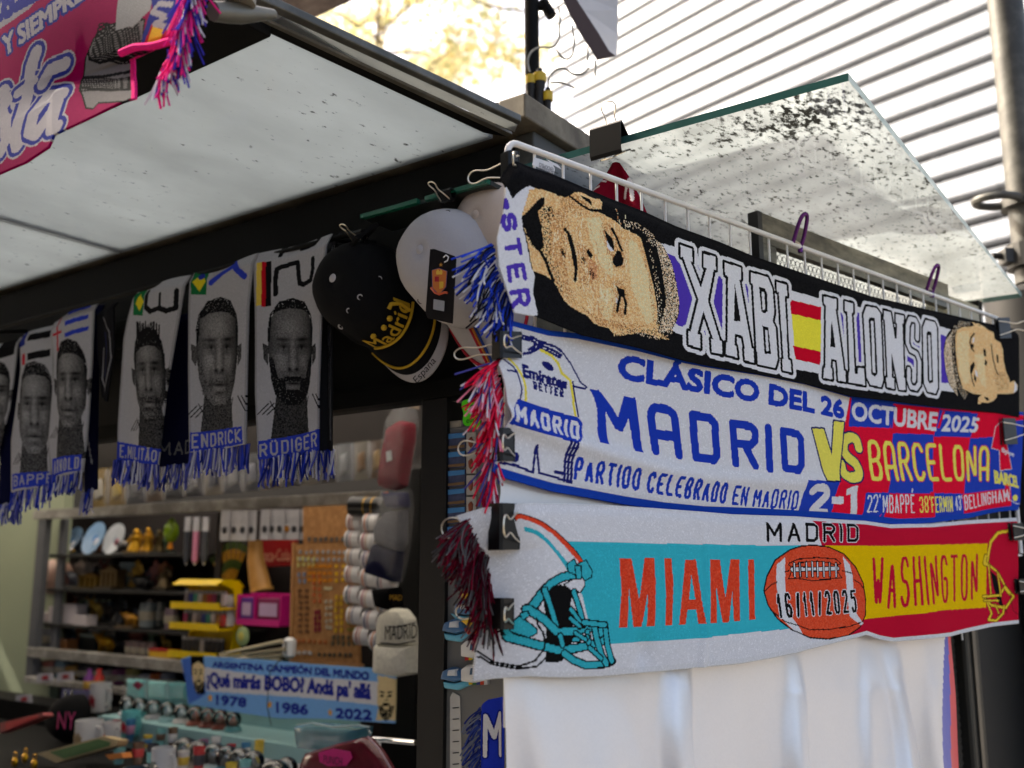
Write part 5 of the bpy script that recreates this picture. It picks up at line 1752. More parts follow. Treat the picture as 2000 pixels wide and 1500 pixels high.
def hang_scarf(label, top, left, right, bottom, na, nb, fr_len=.045, draw=None, base=GW_, border=True, amp=.008, seed=1, group="portrait scarves hanging under the fascia", off=0.0, fr_cols=None, name="hanging_scarf"):
    sh = Sheet(lambda x, y: onF(x, y, UR + off), -Kv, top, bottom, left, right, na, nb, base)
    if draw:
        draw(sh)
    if border:
        e = (sh.a < .03) | (sh.a > .97)
        sh.C[e] = sh.C[e] * .75
    weave(sh, .15)
    t = thing(name, label, "scarf", K(*uvz(onF(*top[0], UR + off))), KROT, group)
    f = folds(seed, amp)
    sh.finish("cloth", t, WOVEN, lambda x, y, a, b: f(x, y, a, b) + .006 * np.sin(a * 5 + seed) - .02 * np.clip(b - .94, 0, 1) / .06 * .5, K(UR + off, 0, 0), -Ku, thick=.003)
    if fr_len:
        fringe("fringe", t, [onF(x, y - 2, UR + off) for x, y in bottom], [-Zv, -Zv], max(24, int(na * .55)), fr_len, fr_cols or [LB, AL(60, 65, 130), (.4, .4, .46), AL(20, 30, 90), (.25, .25, .33)], spread=.3, r=.0016, seg=5, sag=.6, lj=.25)
    return t
Z2 = ((0, 450), 2.679)
Z3 = ((480, 380), 3.846)
def d_rud(sh):
    sh.poly([(95, 515), (135, 510), (130, 830), (90, 840)], AL(190, 165, 70), *Z3)
    sh.poly([(128, 508), (160, 505), (155, 845), (124, 845)], AL(150, 20, 30), *Z3)
    sh.poly([(156, 505), (192, 500), (186, 835), (152, 842)], GB, *Z3)
    # number 22 lying on its side
    sh.stroke([(215, 745), (215, 640), (225, 560), (245, 545), (340, 510), (372, 505), (378, 600), (385, 660), (420, 670), (480, 640), (500, 560), (500, 480)], .0088, GB, *Z3)
    sh.stroke([(240, 450), (250, 390), (270, 370)], .0088, GB, *Z3)
    sh.stroke([(390, 395), (440, 385), (500, 360), (520, 320)], .0088, GB, *Z3)
    portrait(sh, (566, 688), 44, 100, .13, .95, 5, beard=.93, hair_h=.09, jaw=.9)
    sh.poly([(508, 862), (626, 838), (626, 880), (508, 902)], LB)
    sh.text("RÜDIGER", (510, 868), (620, 843), (621, 873), (511, 893), .0034, GW_, gap=.5)
hang_scarf("white portrait scarf with a bearded face above a blue name strip, beside the black cap", [(498, 494), (570, 474), (644, 455)], [(498, 494), (501, 606), (501, 770), (508, 898)], [(644, 455), (633, 562), (628, 666), (624, 770), (624, 880)], [(508, 898), (566, 890), (624, 880)], 110, 260, draw=d_rud, seed=2)
def d_end(sh):
    sh.poly([(1003, 212), (1076, 196), (1070, 335), (1003, 336)], AL(20, 90, 50), *Z2)
    sh.poly([(1010, 272), (1040, 222), (1070, 262), (1040, 318)], AL(190, 175, 40), *Z2)
    sh.ellipse((1044, 240), 16, 18, AL(30, 40, 120), *Z2)
    sh.stroke([(1095, 270), (1150, 222), (1205, 190)], .0115, LB, *Z2)
    sh.stroke([(1200, 155), (1240, 200), (1296, 245)], .0115, LB, *Z2)
    portrait(sh, (427, 690), 45, 103, .2, .92, 8, beard=.18, hair_h=.13, jaw=.9)
    sh.poly([(1000, 1058), (1288, 1028), (1292, 1120), (1000, 1158)], LB, *Z2)
    sh.text("ENDRICK", (1006, 1068), (1280, 1040), (1284, 1108), (1006, 1142), .0038, GW_, *Z2, gap=.5)
hang_scarf("white portrait scarf with a young man in short hair and a blue chevron", [(373, 531), (440, 512), (502, 493)], [(373, 531), (370, 600), (370, 720), (372, 884)], [(502, 493), (492, 600), (490, 740), (488, 868)], [(372, 884), (430, 878), (488, 868)], 110, 260, draw=d_end, seed=3)
def d_mil(sh):
    sh.poly([(692, 330), (748, 280), (738, 445), (684, 440)], AL(20, 90, 50), *Z2)
    sh.poly([(698, 380), (720, 330), (742, 370), (718, 420)], AL(190, 175, 40), *Z2)
    sh.stroke([(760, 320), (755, 400), (790, 425), (845, 410), (890, 425), (935, 410), (940, 320)], .0105, GB, *Z2)
    sh.stroke([(850, 335), (850, 405)], .007, GB, *Z2)
    portrait(sh, (294, 733), 36, 88, .16, .95, 11, beard=.45, hair_h=.2, lean=-.05, tuft=True, jaw=.72)
    sh.poly([(594, 1102), (842, 1146), (830, 1226), (594, 1204)], LB, *Z2)
    sh.text("E.MILITÃO", (608, 1118), (832, 1152), (824, 1212), (606, 1186), .0034, GW_, *Z2, gap=.5)
hang_scarf("white portrait scarf with a curly topped man turned to the side", [(262, 562), (310, 548), (368, 536)], [(262, 562), (246, 618), (237, 659), (224, 823), (222, 900)], [(368, 536), (351, 637), (328, 767), (311, 908)], [(222, 900), (270, 904), (311, 908)], 100, 260, draw=d_mil, seed=4)
def d_arn(sh):
    sh.stroke([(298, 455), (294, 625)], .006, AL(150, 20, 36), *Z2)
    sh.stroke([(268, 545), (324, 530)], .006, AL(150, 20, 36), *Z2)
    for y in (400, 460, 520):
        sh.poly([(350, y + 20), (465, y - 20), (462, y + 4), (350, y + 44)], LB, *Z2)
    portrait(sh, (137, 752), 32, 84, .2, .92, 13, beard=.12, hair_h=.16, jaw=.78)
    sh.poly([(262, 1195), (420, 1172), (416, 1256), (262, 1290)], LB, *Z2)
    sh.text("ARNOLD", (272, 1206), (412, 1184), (408, 1246), (272, 1276), .0032, GW_, *Z2, gap=.5)
hang_scarf("white portrait scarf with a red cross flag and blue bars above the face", [(93, 628), (140, 606), (183, 586)], [(93, 628), (99, 711), (88, 860), (97, 932)], [(183, 586), (176, 711), (166, 845), (158, 922)], [(97, 932), (130, 928), (158, 922)], 80, 240, draw=d_arn, seed=5, off=.02)
def d_mba(sh):
    sh.poly([(90, 545), (135, 525), (135, 600), (92, 612)], AL(30, 40, 110), *Z2)
    sh.poly([(112, 650), (135, 645), (135, 700), (112, 708)], AL(150, 20, 36), *Z2)
    for y in (540, 640):
        sh.poly([(150, y + 5), (248, y - 25), (246, y + 15), (150, y + 42)], GB, *Z2)
    portrait(sh, (68, 800), 29, 88, .24, .9, 17, beard=.05, hair_h=.14, jaw=.8)
    sh.poly([(70, 1275), (268, 1258), (266, 1328), (70, 1358)], LB, *Z2)
    sh.text("MBAPPÉ", (40, 1290), (264, 1268), (262, 1318), (40, 1346), .0032, GW_, *Z2, gap=.5)
hang_scarf("white portrait scarf with a smiling man and black number bars", [(34, 652), (64, 642), (96, 630)], [(34, 652), (36, 720), (20, 860), (22, 962)], [(96, 630), (98, 750), (92, 870), (98, 946)], [(22, 962), (60, 955), (98, 946)], 80, 240, draw=d_mba, seed=6, off=.035)
def d_left(sh):
    portrait(sh, (-14, 770), 28, 62, .26, .9, 19, hair_h=.2)
    sh.poly([(-5, 600 + 450 / 2.679 - 150), (25, 660), (22, 690), (-8, 700)], GB)
hang_scarf("portrait scarf cut off by the left edge of the photo", [(-62, 690), (-20, 672), (30, 655)], [(-62, 690), (-60, 780), (-56, 900)], [(30, 655), (22, 740), (14, 800), (-6, 880)], [(-56, 900), (-30, 890), (-6, 880)], 70, 160, draw=d_left, seed=7, off=.05)
DKN = AL(14, 16, 40)
def d_dark1(sh):
    sh.text("MAD", (316, 866), (370, 858), (370, 884), (316, 892), .003, (.14, .14, .14))
hang_scarf("dark navy scarf showing between the curly topped and the chevron portrait scarves", [(330, 620), (376, 600)], [(330, 620), (322, 760), (316, 912)], [(376, 600), (376, 760), (374, 906)], [(316, 912), (374, 906)], 50, 160, draw=d_dark1, base=DKN, seed=8, off=.05, group=None)
def d_dark2(sh):
    for x in (641, 650):
        sh.stroke([(x + 8, 480), (x - 2, 640), (x, 860)], .0016, (.3, .3, .32))
hang_scarf("black and white edged back of a scarf beside the bearded portrait scarf", [(622, 470), (664, 452)], [(622, 470), (618, 640), (624, 885)], [(664, 452), (655, 640), (652, 880)], [(624, 885), (652, 880)], 40, 160, draw=d_dark2, base=(.02, .02, .022), seed=9, off=.03, group=None)
def d_dark3(sh):
    sh.stroke([(200, 620), (222, 650), (224, 700), (206, 775), (196, 740), (200, 680)], .0022, (.22, .22, .24))
    sh.stroke([(206, 650), (212, 690), (202, 735)], .002, AL(30, 36, 100))
hang_scarf("black pennant with a thin pale outline hanging left of the curly topped portrait", [(188, 605), (228, 590)], [(188, 605), (190, 700), (196, 776)], [(228, 590), (230, 680), (212, 785)], [(196, 776), (212, 785)], 50, 110, draw=d_dark3, base=(.012, .012, .014), seed=10, off=.03, fr_len=0, group=None, name="pennant")
def d_dark4(sh):
    sh.stroke([(176, 700), (172, 800), (178, 905)], .002, (.3, .3, .32))
hang_scarf("dark scarf back peeking out behind the red cross portrait scarf", [(170, 600), (190, 592)], [(170, 600), (164, 760), (160, 965)], [(190, 592), (188, 760), (182, 955)], [(160, 965), (182, 955)], 24, 120, draw=d_dark4, base=DKN, seed=12, off=.06, group=None)
def d_dark5(sh):
    pass
hang_scarf("plain dark scarf behind the smiling portrait scarf at the left", [(14, 668), (48, 650)], [(14, 668), (6, 820), (0, 985)], [(48, 650), (40, 820), (40, 985)], [(0, 985), (40, 985)], 30, 120, base=DKN, seed=14, off=.07, group=None)

# ---------------- caps
def cap(label, button_px, brim_px, U_, size, crown_m, brim_m, edge_m, side, seed=0, eyelets=True):
    """U_ depth plane; the cap hangs with its button towards the left and its brim down"""
    A, B = onF(*button_px, U_), onF(*brim_px, U_)
    fwd = unit(B - A)
    up = V3(-.60, -.78, .12)
    up = unit(up - fwd * (up @ fwd))
    sid = np.cross(fwd, up)
    t = thing("baseball_cap", label, "cap", A, 0, "caps hanging beside the wire grid")
    O = A - up * size * .62 + fwd * size * .0
    b = MB()
    nu, nv = 36, 14
    vs, fs = [], []
    for j in range(nv + 1):
        th = (math.pi / 2) * j / nv
        for i in range(nu):
            a = 2 * math.pi * i / nu
            fx = math.cos(a) * (1.0 + .12 * math.cos(a))
            rr = math.cos(th) ** .62
            hgt = math.sin(th) ** .9
            seam = 1 + .022 * math.sin(2.3 * a + 3 * th + seed) * math.cos(th) + .012 * math.sin(7 * a + 5 * th)
            vs.append(O + fwd * fx * rr * size * .62 * seam + sid * math.sin(a) * rr * size * .52 * seam + up * hgt * size * .62)
    for j in range(nv):
        for i in range(nu):
            k = (i + 1) % nu
            fs.append((j * nu + i, j * nu + k, (j + 1) * nu + k, (j + 1) * nu + i))
    b.add(vs, fs)
    crown = b.build("crown", crown_m, t, world=True, smooth=True)
    md = crown.modifiers.new("cloth", 'SOLIDIFY')
    md.thickness = .003
    for k in range(6):
        a = k * math.pi / 3 + .0
        b = MB()
        b.tube([O + (fwd * math.cos(a) * (1.0 + .12 * math.cos(a)) * .62 + sid * math.sin(a) * .52) * math.cos(th) ** .62 * size * 1.004 + up * math.sin(th) ** .9 * size * .623 for th in np.linspace(.02, 1.5, 14)], .0009, 5)
        b.build("seam", mat("seam_thread", S(96, 92, 92), .9) if crown_m is not blk else mat("seam_black", S(34, 34, 34), .9), t, world=True, smooth=True)
    b = MB()
    b.lathe([(.0, .005), (.006, .004), (.009, .001), (.009, -.002)], O + up * size * .62, 14, sid, fwd, up)
    b.build("button", edge_m, t, world=True, smooth=True)
    # brim: curved sheet with real thickness and an edge band
    def brim_pt(q, r):
        a = (q - .5) * math.pi * .92
        rad = size * (.60 + .40 * r)
        f = math.cos(a)
        ext = size * .62 * r * max(0, f) ** .6
        x = math.sin(a) * size * (.52 + .02 * r)
        y = f * size * .68 + ext
        sag = -.30 * size * (math.sin(a) ** 2) * (.35 + .5 * r) - .05 * size * r
        return O + fwd * y + sid * x + up * sag
    def brim_strip(r0, r1, name, m_, lift=0, n=30, q0=0.0, q1=1.0):
        b = MB()
        R = np.linspace(r0, r1, 7)
        Q = np.linspace(q0, q1, n)
        vs = [brim_pt(q, r) + up * (lift) for q in Q for r in R]
        vs += [brim_pt(q, r) + up * (lift - .0028) for q in Q for r in R]
        k = len(R)
        N = n * k
        fs = []
        for i in range(n - 1):
            for j in range(k - 1):
                a = i * k + j
                fs += [(a, a + 1, a + k + 1, a + k), (N + a, N + a + k, N + a + k + 1, N + a + 1)]
            fs += [(i * k + k - 1, N + i * k + k - 1, N + (i + 1) * k + k - 1, (i + 1) * k + k - 1), (i * k, (i + 1) * k, N + (i + 1) * k, N + i * k)]
        for i in (0, n - 1):
            for j in range(k - 1):
                a = i * k + j
                fs.append((a, N + a, N + a + 1, a + 1))
        b.add(vs, fs)
        return b.build(name, m_, t, world=True, smooth=True)
    brim_strip(0, .8, "brim", brim_m)
    brim_strip(.8, 1.0, "brim_edge", edge_m)
    return t, O, fwd, up, sid, brim_pt
blk = mat("black_cotton", S(14, 14, 15), .9, noise=.2, scale=300, spec=.15, bump=.2)
wht = mat("white_cotton", S(168, 164, 164), .9, noise=.05, scale=300, spec=.15, bump=.2)
bge = mat("beige_cotton", S(190, 172, 156), .9, noise=.05, scale=300, spec=.15, bump=.2)
yel = mat("yellow_thread", S(190, 150, 30), .7)
cpt, O_, fw, up_, sd_, bp_ = cap("black cap with a gold crown emblem and white brim edge hanging under the fascia", (652, 544), (795, 742), 1.07, .150, blk, blk, wht, 1)
m = MB()
m.tube([bp_(q, .62) + up_ * .002 for q in np.linspace(.06, .94, 30)], .0022, 6)
m.build("piping", yel, cpt, world=True, smooth=True)
def crown_pt(O, fw, up_, sd_, size, a, th):
    fx = math.cos(a) * (1.0 + .12 * math.cos(a))
    rr = math.cos(th) ** .62
    return O + fw * fx * rr * size * .62 + sd_ * math.sin(a) * rr * size * .52 + up_ * math.sin(th) ** .9 * size * .62
m = MB()
for (a0, th0) in ((-.9, .75), (.9, .75), (.3, 1.1), (-.3, 1.1)):
    q = crown_pt(O_, fw, up_, sd_, .150, a0, th0)
    nrm = unit(q - O_)
    m = MB()
    m.tube([q + nrm * .0018 + V3(*(unit(np.cross(nrm, fw)) * .004 * math.cos(b) + unit(np.cross(nrm, unit(np.cross(nrm, fw)))) * .004 * math.sin(b))) for b in np.linspace(0, 2 * math.pi, 10, endpoint=False)], .0011, 6, closed=True)
    m.build("eyelet", wht, cpt, world=True, smooth=True)
m = MB()
arc = [crown_pt(O_, fw, up_, sd_, .160, a, .06) for a in np.linspace(-.66, .66, 16)]
m.tube(arc, .0026, 6)
m.build("crown_base", yel, cpt, world=True, smooth=True)
sgn = 1.0 if (crown_pt(O_, fw, up_, sd_, .15, .3, .1) - crown_pt(O_, fw, up_, sd_, .15, -.3, .1)) @ -Kv > 0 else -1.0
bend_ = lambda P: np.array([crown_pt(O_, fw, up_, sd_, .162, sgn * (-.6 + 1.2 * p[0]), .12 + (.26 + .25 * (p[0] - .4) ** 2) * p[1]) for p in P])
for k in range(2):
    text_mesh("crown_lettering", "Madrid", cpt, V3(k * .012, k * .03, 0), V3(1, 0, 0), V3(0, 1, 0), 1.0, yel, .0, width=1.0, bend=bend_)
m = MB()
m.tube([crown_pt(O_, fw, up_, sd_, .162, sgn * a, th) for a, th in ((.5, .12), (.56, .32), (.48, .5), (.38, .52))], .0036, 6)
for a in (-.3, 0, .22):
    m.ball(crown_pt(O_, fw, up_, sd_, .162, sgn * a, .44), .005, 8)
m.build("crown_emblem", yel, cpt, world=True, smooth=True)
qa, qb = bp_(.30, .96), bp_(.62, .96)
xd = unit(bp_(.66, .9) - bp_(.34, .9))
def on_brim(Pn):
    out = []
    for p in Pn:
        out.append(p)
    return np.array(out)
c0 = bp_(.5, .9)
yd = unit(bp_(.5, .5) - bp_(.5, 1.0))
xs = xd if (xd @ -Kv) > 0 else -xd
text_mesh("lettering", "España", cpt, c0 - xs * .032 - yd * .009 + up_ * .004, xs, yd, .017, mat("black_thread", S(18, 18, 18), .8), .001)
m = MB()
m.tube([crown_pt(O_, fw, up_, sd_, .150, 2.7, .3), onF(700, 462, 1.08), onF(735, 440, 1.10), crown_pt(O_, fw, up_, sd_, .150, -2.6, .3)], [.006, .005, .005, .006], 6)
m.build("strap", blk, cpt, world=True, smooth=True)

cp2, O2, fw2, up2, sd2, bp2 = cap("white cap with a black hang tag and red edged brim beside the wire grid", (822, 488), (930, 738), 1.06, .150, wht, wht, wht, 1)
m = MB()
m.tube([bp2(q, .84) + up2 * .002 for q in np.linspace(.04, .96, 30)], .0028, 6)
m.build("piping", mat("red_thread", S(170, 24, 44), .8), cp2, world=True, smooth=True)
for k, cc in enumerate(((30, 50, 110), (190, 110, 40), (170, 24, 44))):
    m = MB()
    m.tube([bp2(.58 + k * .022, r) + up2 * .0022 for r in np.linspace(.05, .8, 8)], .0021, 6)
    m.tube([crown_pt(O2, fw2, up2, sd2, .151, .15 + k * .05, th) for th in np.linspace(.1, 1.4, 12)], .0021, 6)
    m.build("stripe", cmat(cc, .8), cp2, world=True, smooth=True)
tagq = [onF(x, y, .985) for x, y in ((840, 487), (848, 486), (888, 500), (891, 506), (884, 632), (878, 631), (835, 621), (831, 612))]
htag = thing("hang_tag", "black card hang tag with an orange crest tied to the white cap", "tag", tagq[0], KROT)
m = MB()
m.slab(tagq, Ku * .0008)
m.build("card", mat("black_card", S(16, 16, 17), .35), htag, world=True)
tp = lambda x, y: onF(x, y, .984)
def tq(pp, name, c, par=htag, u_=.9835):
    m = MB()
    m.slab([onF(x, y, u_) for x, y in pp], Ku * .0004)
    return m.build(name, cmat(c, .5), par, world=True)
tq([(844, 528), (858, 524), (873, 530), (871, 560), (858, 576), (845, 562)], "crest", (196, 112, 52))
m = MB()
m.tube([tp(x, y) for x, y in ((844, 528), (858, 524), (873, 530), (871, 560), (858, 576), (845, 562), (844, 528))], .0007, 5)
m.build("crest_border", cmat((40, 50, 110), .5), htag, world=True)
tq([(849, 540), (857, 540), (857, 550), (849, 550)], "crest_field", (160, 34, 44), u_=.983)
tq([(858, 550), (866, 550), (865, 562), (858, 564)], "crest_field", (210, 170, 60), u_=.983)
tq([(852, 530), (855, 526), (858, 531), (861, 526), (864, 531), (863, 536), (852, 536)], "crest_crown", (220, 180, 70), u_=.983)
m = MB()
m.tube([tp(x, y) for x, y in ((842, 562), (850, 572), (858, 575), (868, 571), (874, 572))], .0016, 6)
m.build("crest_ribbon", cmat((200, 80, 40), .5), htag, world=True)
star = []
for k in range(10):
    a = math.pi * k / 5
    r = 4.2 if k % 2 == 0 else 1.8
    star.append((861 + r * math.sin(a), 517 - r * math.cos(a)))
tq(star, "star", (190, 130, 50))
tq([(847, 584), (868, 588), (867, 608), (846, 604)], "price_label", (150, 150, 150))
m = MB()
m.tube([tp(x, y) for x, y in ((868, 512), (874, 509), (876, 502), (871, 498), (866, 503))], .0009, 6)
m.build("hook", WHITE_PLASTIC, htag, world=True)
m = MB()
em = crown_pt(O2, fw2, up2, sd2, .152, -.1, .12)
ringp = [crown_pt(O2, fw2, up2, sd2, .153, .05 + .30 * math.cos(b), .30 + .2 * math.sin(b)) for b in np.linspace(0, 2 * math.pi, 12, endpoint=False)]
m.add(ringp, [tuple(range(12))])
m.build("embroidered_crest", mat("crest_thread", S(120, 60, 40), .9, noise=.7, scale=180), cp2, world=True)
for (a0, th0) in ((-.9, .75), (.9, .75), (-2.2, .75)):
    q = crown_pt(O2, fw2, up2, sd2, .152, a0, th0)
    nrm = unit(q - O2)
    e1 = unit(np.cross(nrm, fw2))
    m = MB()
    m.tube([q + e1 * .004 * math.cos(b) + np.cross(nrm, e1) * .004 * math.sin(b) for b in np.linspace(0, 6.283, 10, endpoint=False)], .0011, 6, closed=True)
    m.build("eyelet", mat("seam_thread", S(96, 92, 92), .9), cp2, world=True, smooth=True)
cp3, O3, fw3, up3, sd3, bp3 = cap("beige cap half hidden by the blue and white fringe at the grid corner", (930, 420), (985, 560), 1.12, .12, bge, bge, bge, 1)
for (a0, th0) in ((.2, .9), (-.2, .5)):
    q = crown_pt(O3, fw3, up3, sd3, .121, a0, th0)
cp4, O4, fw4, up4, sd4, bp4 = cap("pale grey cap tucked behind the white cap", (868, 455), (905, 540), 1.16, .085, mat("grey_cotton", S(170, 165, 165), .9), mat("grey_cotton", S(170, 165, 165), .9), wht, 1)
def small_clip(px, py, u_, label):
    p = onF(px, py, u_)
    binder_clip(p, Zv * -1 + Ku * .1, Kv, Ku, .025, .016, label, (.5, 1.2), (1.0, 1.4), group="clips holding the caps", gape=.008)
small_clip(872, 372, 1.10, "small black clip on the green glass edge above the white cap")
small_clip(700, 452, 1.10, "small black clip on the rail above the black cap")

# ---------------- pink scarf near the camera, tied to the canopy's front
UP = .575
PK = AL(122, 4, 62)
PW = (.36, .34, .36)
PN = AL(30, 38, 110)
Z1 = ((0, 0), 3.846)
sh = Sheet(lambda x, y: onF(x, y, UP), -Kv,
           [(-110, -40), (60, -110), (230, -190), (352, -240)], [(-110, 382), (-40, 356), (0, 342), (55, 320), (100, 290), (110, 266), (170, 235), (230, 200), (258, 190)],
           [(-110, -40), (-110, 200), (-110, 382)], [(352, -240), (368, -60), (352, 30), (330, 68), (290, 86), (262, 92), (236, 102), (240, 136), (258, 190)], 330, 220, PK)
sh.poly([(-200, -200), (520, -200), (330, -10), (250, 80), (100, 180), (0, 240), (-300, 330)], (.28, .27, .3), *Z1)
sh.font("28", (-60, -20), (125, -110), (135, 120), (-40, 190), PN, *Z1, bold=.003)
sh.stroke([(160, 60), (330, -30)], .016, PN, *Z1)
sh.font("Y SIEMPRE", (40, 290), (640, -110), (640, 0), (50, 425), PW, *Z1, bold=.0014, outline=[(.0035, PN)])
for pp, w in (([(30, 690), (60, 760), (20, 830), (60, 930), (70, 1060), (20, 1150), (-40, 1170)], .019), ([(30, 760), (100, 730), (110, 790)], .012), ([(275, 400), (240, 480), (205, 640), (165, 850), (130, 1010), (150, 1100)], .019), ([(130, 700), (250, 600)], .013),
              ([(440, 700), (330, 720), (250, 860), (235, 990), (290, 1010), (390, 820), (420, 700), (400, 900), (400, 970), (440, 960)], .018), ([(470, 470), (360, 520), (300, 620)], .016)):
    sh.stroke(pp, w, PW, *Z1, outline=[(.0075, PW), (.0052, PN)])
for pp, w in (([(30, 690), (60, 760), (20, 830), (60, 930), (70, 1060), (20, 1150), (-40, 1170)], .015), ([(275, 400), (240, 480), (205, 640), (165, 850), (130, 1010), (150, 1100)], .015), ([(130, 700), (250, 600)], .010),
              ([(440, 700), (330, 720), (250, 860), (235, 990), (290, 1010), (390, 820), (420, 700), (400, 900), (400, 970), (440, 960)], .014), ([(470, 470), (360, 520), (300, 620)], .013)):
    sh.stroke(pp, w, PW, *Z1)
# grey knitted figure
GR = (.16, .15, .15)
sh.poly([(800, 190), (1080, 150), (1040, 330), (940, 360), (900, 440), (900, 500), (960, 640), (990, 700), (920, 750), (720, 760), (690, 810), (640, 800), (610, 740), (560, 640), (570, 560), (620, 420), (700, 280)], GR, *Z1, outline=[(.002, GB)])
for y in range(180, 440, 16):
    sh.stroke([(640 + (440 - y) * .4, y), (720 + (440 - y) * .3, y - 8), (820, y + 4), (900, y - 6), (1040, y + 2)], .0018, GB, *Z1)
for y in range(560, 660, 16):
    sh.stroke([(560, y + 10), (700, y), (800, y + 8), (930, y - 20)], .0018, GB, *Z1)
sh.stroke([(570, 560), (700, 548), (900, 500)], .004, GB, *Z1)
sh.stroke([(570, 640), (760, 660), (950, 650)], .003, GB, *Z1)
sh.stroke([(640, 380), (640, 430), (700, 450), (880, 400)], .003, GB, *Z1)
sh.poly([(900, -80), (1180, -80), (1130, 80), (1000, 190), (860, 230), (880, 60)], (.3, .3, .3), *Z1)
sh.poly([(1110, -200), (1420, -200), (1390, 180), (1250, 330), (1030, 330), (1100, 170), (1150, 60)], PN, *Z1)
sh.poly([(1140, 180), (1240, 210), (1270, 260), (1150, 320), (1060, 320)], AL(150, 22, 36), *Z1)
sh.poly([(1145, 195), (1230, 225), (1200, 280), (1130, 320), (1080, 320)], AL(200, 165, 50), *Z1)
sh.stroke([(1300, 40), (1200, 30), (1150, 90), (1260, 130), (1160, 180), (1290, 210)], .006, PW, *Z1)
e = (sh.a > .985)
sh.C[e] = AL(205, 35, 110)
weave(sh, .15)
pink = thing("pink_scarf", "pink scarf with big white script hanging near the camera at the upper left", "scarf", onF(100, 100, UP), KROT)
fp = folds(31, .02)
sh.finish("cloth", pink, WOVEN, lambda x, y, a, b: fp(x, y, a, b) + .012 * np.sin(b * 9 + a * 3) * np.clip(a - .2, 0, 1), K(UP, 0, 0), -Ku, thick=.003)
pc = [AL(205, 35, 110), AL(60, 50, 150), (.5, .46, .52), AL(190, 40, 120), AL(46, 44, 140)]
fringe("fringe", pink, [onF(x, y, UP - .004) for x, y in ((372, -80), (360, 0), (352, 40), (338, 70))], [-Zv * .9 - Kv * .5, -Zv * 1.0 - Kv * .25], 190, .055, pc, spread=.45, r=.0011, sag=.9)
fringe("fringe", pink, [onF(x, y, UP - .004) for x, y in ((338, 82), (332, 112), (318, 140))], [-Zv * .9 - Kv * .3, -Zv * 1.0], 60, .036, pc, spread=.4, r=.0011, sag=.9)
sh = Sheet(lambda x, y: onF(x, y, UP + .006), -Kv, [(250, 92), (300, 88), (336, 78)], [(262, 186), (300, 150), (312, 145)], [(236, 96), (238, 130), (262, 186)], [(348, 80), (336, 118), (312, 145)], 50, 40, AL(205, 35, 110)) if False else None
m = MB()
hemp = [onF(x, y, UP - .006) for x, y in ((236, 104), (262, 92), (300, 90), (340, 78), (348, 92), (334, 122), (314, 140), (318, 156), (308, 182), (314, 212))]
Q = resample(hemp, 50)
for _ in range(4):
    Q[1:-1] = (Q[:-2] + Q[2:] + 2 * Q[1:-1]) / 4
m.tube(list(Q[:36]), .0042, 8)
m.tube(list(Q[35:]), [.003] * 8 + [.0015] * 7, 6)
m.build("hem", mat("pink_yarn_hem", AL(205, 30, 110), .95, noise=.3, scale=200, spec=.05, bump=.3), pink, world=True, smooth=True)

# ================================================================== INSIDE THE SHOP WINDOW
SH_U = 2.24
def at(px, py, u=SH_U):
    return onF(px, py, u)
def dim(px, py, u, w, h):
    p = onF(px, py, u)
    Y = p[1]
    return w * Y / (FPX * abs(-Kv[0] + Kv[1] * p[0] / Y)), h * Y / FPX
class Item:
    """a thing standing at picture point (px, bottom py) on depth u; local x right, y into the shop, z up"""
    def __init__(s, name, label, cat, px, py, w, h, u=SH_U, group=None, lift=0.0):
        p = onF(px, py, u)
        s.W, s.H = dim(px, py, u, w, h)
        s.o = thing(name, label, cat, p + Zv * lift, KROT, group)
    def part(s, name, m, fn, smooth=False, parent=None):
        b = MB()
        fn(b, s.W, s.H)
        return b.build(name, m, parent or s.o, smooth=smooth)
    def only(s, name, m, fn, smooth=False):
        return s.part(name, m, fn, smooth)
glassy = mat("clear_plastic", (.9, .92, .93), .12, trans=.9, ior=1.3, noise=.02)
teal_m = mat("turquoise_board", S(138, 178, 178), .5, noise=.15, scale=12)

# --- shelf unit
su = thing("shelf_unit", "white metal shelf unit full of small souvenirs inside the shop", "shelf unit", K(2.2, 3.4, 0), KROT)
alu = grime_mat("dirty_white_metal", S(120, 116, 108), S(176, 172, 162), 9, .5)
gry = mat("grey_upright", S(92, 93, 95), .5)
def spart(name, m, *q):
    return bevel(kpart(name, m, [q], su), .002)
spart("top_bar", alu, 2.19, 2.23, 2.06, 4.02, 1.778, 1.815)
spart("bottom_bar", alu, 2.18, 2.23, 2.86, 3.96, 1.232, 1.268)
spart("lower_bar", alu, 2.16, 2.20, 2.86, 3.93, 1.138, 1.16)
spart("upright", gry, 2.195, 2.225, 3.93, 3.985, 1.13, 1.778)
spart("upright", gry, 2.24, 2.26, 3.86, 3.90, 1.25, 1.778)
spart("upright", mat("dark_upright", S(42, 34, 28), .6), 2.24, 2.27, 2.86, 2.89, 1.25, 1.778)
for z in (1.635, 1.499, 1.360):
    spart("shelf", mat("dark_shelf", S(22, 20, 17), .5), 2.225, 2.5, 2.9, 3.93, z - .012, z)
spart("shelf", alu, 2.205, 2.5, 2.88, 3.93, 1.145, 1.152)
spart("shelf", mat("dark_shelf", S(22, 20, 17), .5), 2.231, 2.5, 2.88, 3.93, 1.24, 1.25)
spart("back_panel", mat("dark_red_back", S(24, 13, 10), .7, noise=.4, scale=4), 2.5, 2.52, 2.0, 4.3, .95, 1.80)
Z1s, Z2s, Z3s, Z4s, Z5s = 1.635, 1.499, 1.36, 1.25, 1.152
def sit(px, z, u):
    """picture point x and depth u -> world point on level z"""
    d = ray(px, 1100)
    d = d / d[1]
    t = u / (d @ Ku)
    return V3(d[0] * t, d[1] * t, z)
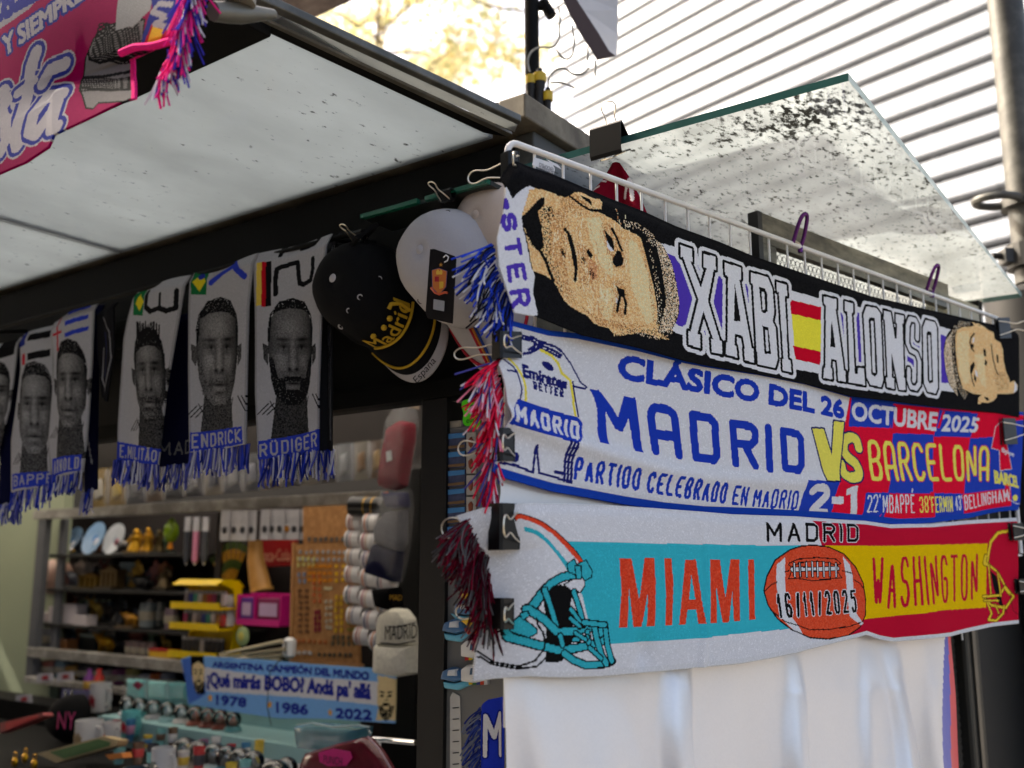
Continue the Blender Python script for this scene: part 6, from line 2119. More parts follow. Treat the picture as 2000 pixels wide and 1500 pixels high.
class Shelfed(Item):
    def __init__(s, name, label, cat, px, z, w, h, u=2.3, group=None):
        p = sit(px, z, u)
        s.W = w * p[1] / (FPX * abs(-Kv[0] + Kv[1] * p[0] / p[1]))
        s.H = h * p[1] / FPX
        s.o = thing(name, label, cat, p, KROT, group)
def plate(px, z, w, h, label, cols, tilt):
    it = Shelfed("souvenir_plate", label, "plate", px, z, w, h, 2.34, "souvenir plates on the top shelf")
    R = it.H / 2
    Yt, Zt = V3(0, math.sin(tilt), math.cos(tilt)), V3(0, -math.cos(tilt), math.sin(tilt))
    c = V3(0, R * math.sin(tilt), R * math.cos(tilt))
    it.part("dish", cmat(cols[0], .2), lambda b, W, H: b.lathe([(0, 0), (R * .6, .001), (R * .75, .008), (R, .012), (R, .016), (R * .7, .011), (0, .005)], c - Zt * .01, 28, V3(1, 0, 0), Yt, Zt), True)
    it.part("painted_centre", cmat(cols[1], .2), lambda b, W, H: b.lathe([(0, .0), (R * .55, .0), (R * .55, .0015), (0, .0015)], c - Zt * .0045, 24, V3(1, 0, 0), Yt, Zt), True)
    it.part("painted_flower", cmat(cols[2], .2), lambda b, W, H: b.ball(c - Zt * .001 + V3(R * .3, 0, 0) - Yt * R * .2, R * .24, 12, (1, 1, .12), V3(1, 0, 0), Yt, Zt), True)
plate(122, Z1s, 30, 60, "small blue plate leaning at the left end of the top shelf", ((110, 140, 170), (60, 120, 180), (200, 210, 220)), .5)
plate(170, Z1s, 60, 66, "blue and white plate with a blue eye of paint on the top shelf", ((130, 165, 200), (58, 115, 180), (210, 215, 225)), .35)
plate(212, Z1s, 56, 62, "pale plate with red and green flowers on the top shelf", ((185, 190, 195), (150, 160, 170), (150, 60, 80)), .3)
def figurine(px, z, w, h, label, col, metal=.7, kind=0, u=2.32, group="small figurines on the shelves", cat="figurine"):
    it = Shelfed("figurine", label, cat, px, z, w, h, u, group)
    m = cmat(col, .35, metal, noise=.45, scale=160)
    def base(b, W, H):
        b.rbox(-W * .5, W * .5, -W * .35, W * .35, 0, H * .12, .002)
    it.part("plinth", cmat(tuple(int(c * .5) for c in col), .5), base)
    def body(b, W, H):
        if kind == 0:      # standing figure in a gown
            b.lathe([(W * .40, H * .12), (W * .36, H * .25), (W * .22, H * .5), (W * .30, H * .66), (W * .26, H * .74), (W * .10, H * .79), (W * .10, H * .81), (W * .15, H * .86), (W * .14, H * .93), (W * .05, H)], n=14)
            b.tube([(-W * .28, 0, H * .7), (-W * .45, -W * .1, H * .55), (-W * .2, -W * .3, H * .5)], W * .07, 8)
            b.tube([(W * .28, 0, H * .7), (W * .45, -W * .05, H * .6), (W * .4, -W * .1, H * .84)], W * .07, 8)
        elif kind == 1:    # bull or horse
            b.ball((0, 0, H * .55), W * .3, 12, (1.15, .6, .62))
            b.ball((-W * .36, 0, H * .72), W * .14, 10, (1.2, .8, 1))
            b.tube([(-W * .2, 0, H * .6), (-W * .38, 0, H * .72)], [W * .16, W * .1], 8)
            for x in (-.22, -.16, .2, .26):
                b.tube([(W * x, W * .08 * (1 if x in (-.22, .2) else -1), H * .5), (W * x * 1.1, W * .09 * (1 if x in (-.22, .2) else -1), H * .12)], [W * .07, W * .035], 7)
            b.tube([(W * .34, 0, H * .62), (W * .46, 0, H * .5), (W * .44, 0, H * .3)], W * .03, 6)
            for e in (-1, 1):
                b.tube([(-W * .4, e * W * .05, H * .78), (-W * .46, e * W * .16, H * .88), (-W * .42, e * W * .17, H)], [W * .04, W * .03, W * .01], 6)
        else:              # arch / monument
            for x in (-.36, -.12, .12, .36):
                b.box(W * x - W * .07, W * x + W * .07, -W * .15, W * .15, H * .12, H * .7)
            b.box(-W * .46, W * .46, -W * .18, W * .18, H * .7, H * .84)
            b.prism([(-W * .3, H * .84), (W * .3, H * .84), (0, H)], (0, -W * .12, 0), (1, 0, 0), (0, 0, 1), (0, 1, 0), W * .24)
    it.part("body", m, body, kind != 2)
figurine(263, Z1s, 24, 48, "tall gold figurine on the top shelf beside the plates", (200, 150, 40))
figurine(286, Z1s, 20, 50, "gold figurine with an orange base on the top shelf", (205, 150, 45))
figurine(308, Z1s, 18, 46, "dark bronze figurine on the top shelf", (80, 66, 36))
figurine(236, Z1s, 20, 26, "small dark bull figurine on the top shelf", (40, 36, 34), .2, 1)
figurine(183, Z2s, 40, 30, "gold monument figurine on the second shelf", (140, 110, 40), .7, 2)
figurine(222, Z2s, 36, 44, "brass coloured arch model on the second shelf", (130, 108, 70), .7, 2)
figurine(150, Z2s, 30, 34, "grey bull figurine on the second shelf", (96, 98, 108), .3, 1)
figurine(283, Z2s, 40, 26, "black bull figurine on the second shelf", (26, 26, 28), .1, 1)
figurine(326, Z2s, 24, 46, "bronze figure on the second shelf near the pens", (110, 92, 64), .6)
figurine(305, Z2s, 24, 56, "pink gowned figurine at the back of the second shelf", (168, 110, 104), .05, 0, 2.42)
figurine(220, Z3s, 28, 50, "dark bronze horse on the third shelf", (52, 44, 36), .5, 1)
figurine(244, Z3s, 26, 56, "black gowned figurine on the third shelf", (24, 24, 26), .1)
figurine(197, Z3s, 22, 40, "brown figurine on the third shelf behind the white boxes", (90, 60, 44), .1, 0, 2.40)
figurine(266, Z3s, 34, 30, "gold bull figurine on the third shelf", (170, 120, 40), .7, 1, 2.28)
figurine(218, Z4s, 34, 40, "bright gold horse figurine on the bottom shelf", (206, 150, 30), .6, 1)
figurine(246, Z4s, 26, 38, "black bull figurine on the bottom shelf", (22, 22, 24), .1, 1)
ft = (((200, 160, 70), "amber"), ((150, 150, 156), "pewter"), ((120, 60, 50), "rust"), ((70, 90, 110), "slate blue"), ((190, 180, 170), "bone"), ((60, 84, 60), "moss green"), ((150, 96, 60), "copper"), ((40, 40, 46), "jet"))
for si, (zz, nm) in enumerate(((Z1s, "top"), (Z2s, "second"), (Z3s, "third"), (Z4s, "bottom"))):
    for k in range(8):
        c, cn = ft[(k * 3 + si) % 8]
        figurine(130 + k * 27 + si * 5, zz, 20 + (k * 7 + si * 5) % 9, 36 + (k * 11 + si * 7) % 22, "%s souvenir figure standing at the back of the %s shelf" % (cn, nm), c, .25, (k + si) % 3, 2.41 - .012 * (k % 3))
def gift_box(px, z, w, h, label, col, u=2.30, lidc=None, group="little boxes on the shelves", d=.05):
    it = Shelfed("gift_box", label, "box", px, z, w, h, u, group)
    it.part("carton", cmat(col, .6), lambda b, W, H: b.rbox(-W / 2, W / 2, -d / 2, d / 2, 0, H * .82, .0015))
    it.part("lid", cmat(lidc or col, .55), lambda b, W, H: b.rbox(-W / 2 - .001, W / 2 + .001, -d / 2 - .001, d / 2 + .001, H * .822, H, .0015))
    return it
gift_box(100, Z3s, 20, 18, "small white box at the left end of the third shelf", (190, 180, 180))
gift_box(124, Z3s, 22, 30, "tall white box on the third shelf", (196, 186, 186))
gift_box(152, Z3s, 28, 36, "widest white box on the third shelf", (200, 190, 190))
gift_box(176, Z3s, 22, 18, "low white box on the third shelf", (192, 182, 180), 2.26)
gift_box(193, Z3s, 34, 40, "pale green cube at the back of the third shelf", (186, 198, 178), 2.44)
gift_box(189, Z2s, 28, 44, "white carton at the back of the second shelf", (170, 160, 160), 2.44)
gift_box(142, Z4s, 22, 22, "brown cardboard box on the bottom shelf", (150, 92, 48))
gift_box(192, Z4s, 30, 32, "dark green box with a pale lid on the bottom shelf", (28, 32, 28), 2.36, (150, 160, 150))
gift_box(333, Z4s, 40, 24, "red and yellow striped box on the bottom shelf", (206, 160, 40), 2.26, (176, 26, 24))
gift_box(256, Z2s, 22, 50, "silver mirror box on the second shelf", (150, 170, 176), 2.40)
def glass_jar(px, z, w, h, label, col, u=2.3, group="souvenir glasses on the shelves"):
    it = Shelfed("souvenir_glass", label, "glass", px, z, w, h, u, group)
    it.part("bowl", cmat(col, .15, .1), lambda b, W, H: b.lathe([(W * .3, 0), (W * .42, H * .05), (W * .46, H * .5), (W * .45, H * .95), (W * .41, H * .95), (W * .40, H * .1), (0, H * .08)], n=18), True)
    it.part("band", cmat((150, 140, 120), .4), lambda b, W, H: b.lathe([(W * .465, H * .3), (W * .475, H * .33), (W * .475, H * .6), (W * .465, H * .63)], n=18), True)
glass_jar(296, Z3s, 22, 50, "grey souvenir glass on the third shelf", (120, 128, 128))
glass_jar(318, Z3s, 22, 50, "dark souvenir glass on the third shelf", (70, 72, 66), 2.34)
glass_jar(342, Z3s, 18, 44, "purple grey glass on the third shelf beside the yellow stand", (118, 100, 108), 2.28)
glass_jar(106, Z4s, 26, 42, "grey speckled mug on the bottom shelf", (110, 110, 112))
glass_jar(124, Z4s, 16, 44, "thin grey glass on the bottom shelf", (136, 132, 136), 2.36)
for i, x in enumerate((266, 280, 294, 308)):
    glass_jar(x, Z4s, 13, 34, "small greyish shot glass in the row on the bottom shelf", (118, 96, 92), 2.27, "row of shot glasses on the bottom shelf")
for i, x in enumerate((96, 118, 140, 160, 184, 206, 228, 250, 276, 300, 322, 342)):
    c = ((110, 104, 96), (130, 70, 60), (96, 120, 130), (150, 110, 50), (40, 40, 44), (44, 42, 46), (120, 110, 110), (110, 56, 90), (130, 120, 70), (150, 150, 150), (160, 80, 40), (110, 110, 120))[i]
    nm = ("grey", "dull red", "pale blue", "ochre", "black", "dark grey", "light grey", "magenta", "olive", "white", "orange", "bluish grey")[i]
    glass_jar(x, Z5s, 20, 26 + (i % 3) * 4, "%s trinket pot on the lowest narrow shelf" % nm, c, 2.26, "pots on the lowest narrow shelf")
it = Shelfed("piggy_bank", "rounded pinkish white piggy bank at the left of the second shelf", "piggy bank", 112, Z2s, 42, 40, 2.32)
it.part("body", cmat((196, 160, 142), .4), lambda b, W, H: b.ball((0, 0, H * .52), W * .5, 16, (1, .8, .9)), True)
it.part("snout", cmat((186, 130, 120), .4), lambda b, W, H: b.tube([(W * .35, -.01, H * .45), (W * .56, -.015, H * .42)], W * .13, 10), True)
for e in (-.3, .3):
    it.part("foot", cmat((186, 140, 126), .4), lambda b, W, H: b.tube([(W * e, -.012, 0), (W * e, -.01, H * .2)], W * .1, 8), True)
it = Item("glass_ornament", "green glass ornament with an amber tip hanging inside the shop", "ornament", 332, 1075, 18, 62, 2.22)
it.part("bulb", cmat((120, 150, 30), .15), lambda b, W, H: b.lathe([(W * .1, H * .25), (W * .3, H * .3), (W * .5, H * .5), (W * .45, H * .75), (W * .2, H * .92), (W * .08, H)], n=14), True)
it.part("tip", cmat((210, 130, 30), .15), lambda b, W, H: b.lathe([(0, 0), (W * .2, H * .05), (W * .12, H * .25)], n=12), True)
# --- hanging pens
for x, c, n in ((363, (60, 64, 72), "dark grey pen"), (380, (206, 130, 160), "pink pen"), (398, (70, 74, 80), "slim black pen")):
    it = Item("souvenir_pen", "%s on a card hanging from the shelf's top bar" % n, "pen", x, 1104, 10, 92, 2.17)
    it.part("barrel", cmat(c, .3), lambda b, W, H: b.tube([(0, 0, H * .04), (0, 0, H * .08), (0, 0, H * .7)], [W * .12, W * .36, W * .36], 10), True)
    it.part("cap", cmat((190, 190, 195), .3), lambda b, W, H: b.tube([(0, 0, H * .7), (0, 0, H)], W * .42, 10), True)
    it.part("nib", cmat((200, 200, 205), .3), lambda b, W, H: b.tube([(0, 0, 0), (0, 0, H * .045)], [W * .06, W * .2], 8), True)
# --- keyring cards
keyc = ((438, "round dark charm"), (456, "ring charm"), (473, "square charm"), (490, "thin charm"), (516, "grey charm"), (530, "silver charm"), (545, "wide charm"), (560, "gold charm"), (574, "long charm"), (590, "thick card"))
for i, (x, nm) in enumerate(keyc):
    it = Item("keyring_card", "white keyring card with a %s hanging from the top bar" % nm, "keyring card", x, 1056 - (i > 3) * 2, 17, 58, 2.165 + .006 * (i % 2), "keyring cards under the top bar")
    it.part("card", cmat((172, 170, 172), .5), lambda b, W, H: b.rbox(-W / 2, W / 2, 0, .0012, 0, H, .0005))
    gc_ = (180, 120, 40) if "gold" in nm else (60, 60, 64)
    it.part("charm", cmat(gc_, .35, .6), lambda b, W, H: b.lathe([(W * .26, 0), (W * .26, .003), (0, .004)], (0, -.0005, H * .35), 12, V3(1, 0, 0), V3(0, 0, 1), V3(0, -1, 0)), True)
    it.part("ring", cmat((170, 170, 170), .3, .8), lambda b, W, H: b.tube([(W * .22 * math.cos(a), -.002, H * .68 + W * .22 * math.sin(a)) for a in np.linspace(0, 6.283, 12, endpoint=False)], .0008, 5, closed=True))
for i, x in enumerate((618, 640, 655, 668)):
    it = Item("bagged_charm", ("gold", "dark", "red and white", "silver")[i] + " charm in a clear bag above the cork board", "charm", x, 1042, 14, 48, 2.14, "bagged charms above the cork board")
    it.part("bag", mat("hazy_bag", (.75, .75, .76), .15, trans=.35, noise=.05), lambda b, W, H: b.rbox(-W / 2, W / 2, 0, .003, 0, H, .001))
    it.part("charm", cmat(((170, 130, 60), (50, 50, 50), (150, 40, 50), (150, 150, 155))[i], .3, .4), lambda b, W, H: b.ball((0, -.003, H * .4), W * .32, 10, (1, .3, 1.4)), True)
# --- red drink sign, fans, displays
sg = thing("drinks_sign", "dark red drinks sign with cream script above the dark niche", "sign", onF(540, 1104, 2.40), KROT)
m = MB()
m.slab([onF(x, y, 2.40) for x, y in ((498, 1108), (498, 1056), (578, 1052), (578, 1104))], Ku * .01)
m.build("board", cmat((150, 18, 22), .35), sg, world=True)
text_mesh("lettering", "Coca-Cola", sg, onF(505, 1096, 2.396), -Kv, Zv, .042, cmat((205, 150, 120), .5), .001, width=.165)
fan = thing("paper_fan", "yellow and green patterned paper fan standing open by the red sign", "fan", onF(440, 1140, 2.25), KROT)
fs_, P0 = [], onF(452, 1150, 2.25)
for k in range(13):
    a = math.radians(62 + k * 6.2)
    m = MB()
    d1 = -Kv * math.cos(a) + Zv * math.sin(a)
    d2 = -Kv * math.cos(a + .1) + Zv * math.sin(a + .1)
    o = -Ku * (.003 if k % 2 else 0)
    for (r0, r1, c) in ((.03, .07, 0), (.0702, .10, 1), (.1002, .135, 0), (.1352, .16, 1)):
        m.mi = c
        m.slab([P0 + d1 * r0 + o, P0 + d1 * r1 + o, P0 + d2 * r1 - o, P0 + d2 * r0 - o], Ku * .001)
    m.build("leaf", [cmat((190, 140, 40), .6), cmat((70, 96, 36), .6)], fan, world=True)
fan2 = Item("wooden_horn", "tan wooden horn shaped souvenir leaning against the red sign", "horn", 492, 1152, 44, 92, 2.22)
fan2.part("body", mat("tan_wood", S(176, 128, 66), .4, noise=.3, scale=20), lambda b, W, H: b.tube([(W * .42, 0, 0), (W * .3, 0, H * .2), (W * .1, 0, H * .6), (W * .05, 0, H)], [W * .3, W * .3, W * .24, W * .2], 14), True)
fan2.part("rim", cmat((200, 150, 80), .4), lambda b, W, H: b.tube([(W * .44, 0, -.004), (W * .42, 0, .006)], W * .33, 14), True)
ys = Item("lighter_stand", "bright yellow tiered display stand filled with lighters", "display stand", 390, 1285, 84, 146, 2.10)
YM = cmat((222, 186, 10), .35)
ys.part("side_wall", YM, lambda b, W, H: b.prism([(-.0, 0), (.07, 0), (.075, H * .6), (.06, H * .96), (.02, H), (-.03, H * .96), (.03, H * .88), (.045, H * .6), (.03, H * .02)], (W * .5, 0, 0), (0, 1, 0), (0, 0, 1), (-1, 0, 0), .004))
ys.part("side_wall", YM, lambda b, W, H: b.prism([(-.0, 0), (.07, 0), (.075, H * .6), (.06, H * .96), (.02, H), (-.03, H * .96), (.03, H * .88), (.045, H * .6), (.03, H * .02)], (-W * .5, 0, 0), (0, 1, 0), (0, 0, 1), (1, 0, 0), .004))
ys.part("hood", YM, lambda b, W, H: b.prism([(-.04, H * .93), (-.01, H), (.05, H * .99), (.075, H * .9), (.07, H * .895), (.045, H * .975), (-.008, H * .985), (-.036, H * .925)], (-W * .5, 0, 0), (0, 1, 0), (0, 0, 1), (1, 0, 0), W))
ys.part("back", YM, lambda b, W, H: b.box(-W * .5 + .004, W * .5 - .004, .066, .07, 0, H * .9))
for k, z in enumerate((.0, .36, .62)):
    tr = ys.part("tray", YM, lambda b, W, H: (b.box(-W * .55, W * .55, -.03, .062, H * z, H * z + .006), b.box(-W * .55, W * .55, -.034, -.03, H * z, H * z + .022)))
lc = [(200, 200, 205), (40, 60, 150), (190, 180, 190), (150, 30, 90), (170, 120, 60), (60, 150, 140), (120, 110, 120), (30, 30, 34), (190, 60, 60)]
for row, z in enumerate((.06, .40, .655)):
    for i in range(9):
        c = lc[(i * 4 + row * 3) % 9] if row else ((30, 30, 32) if i != 4 else (170, 170, 172))
        li = thing("lighter", "%s pocket lighter in the yellow stand's %s tier, %s" % ("pale" if sum(c) > 400 else "dark" if sum(c) < 150 else "coloured", ("bottom", "middle", "top")[row], ("at the left end", "near the left end", "left", "left of the middle", "in the middle", "right of the middle", "right", "near the right end", "at the right end")[i]), "lighter",
                   ys.o.location, KROT, "lighters in the yellow stand")
        loc = ROOTS[ys.o.name][0] + (-Kv) * ((i - 4) * ys.W * .105) + Zv * (ys.H * z + .002) + Ku * .01
        li.location = loc
        ROOTS[li.name] = (loc, KROT)
        b = MB()
        b.rbox(-ys.W * .045, ys.W * .045, -.006, .006, 0, ys.H * .15, .002)
        b.build("tank", cmat(c, .3), li)
        b = MB()
        b.rbox(-ys.W * .04, ys.W * .04, -.005, .005, ys.H * .151, ys.H * .19, .001)
        b.build("head", cmat((150, 150, 150), .3, .8), li)
pk = Item("card_display", "magenta card display with two packs of cards beside the yellow stand", "display box", 503, 1222, 82, 60, 2.12)
PM = cmat((196, 26, 120), .4)
pk.part("tray", PM, lambda b, W, H: (b.box(-W / 2, W / 2, 0, .05, 0, .004), b.box(-W / 2, W / 2, -.003, 0, 0, H * .2), b.box(-W / 2, W / 2, .05, .054, 0, H)))
for e in (-.5, -.1, .5):
    pk.part("divider", PM, lambda b, W, H: b.box(W * e - .0022, W * e + .0022, 0, .05, .004, H * .95))
for x0, x1, c in ((-.45, -.15, (90, 40, 130)), (-.05, .45, (130, 30, 80))):
    q = pk.part("card_pack", cmat(c, .4), lambda b, W, H: b.rbox(W * x0, W * x1, .005, .04, .005, H * .85, .001))
    pk.part("printed_face", cmat((190, 160, 190), .4), lambda b, W, H: b.box(W * (x0 + .05), W * (x1 - .05), .003, .0049, H * .3, H * .7), parent=q)
it = Item("toy_figure", "small white toy figure standing beside the yellow stand", "toy", 446, 1222, 26, 60, 2.14)
it.part("body", cmat((196, 196, 198), .4), lambda b, W, H: b.lathe([(W * .4, 0), (W * .45, H * .2), (W * .3, H * .55), (W * .2, H * .62), (W * .32, H * .75), (W * .28, H * .92), (0, H)], n=14), True)
it.part("scarf", cmat((60, 40, 120), .6), lambda b, W, H: b.lathe([(W * .33, H * .45), (W * .4, H * .5), (W * .33, H * .6)], n=14), True)
gift_box(432, 1.262, 40, 26, "yellow carton with a purple lid below the toy figure", (206, 176, 60), 2.13, (190, 150, 60), None)
gift_box(514, 1.20, 54, 52, "dark blue black carton under the magenta display", (34, 38, 48), 2.14, (40, 44, 54), None, .06)
it = Item("round_badge", "round pale badge with a green rim by the dark carton", "badge", 474, 1262, 34, 36, 2.12)
it.part("disc", cmat((150, 170, 120), .4), lambda b, W, H: b.lathe([(H * .5, 0), (H * .5, .004), (H * .4, .008), (0, .009)], (0, 0, H * .5), 18, V3(1, 0, 0), V3(0, 0, 1), V3(0, -1, 0)), True)
it.part("motif", cmat((190, 180, 90), .4), lambda b, W, H: b.ball((0, -.009, H * .5), H * .25, 10, (1, .15, 1)), True)
bs = thing("stick_bundle", "bundle of pale wooden fan sticks lying on the counter edge", "fan sticks", onF(490, 1285, 2.05), KROT)
for k, (a, b_) in enumerate((((430, 1278), (552, 1252)), ((436, 1284), (556, 1268)), ((440, 1290), (552, 1280)), ((432, 1282), (548, 1290)))):
    m = MB()
    m.tube([onF(a[0], a[1], 2.03 + k * .01), onF(b_[0], b_[1], 2.03 + k * .01)], [.004, .006], 8)
    m.build("stick", mat("pale_stick", S(186, 172, 140), .6, noise=.2), bs, world=True)
it = Item("white_clamp", "rounded white plastic block holding the sticks beside the cork board", "clamp", 557, 1286, 18, 38, 2.05)
it.part("block", WHITE_PLASTIC, lambda b, W, H: b.rbox(-W / 2, W / 2, 0, .03, 0, H, .008))
it.part("slot", cmat((90, 90, 90), .5), lambda b, W, H: b.box(-W * .1, W * .1, -.001, .002, H * .2, H * .8))

# --- cork board with pins
brd = thing("pin_board", "tan cork board covered with rows of enamel pins", "cork board", onF(630, 1300, 2.10), KROT)
cork = grime_mat("cork", S(150, 104, 58), S(178, 128, 76), 60, .9)
def fq(pp, u_):
    return [onF(x, y, u_) for x, y in pp]
m = MB()
m.slab(fq(((568, 1288), (574, 1064), (700, 1060), (700, 1297)), 2.10), Ku * .012)
m.build("lower_board", cork, brd, world=True)
m = MB()
m.slab(fq(((592, 1066), (592, 990), (690, 986), (690, 1062)), 2.122), Ku * .01)
m.build("upper_board", cork, brd, world=True)
m = MB()
m.slab(fq(((564, 1294), (570, 1060), (574, 1060), (568, 1294)), 2.095), Ku * .02)
m.build("left_lath", mat("lath", S(170, 122, 74), .6), brd, world=True)
m = MB()
m.slab(fq(((566, 1296), (566, 1289), (702, 1298), (702, 1304)), 2.095), Ku * .02)
m.build("bottom_lath", mat("lath", S(170, 122, 74), .6), brd, world=True)
kinds = {}
def pin_proto(col, shape):
    key = (col, shape)
    if key not in kinds:
        b = MB()
        if shape == 0:
            b.lathe([(.0062, 0), (.0062, .0015), (.004, .0022), (0, .0024)], (0, 0, 0), 10, V3(1, 0, 0), V3(0, 0, 1), V3(0, -1, 0))
        elif shape == 1:
            b.prism([(-.0055, -.006), (0, -.0085), (.0055, -.006), (.0055, .006), (-.0055, .006)], (0, 0, 0), (1, 0, 0), (0, 0, 1), (0, -1, 0), .002)
        else:
            b.prism([(-.008, -.004), (.008, -.004), (.008, .004), (0, .006), (-.008, .004)], (0, 0, 0), (1, 0, 0), (0, 0, 1), (0, -1, 0), .002)
        me = bpy.data.meshes.new("enamel_pin")
        me.from_pydata(b.v, [], b.f)
        me.materials.append(cmat(col, .35, .3))
        kinds[key] = me
    return kinds[key]
pr = random.Random(4)
zones = [(582, 690, 1072, 1100, (150, 150, 150), "silver"), (578, 618, 1085, 1108, (190, 180, 110), "pale gold"), (600, 650, 1100, 1140, (210, 130, 20), "amber"), (652, 700, 1100, 1140, (220, 170, 20), "yellow"), (580, 600, 1115, 1140, (120, 130, 150), "blue grey"),
         (580, 606, 1148, 1240, (110, 70, 40), "brown"), (608, 630, 1120, 1180, (190, 90, 40), "orange"), (612, 628, 1190, 1235, (130, 30, 50), "dark red"), (632, 650, 1140, 1160, (200, 190, 150), "cream"), (634, 650, 1168, 1232, (170, 160, 140), "pale"),
         (652, 672, 1160, 1236, (200, 160, 40), "gold"), (676, 696, 1160, 1236, (120, 110, 40), "olive"), (578, 640, 1244, 1262, (170, 90, 40), "copper"), (646, 696, 1238, 1262, (90, 80, 60), "dark bronze"), (578, 612, 1268, 1282, (200, 195, 190), "white"), (618, 690, 1270, 1288, (70, 66, 56), "black"), (600, 684, 1046, 1060, (90, 90, 86), "gunmetal")]
for zi, (xa, xb, ya, yb, c, nm) in enumerate(zones):
    nx, ny = max(2, int((xb - xa) / 10)), max(1, int((yb - ya) / 11))
    for i in range(nx):
        for j in range(ny):
            x, y = xa + (i + .5) * (xb - xa) / nx, ya + (j + .5) * (yb - ya) / ny
            o = bpy.data.objects.new("enamel_pin", pin_proto(c, zi % 3))
            COL.objects.link(o)
            o.location = onF(x + pr.uniform(-1, 1), y + pr.uniform(-1, 1), 2.0985 if y > 1062 else 2.12)
            o.rotation_euler = (0, pr.uniform(-.25, .25), KROT)
            tag(o, "%s enamel pin in its cluster on the cork board" % nm, "pin", "%s pins on the cork board" % nm)

# --- stacks of white mugs lying on their sides
mug_w = mat("glazed_white", S(206, 204, 202), .25, noise=.04)
cold = [(150, 60, 40), (190, 100, 40), (40, 44, 70), (150, 50, 60), (170, 120, 60), (60, 40, 90)]
AX_ = unit(V3(.93, -.36, -.05))
rows = ((1018, 676, 2), (1052, 672, 2), (1086, 674, 2), (1120, 672, 3), (1160, 671, 3), (1200, 676, 3), (1240, 690, 2))
rnames = ("topmost", "second", "third", "fourth", "fifth", "sixth", "lowest")
for ri, (y, x, n) in enumerate(rows):
    for i in range(n):
        p = onF(x + i * 30 + 8, y + i * (3 + ri * 1.2), 2.02 - i * .02)
        t = thing("mug", "white mug with %s bands in the %s row beside the cork board, %s one" % (("red", "orange", "navy", "rose", "ochre", "violet")[(ri + i) % 6], rnames[ri], ("first", "second", "third")[i]), "mug", p, 0, "white mugs stacked beside the cork board")
        r = .0265
        X = unit(np.cross(AX_, Zv))
        Yy = np.cross(X, AX_)
        b = MB()
        b.lathe([(0, -.001), (r * .9, 0), (r, .004), (r, .046), (r * .92, .046), (r * .92, .006), (0, .005)], (0, 0, 0), 20, X, Yy, AX_)
        b.build("cup", mug_w, t, smooth=True)
        for k, (a0, a1) in enumerate(((.008, .013), (.018, .021))):
            b = MB()
            b.lathe([(r, a0), (r * 1.012, a0 + .0005), (r * 1.012, a1 - .0005), (r, a1)], (0, 0, 0), 20, X, Yy, AX_)
            b.build("band", cmat(cold[(ri * 2 + i + k) % 6], .3), t, smooth=True)
t = thing("black_mug", "black mug with thin gold rings lying above the white mugs", "mug", onF(686, 988, 2.0), 0)
b = MB()
X = unit(np.cross(AX_, Zv))
Yy = np.cross(X, AX_)
b.lathe([(0, -.001), (.026, 0), (.028, .004), (.028, .11), (.0255, .11), (.0255, .006), (0, .005)], (0, 0, 0), 22, X, Yy, AX_)
b.build("cup", cmat((14, 14, 14), .3), t, smooth=True)
for a0 in (.05, .075):
    b = MB()
    b.lathe([(.028, a0), (.0285, a0 + .0005), (.0285, a0 + .002), (.028, a0 + .0025)], (0, 0, 0), 22, X, Yy, AX_)
    b.build("gold_ring", GOLD, t, smooth=True)

# --- bagged beanies hanging on the inner post
film = bpy.data.materials.new("clear_film")
film.use_nodes = True
nt = film.node_tree
nt.nodes.remove(nt.nodes["Principled BSDF"])
tp_ = nt.nodes.new("ShaderNodeBsdfTransparent")
tp_.inputs[0].default_value = (.95, .95, .96, 1)
gs_ = nt.nodes.new("ShaderNodeBsdfGlossy")
gs_.inputs["Roughness"].default_value = .08
no_ = nt.nodes.new("ShaderNodeTexNoise")
no_.inputs["Scale"].default_value = 40
bp_n = nt.nodes.new("ShaderNodeBump")
bp_n.inputs["Strength"].default_value = 1
bp_n.inputs["Distance"].default_value = .01
nt.links.new(no_.outputs[0], bp_n.inputs["Height"])
nt.links.new(bp_n.outputs[0], gs_.inputs["Normal"])
mxn = nt.nodes.new("ShaderNodeMixShader")
mxn.inputs[0].default_value = .09
nt.links.new(tp_.outputs[0], mxn.inputs[1])
nt.links.new(gs_.outputs[0], mxn.inputs[2])
nt.links.new(mxn.outputs[0], nt.nodes["Material Output"].inputs[0])
def knit(name, col):
    return mat(name, S(*col), .95, noise=.25, scale=120, spec=.05, bump=.5)
def soft_slab(name, pp, u_, th, m, parent, n=14):
    """a soft padded shape from an outline"""
    c = np.mean(np.array(pp, float), 0)
    P = resample(list(pp) + [pp[0]], 41)[:-1]
    b = MB()
    rings = [(1.0, 0), (.97, .45), (.85, .85), (.6, 1.0), (.25, 1.05)]
    vs = []
    for (f, d) in rings:
        for q in P:
            x, y = c + (q - c) * f
            vs.append(onF(x, y, u_) - Ku * th * d)
    N = len(P)
    fs = []
    for i in range(len(rings) - 1):
        for k in range(N):
            l = (k + 1) % N
            fs.append((i * N + k, i * N + l, (i + 1) * N + l, (i + 1) * N + k))
    fs.append(tuple((len(rings) - 1) * N + k for k in range(N)))
    k0 = len(vs)
    for q in P:
        vs.append(onF(q[0], q[1], u_) + Ku * th * .4)
    for k in range(N):
        l = (k + 1) % N
        fs.append((k, k0 + k, k0 + l, l))
    fs.append(tuple(k0 + k for k in range(N - 1, -1, -1)))
    b.add(vs, fs)
    return b.build(name, m, parent, world=True, smooth=True)
def film_bag(pp, u_, parent):
    return soft_slab("plastic_bag", pp, u_, .03, film, parent)
bn1 = thing("bagged_beanie", "maroon knitted hat in a clear bag hanging high on the inner post", "beanie", onF(775, 950, 1.84), KROT, "bagged knitted hats on the inner post")
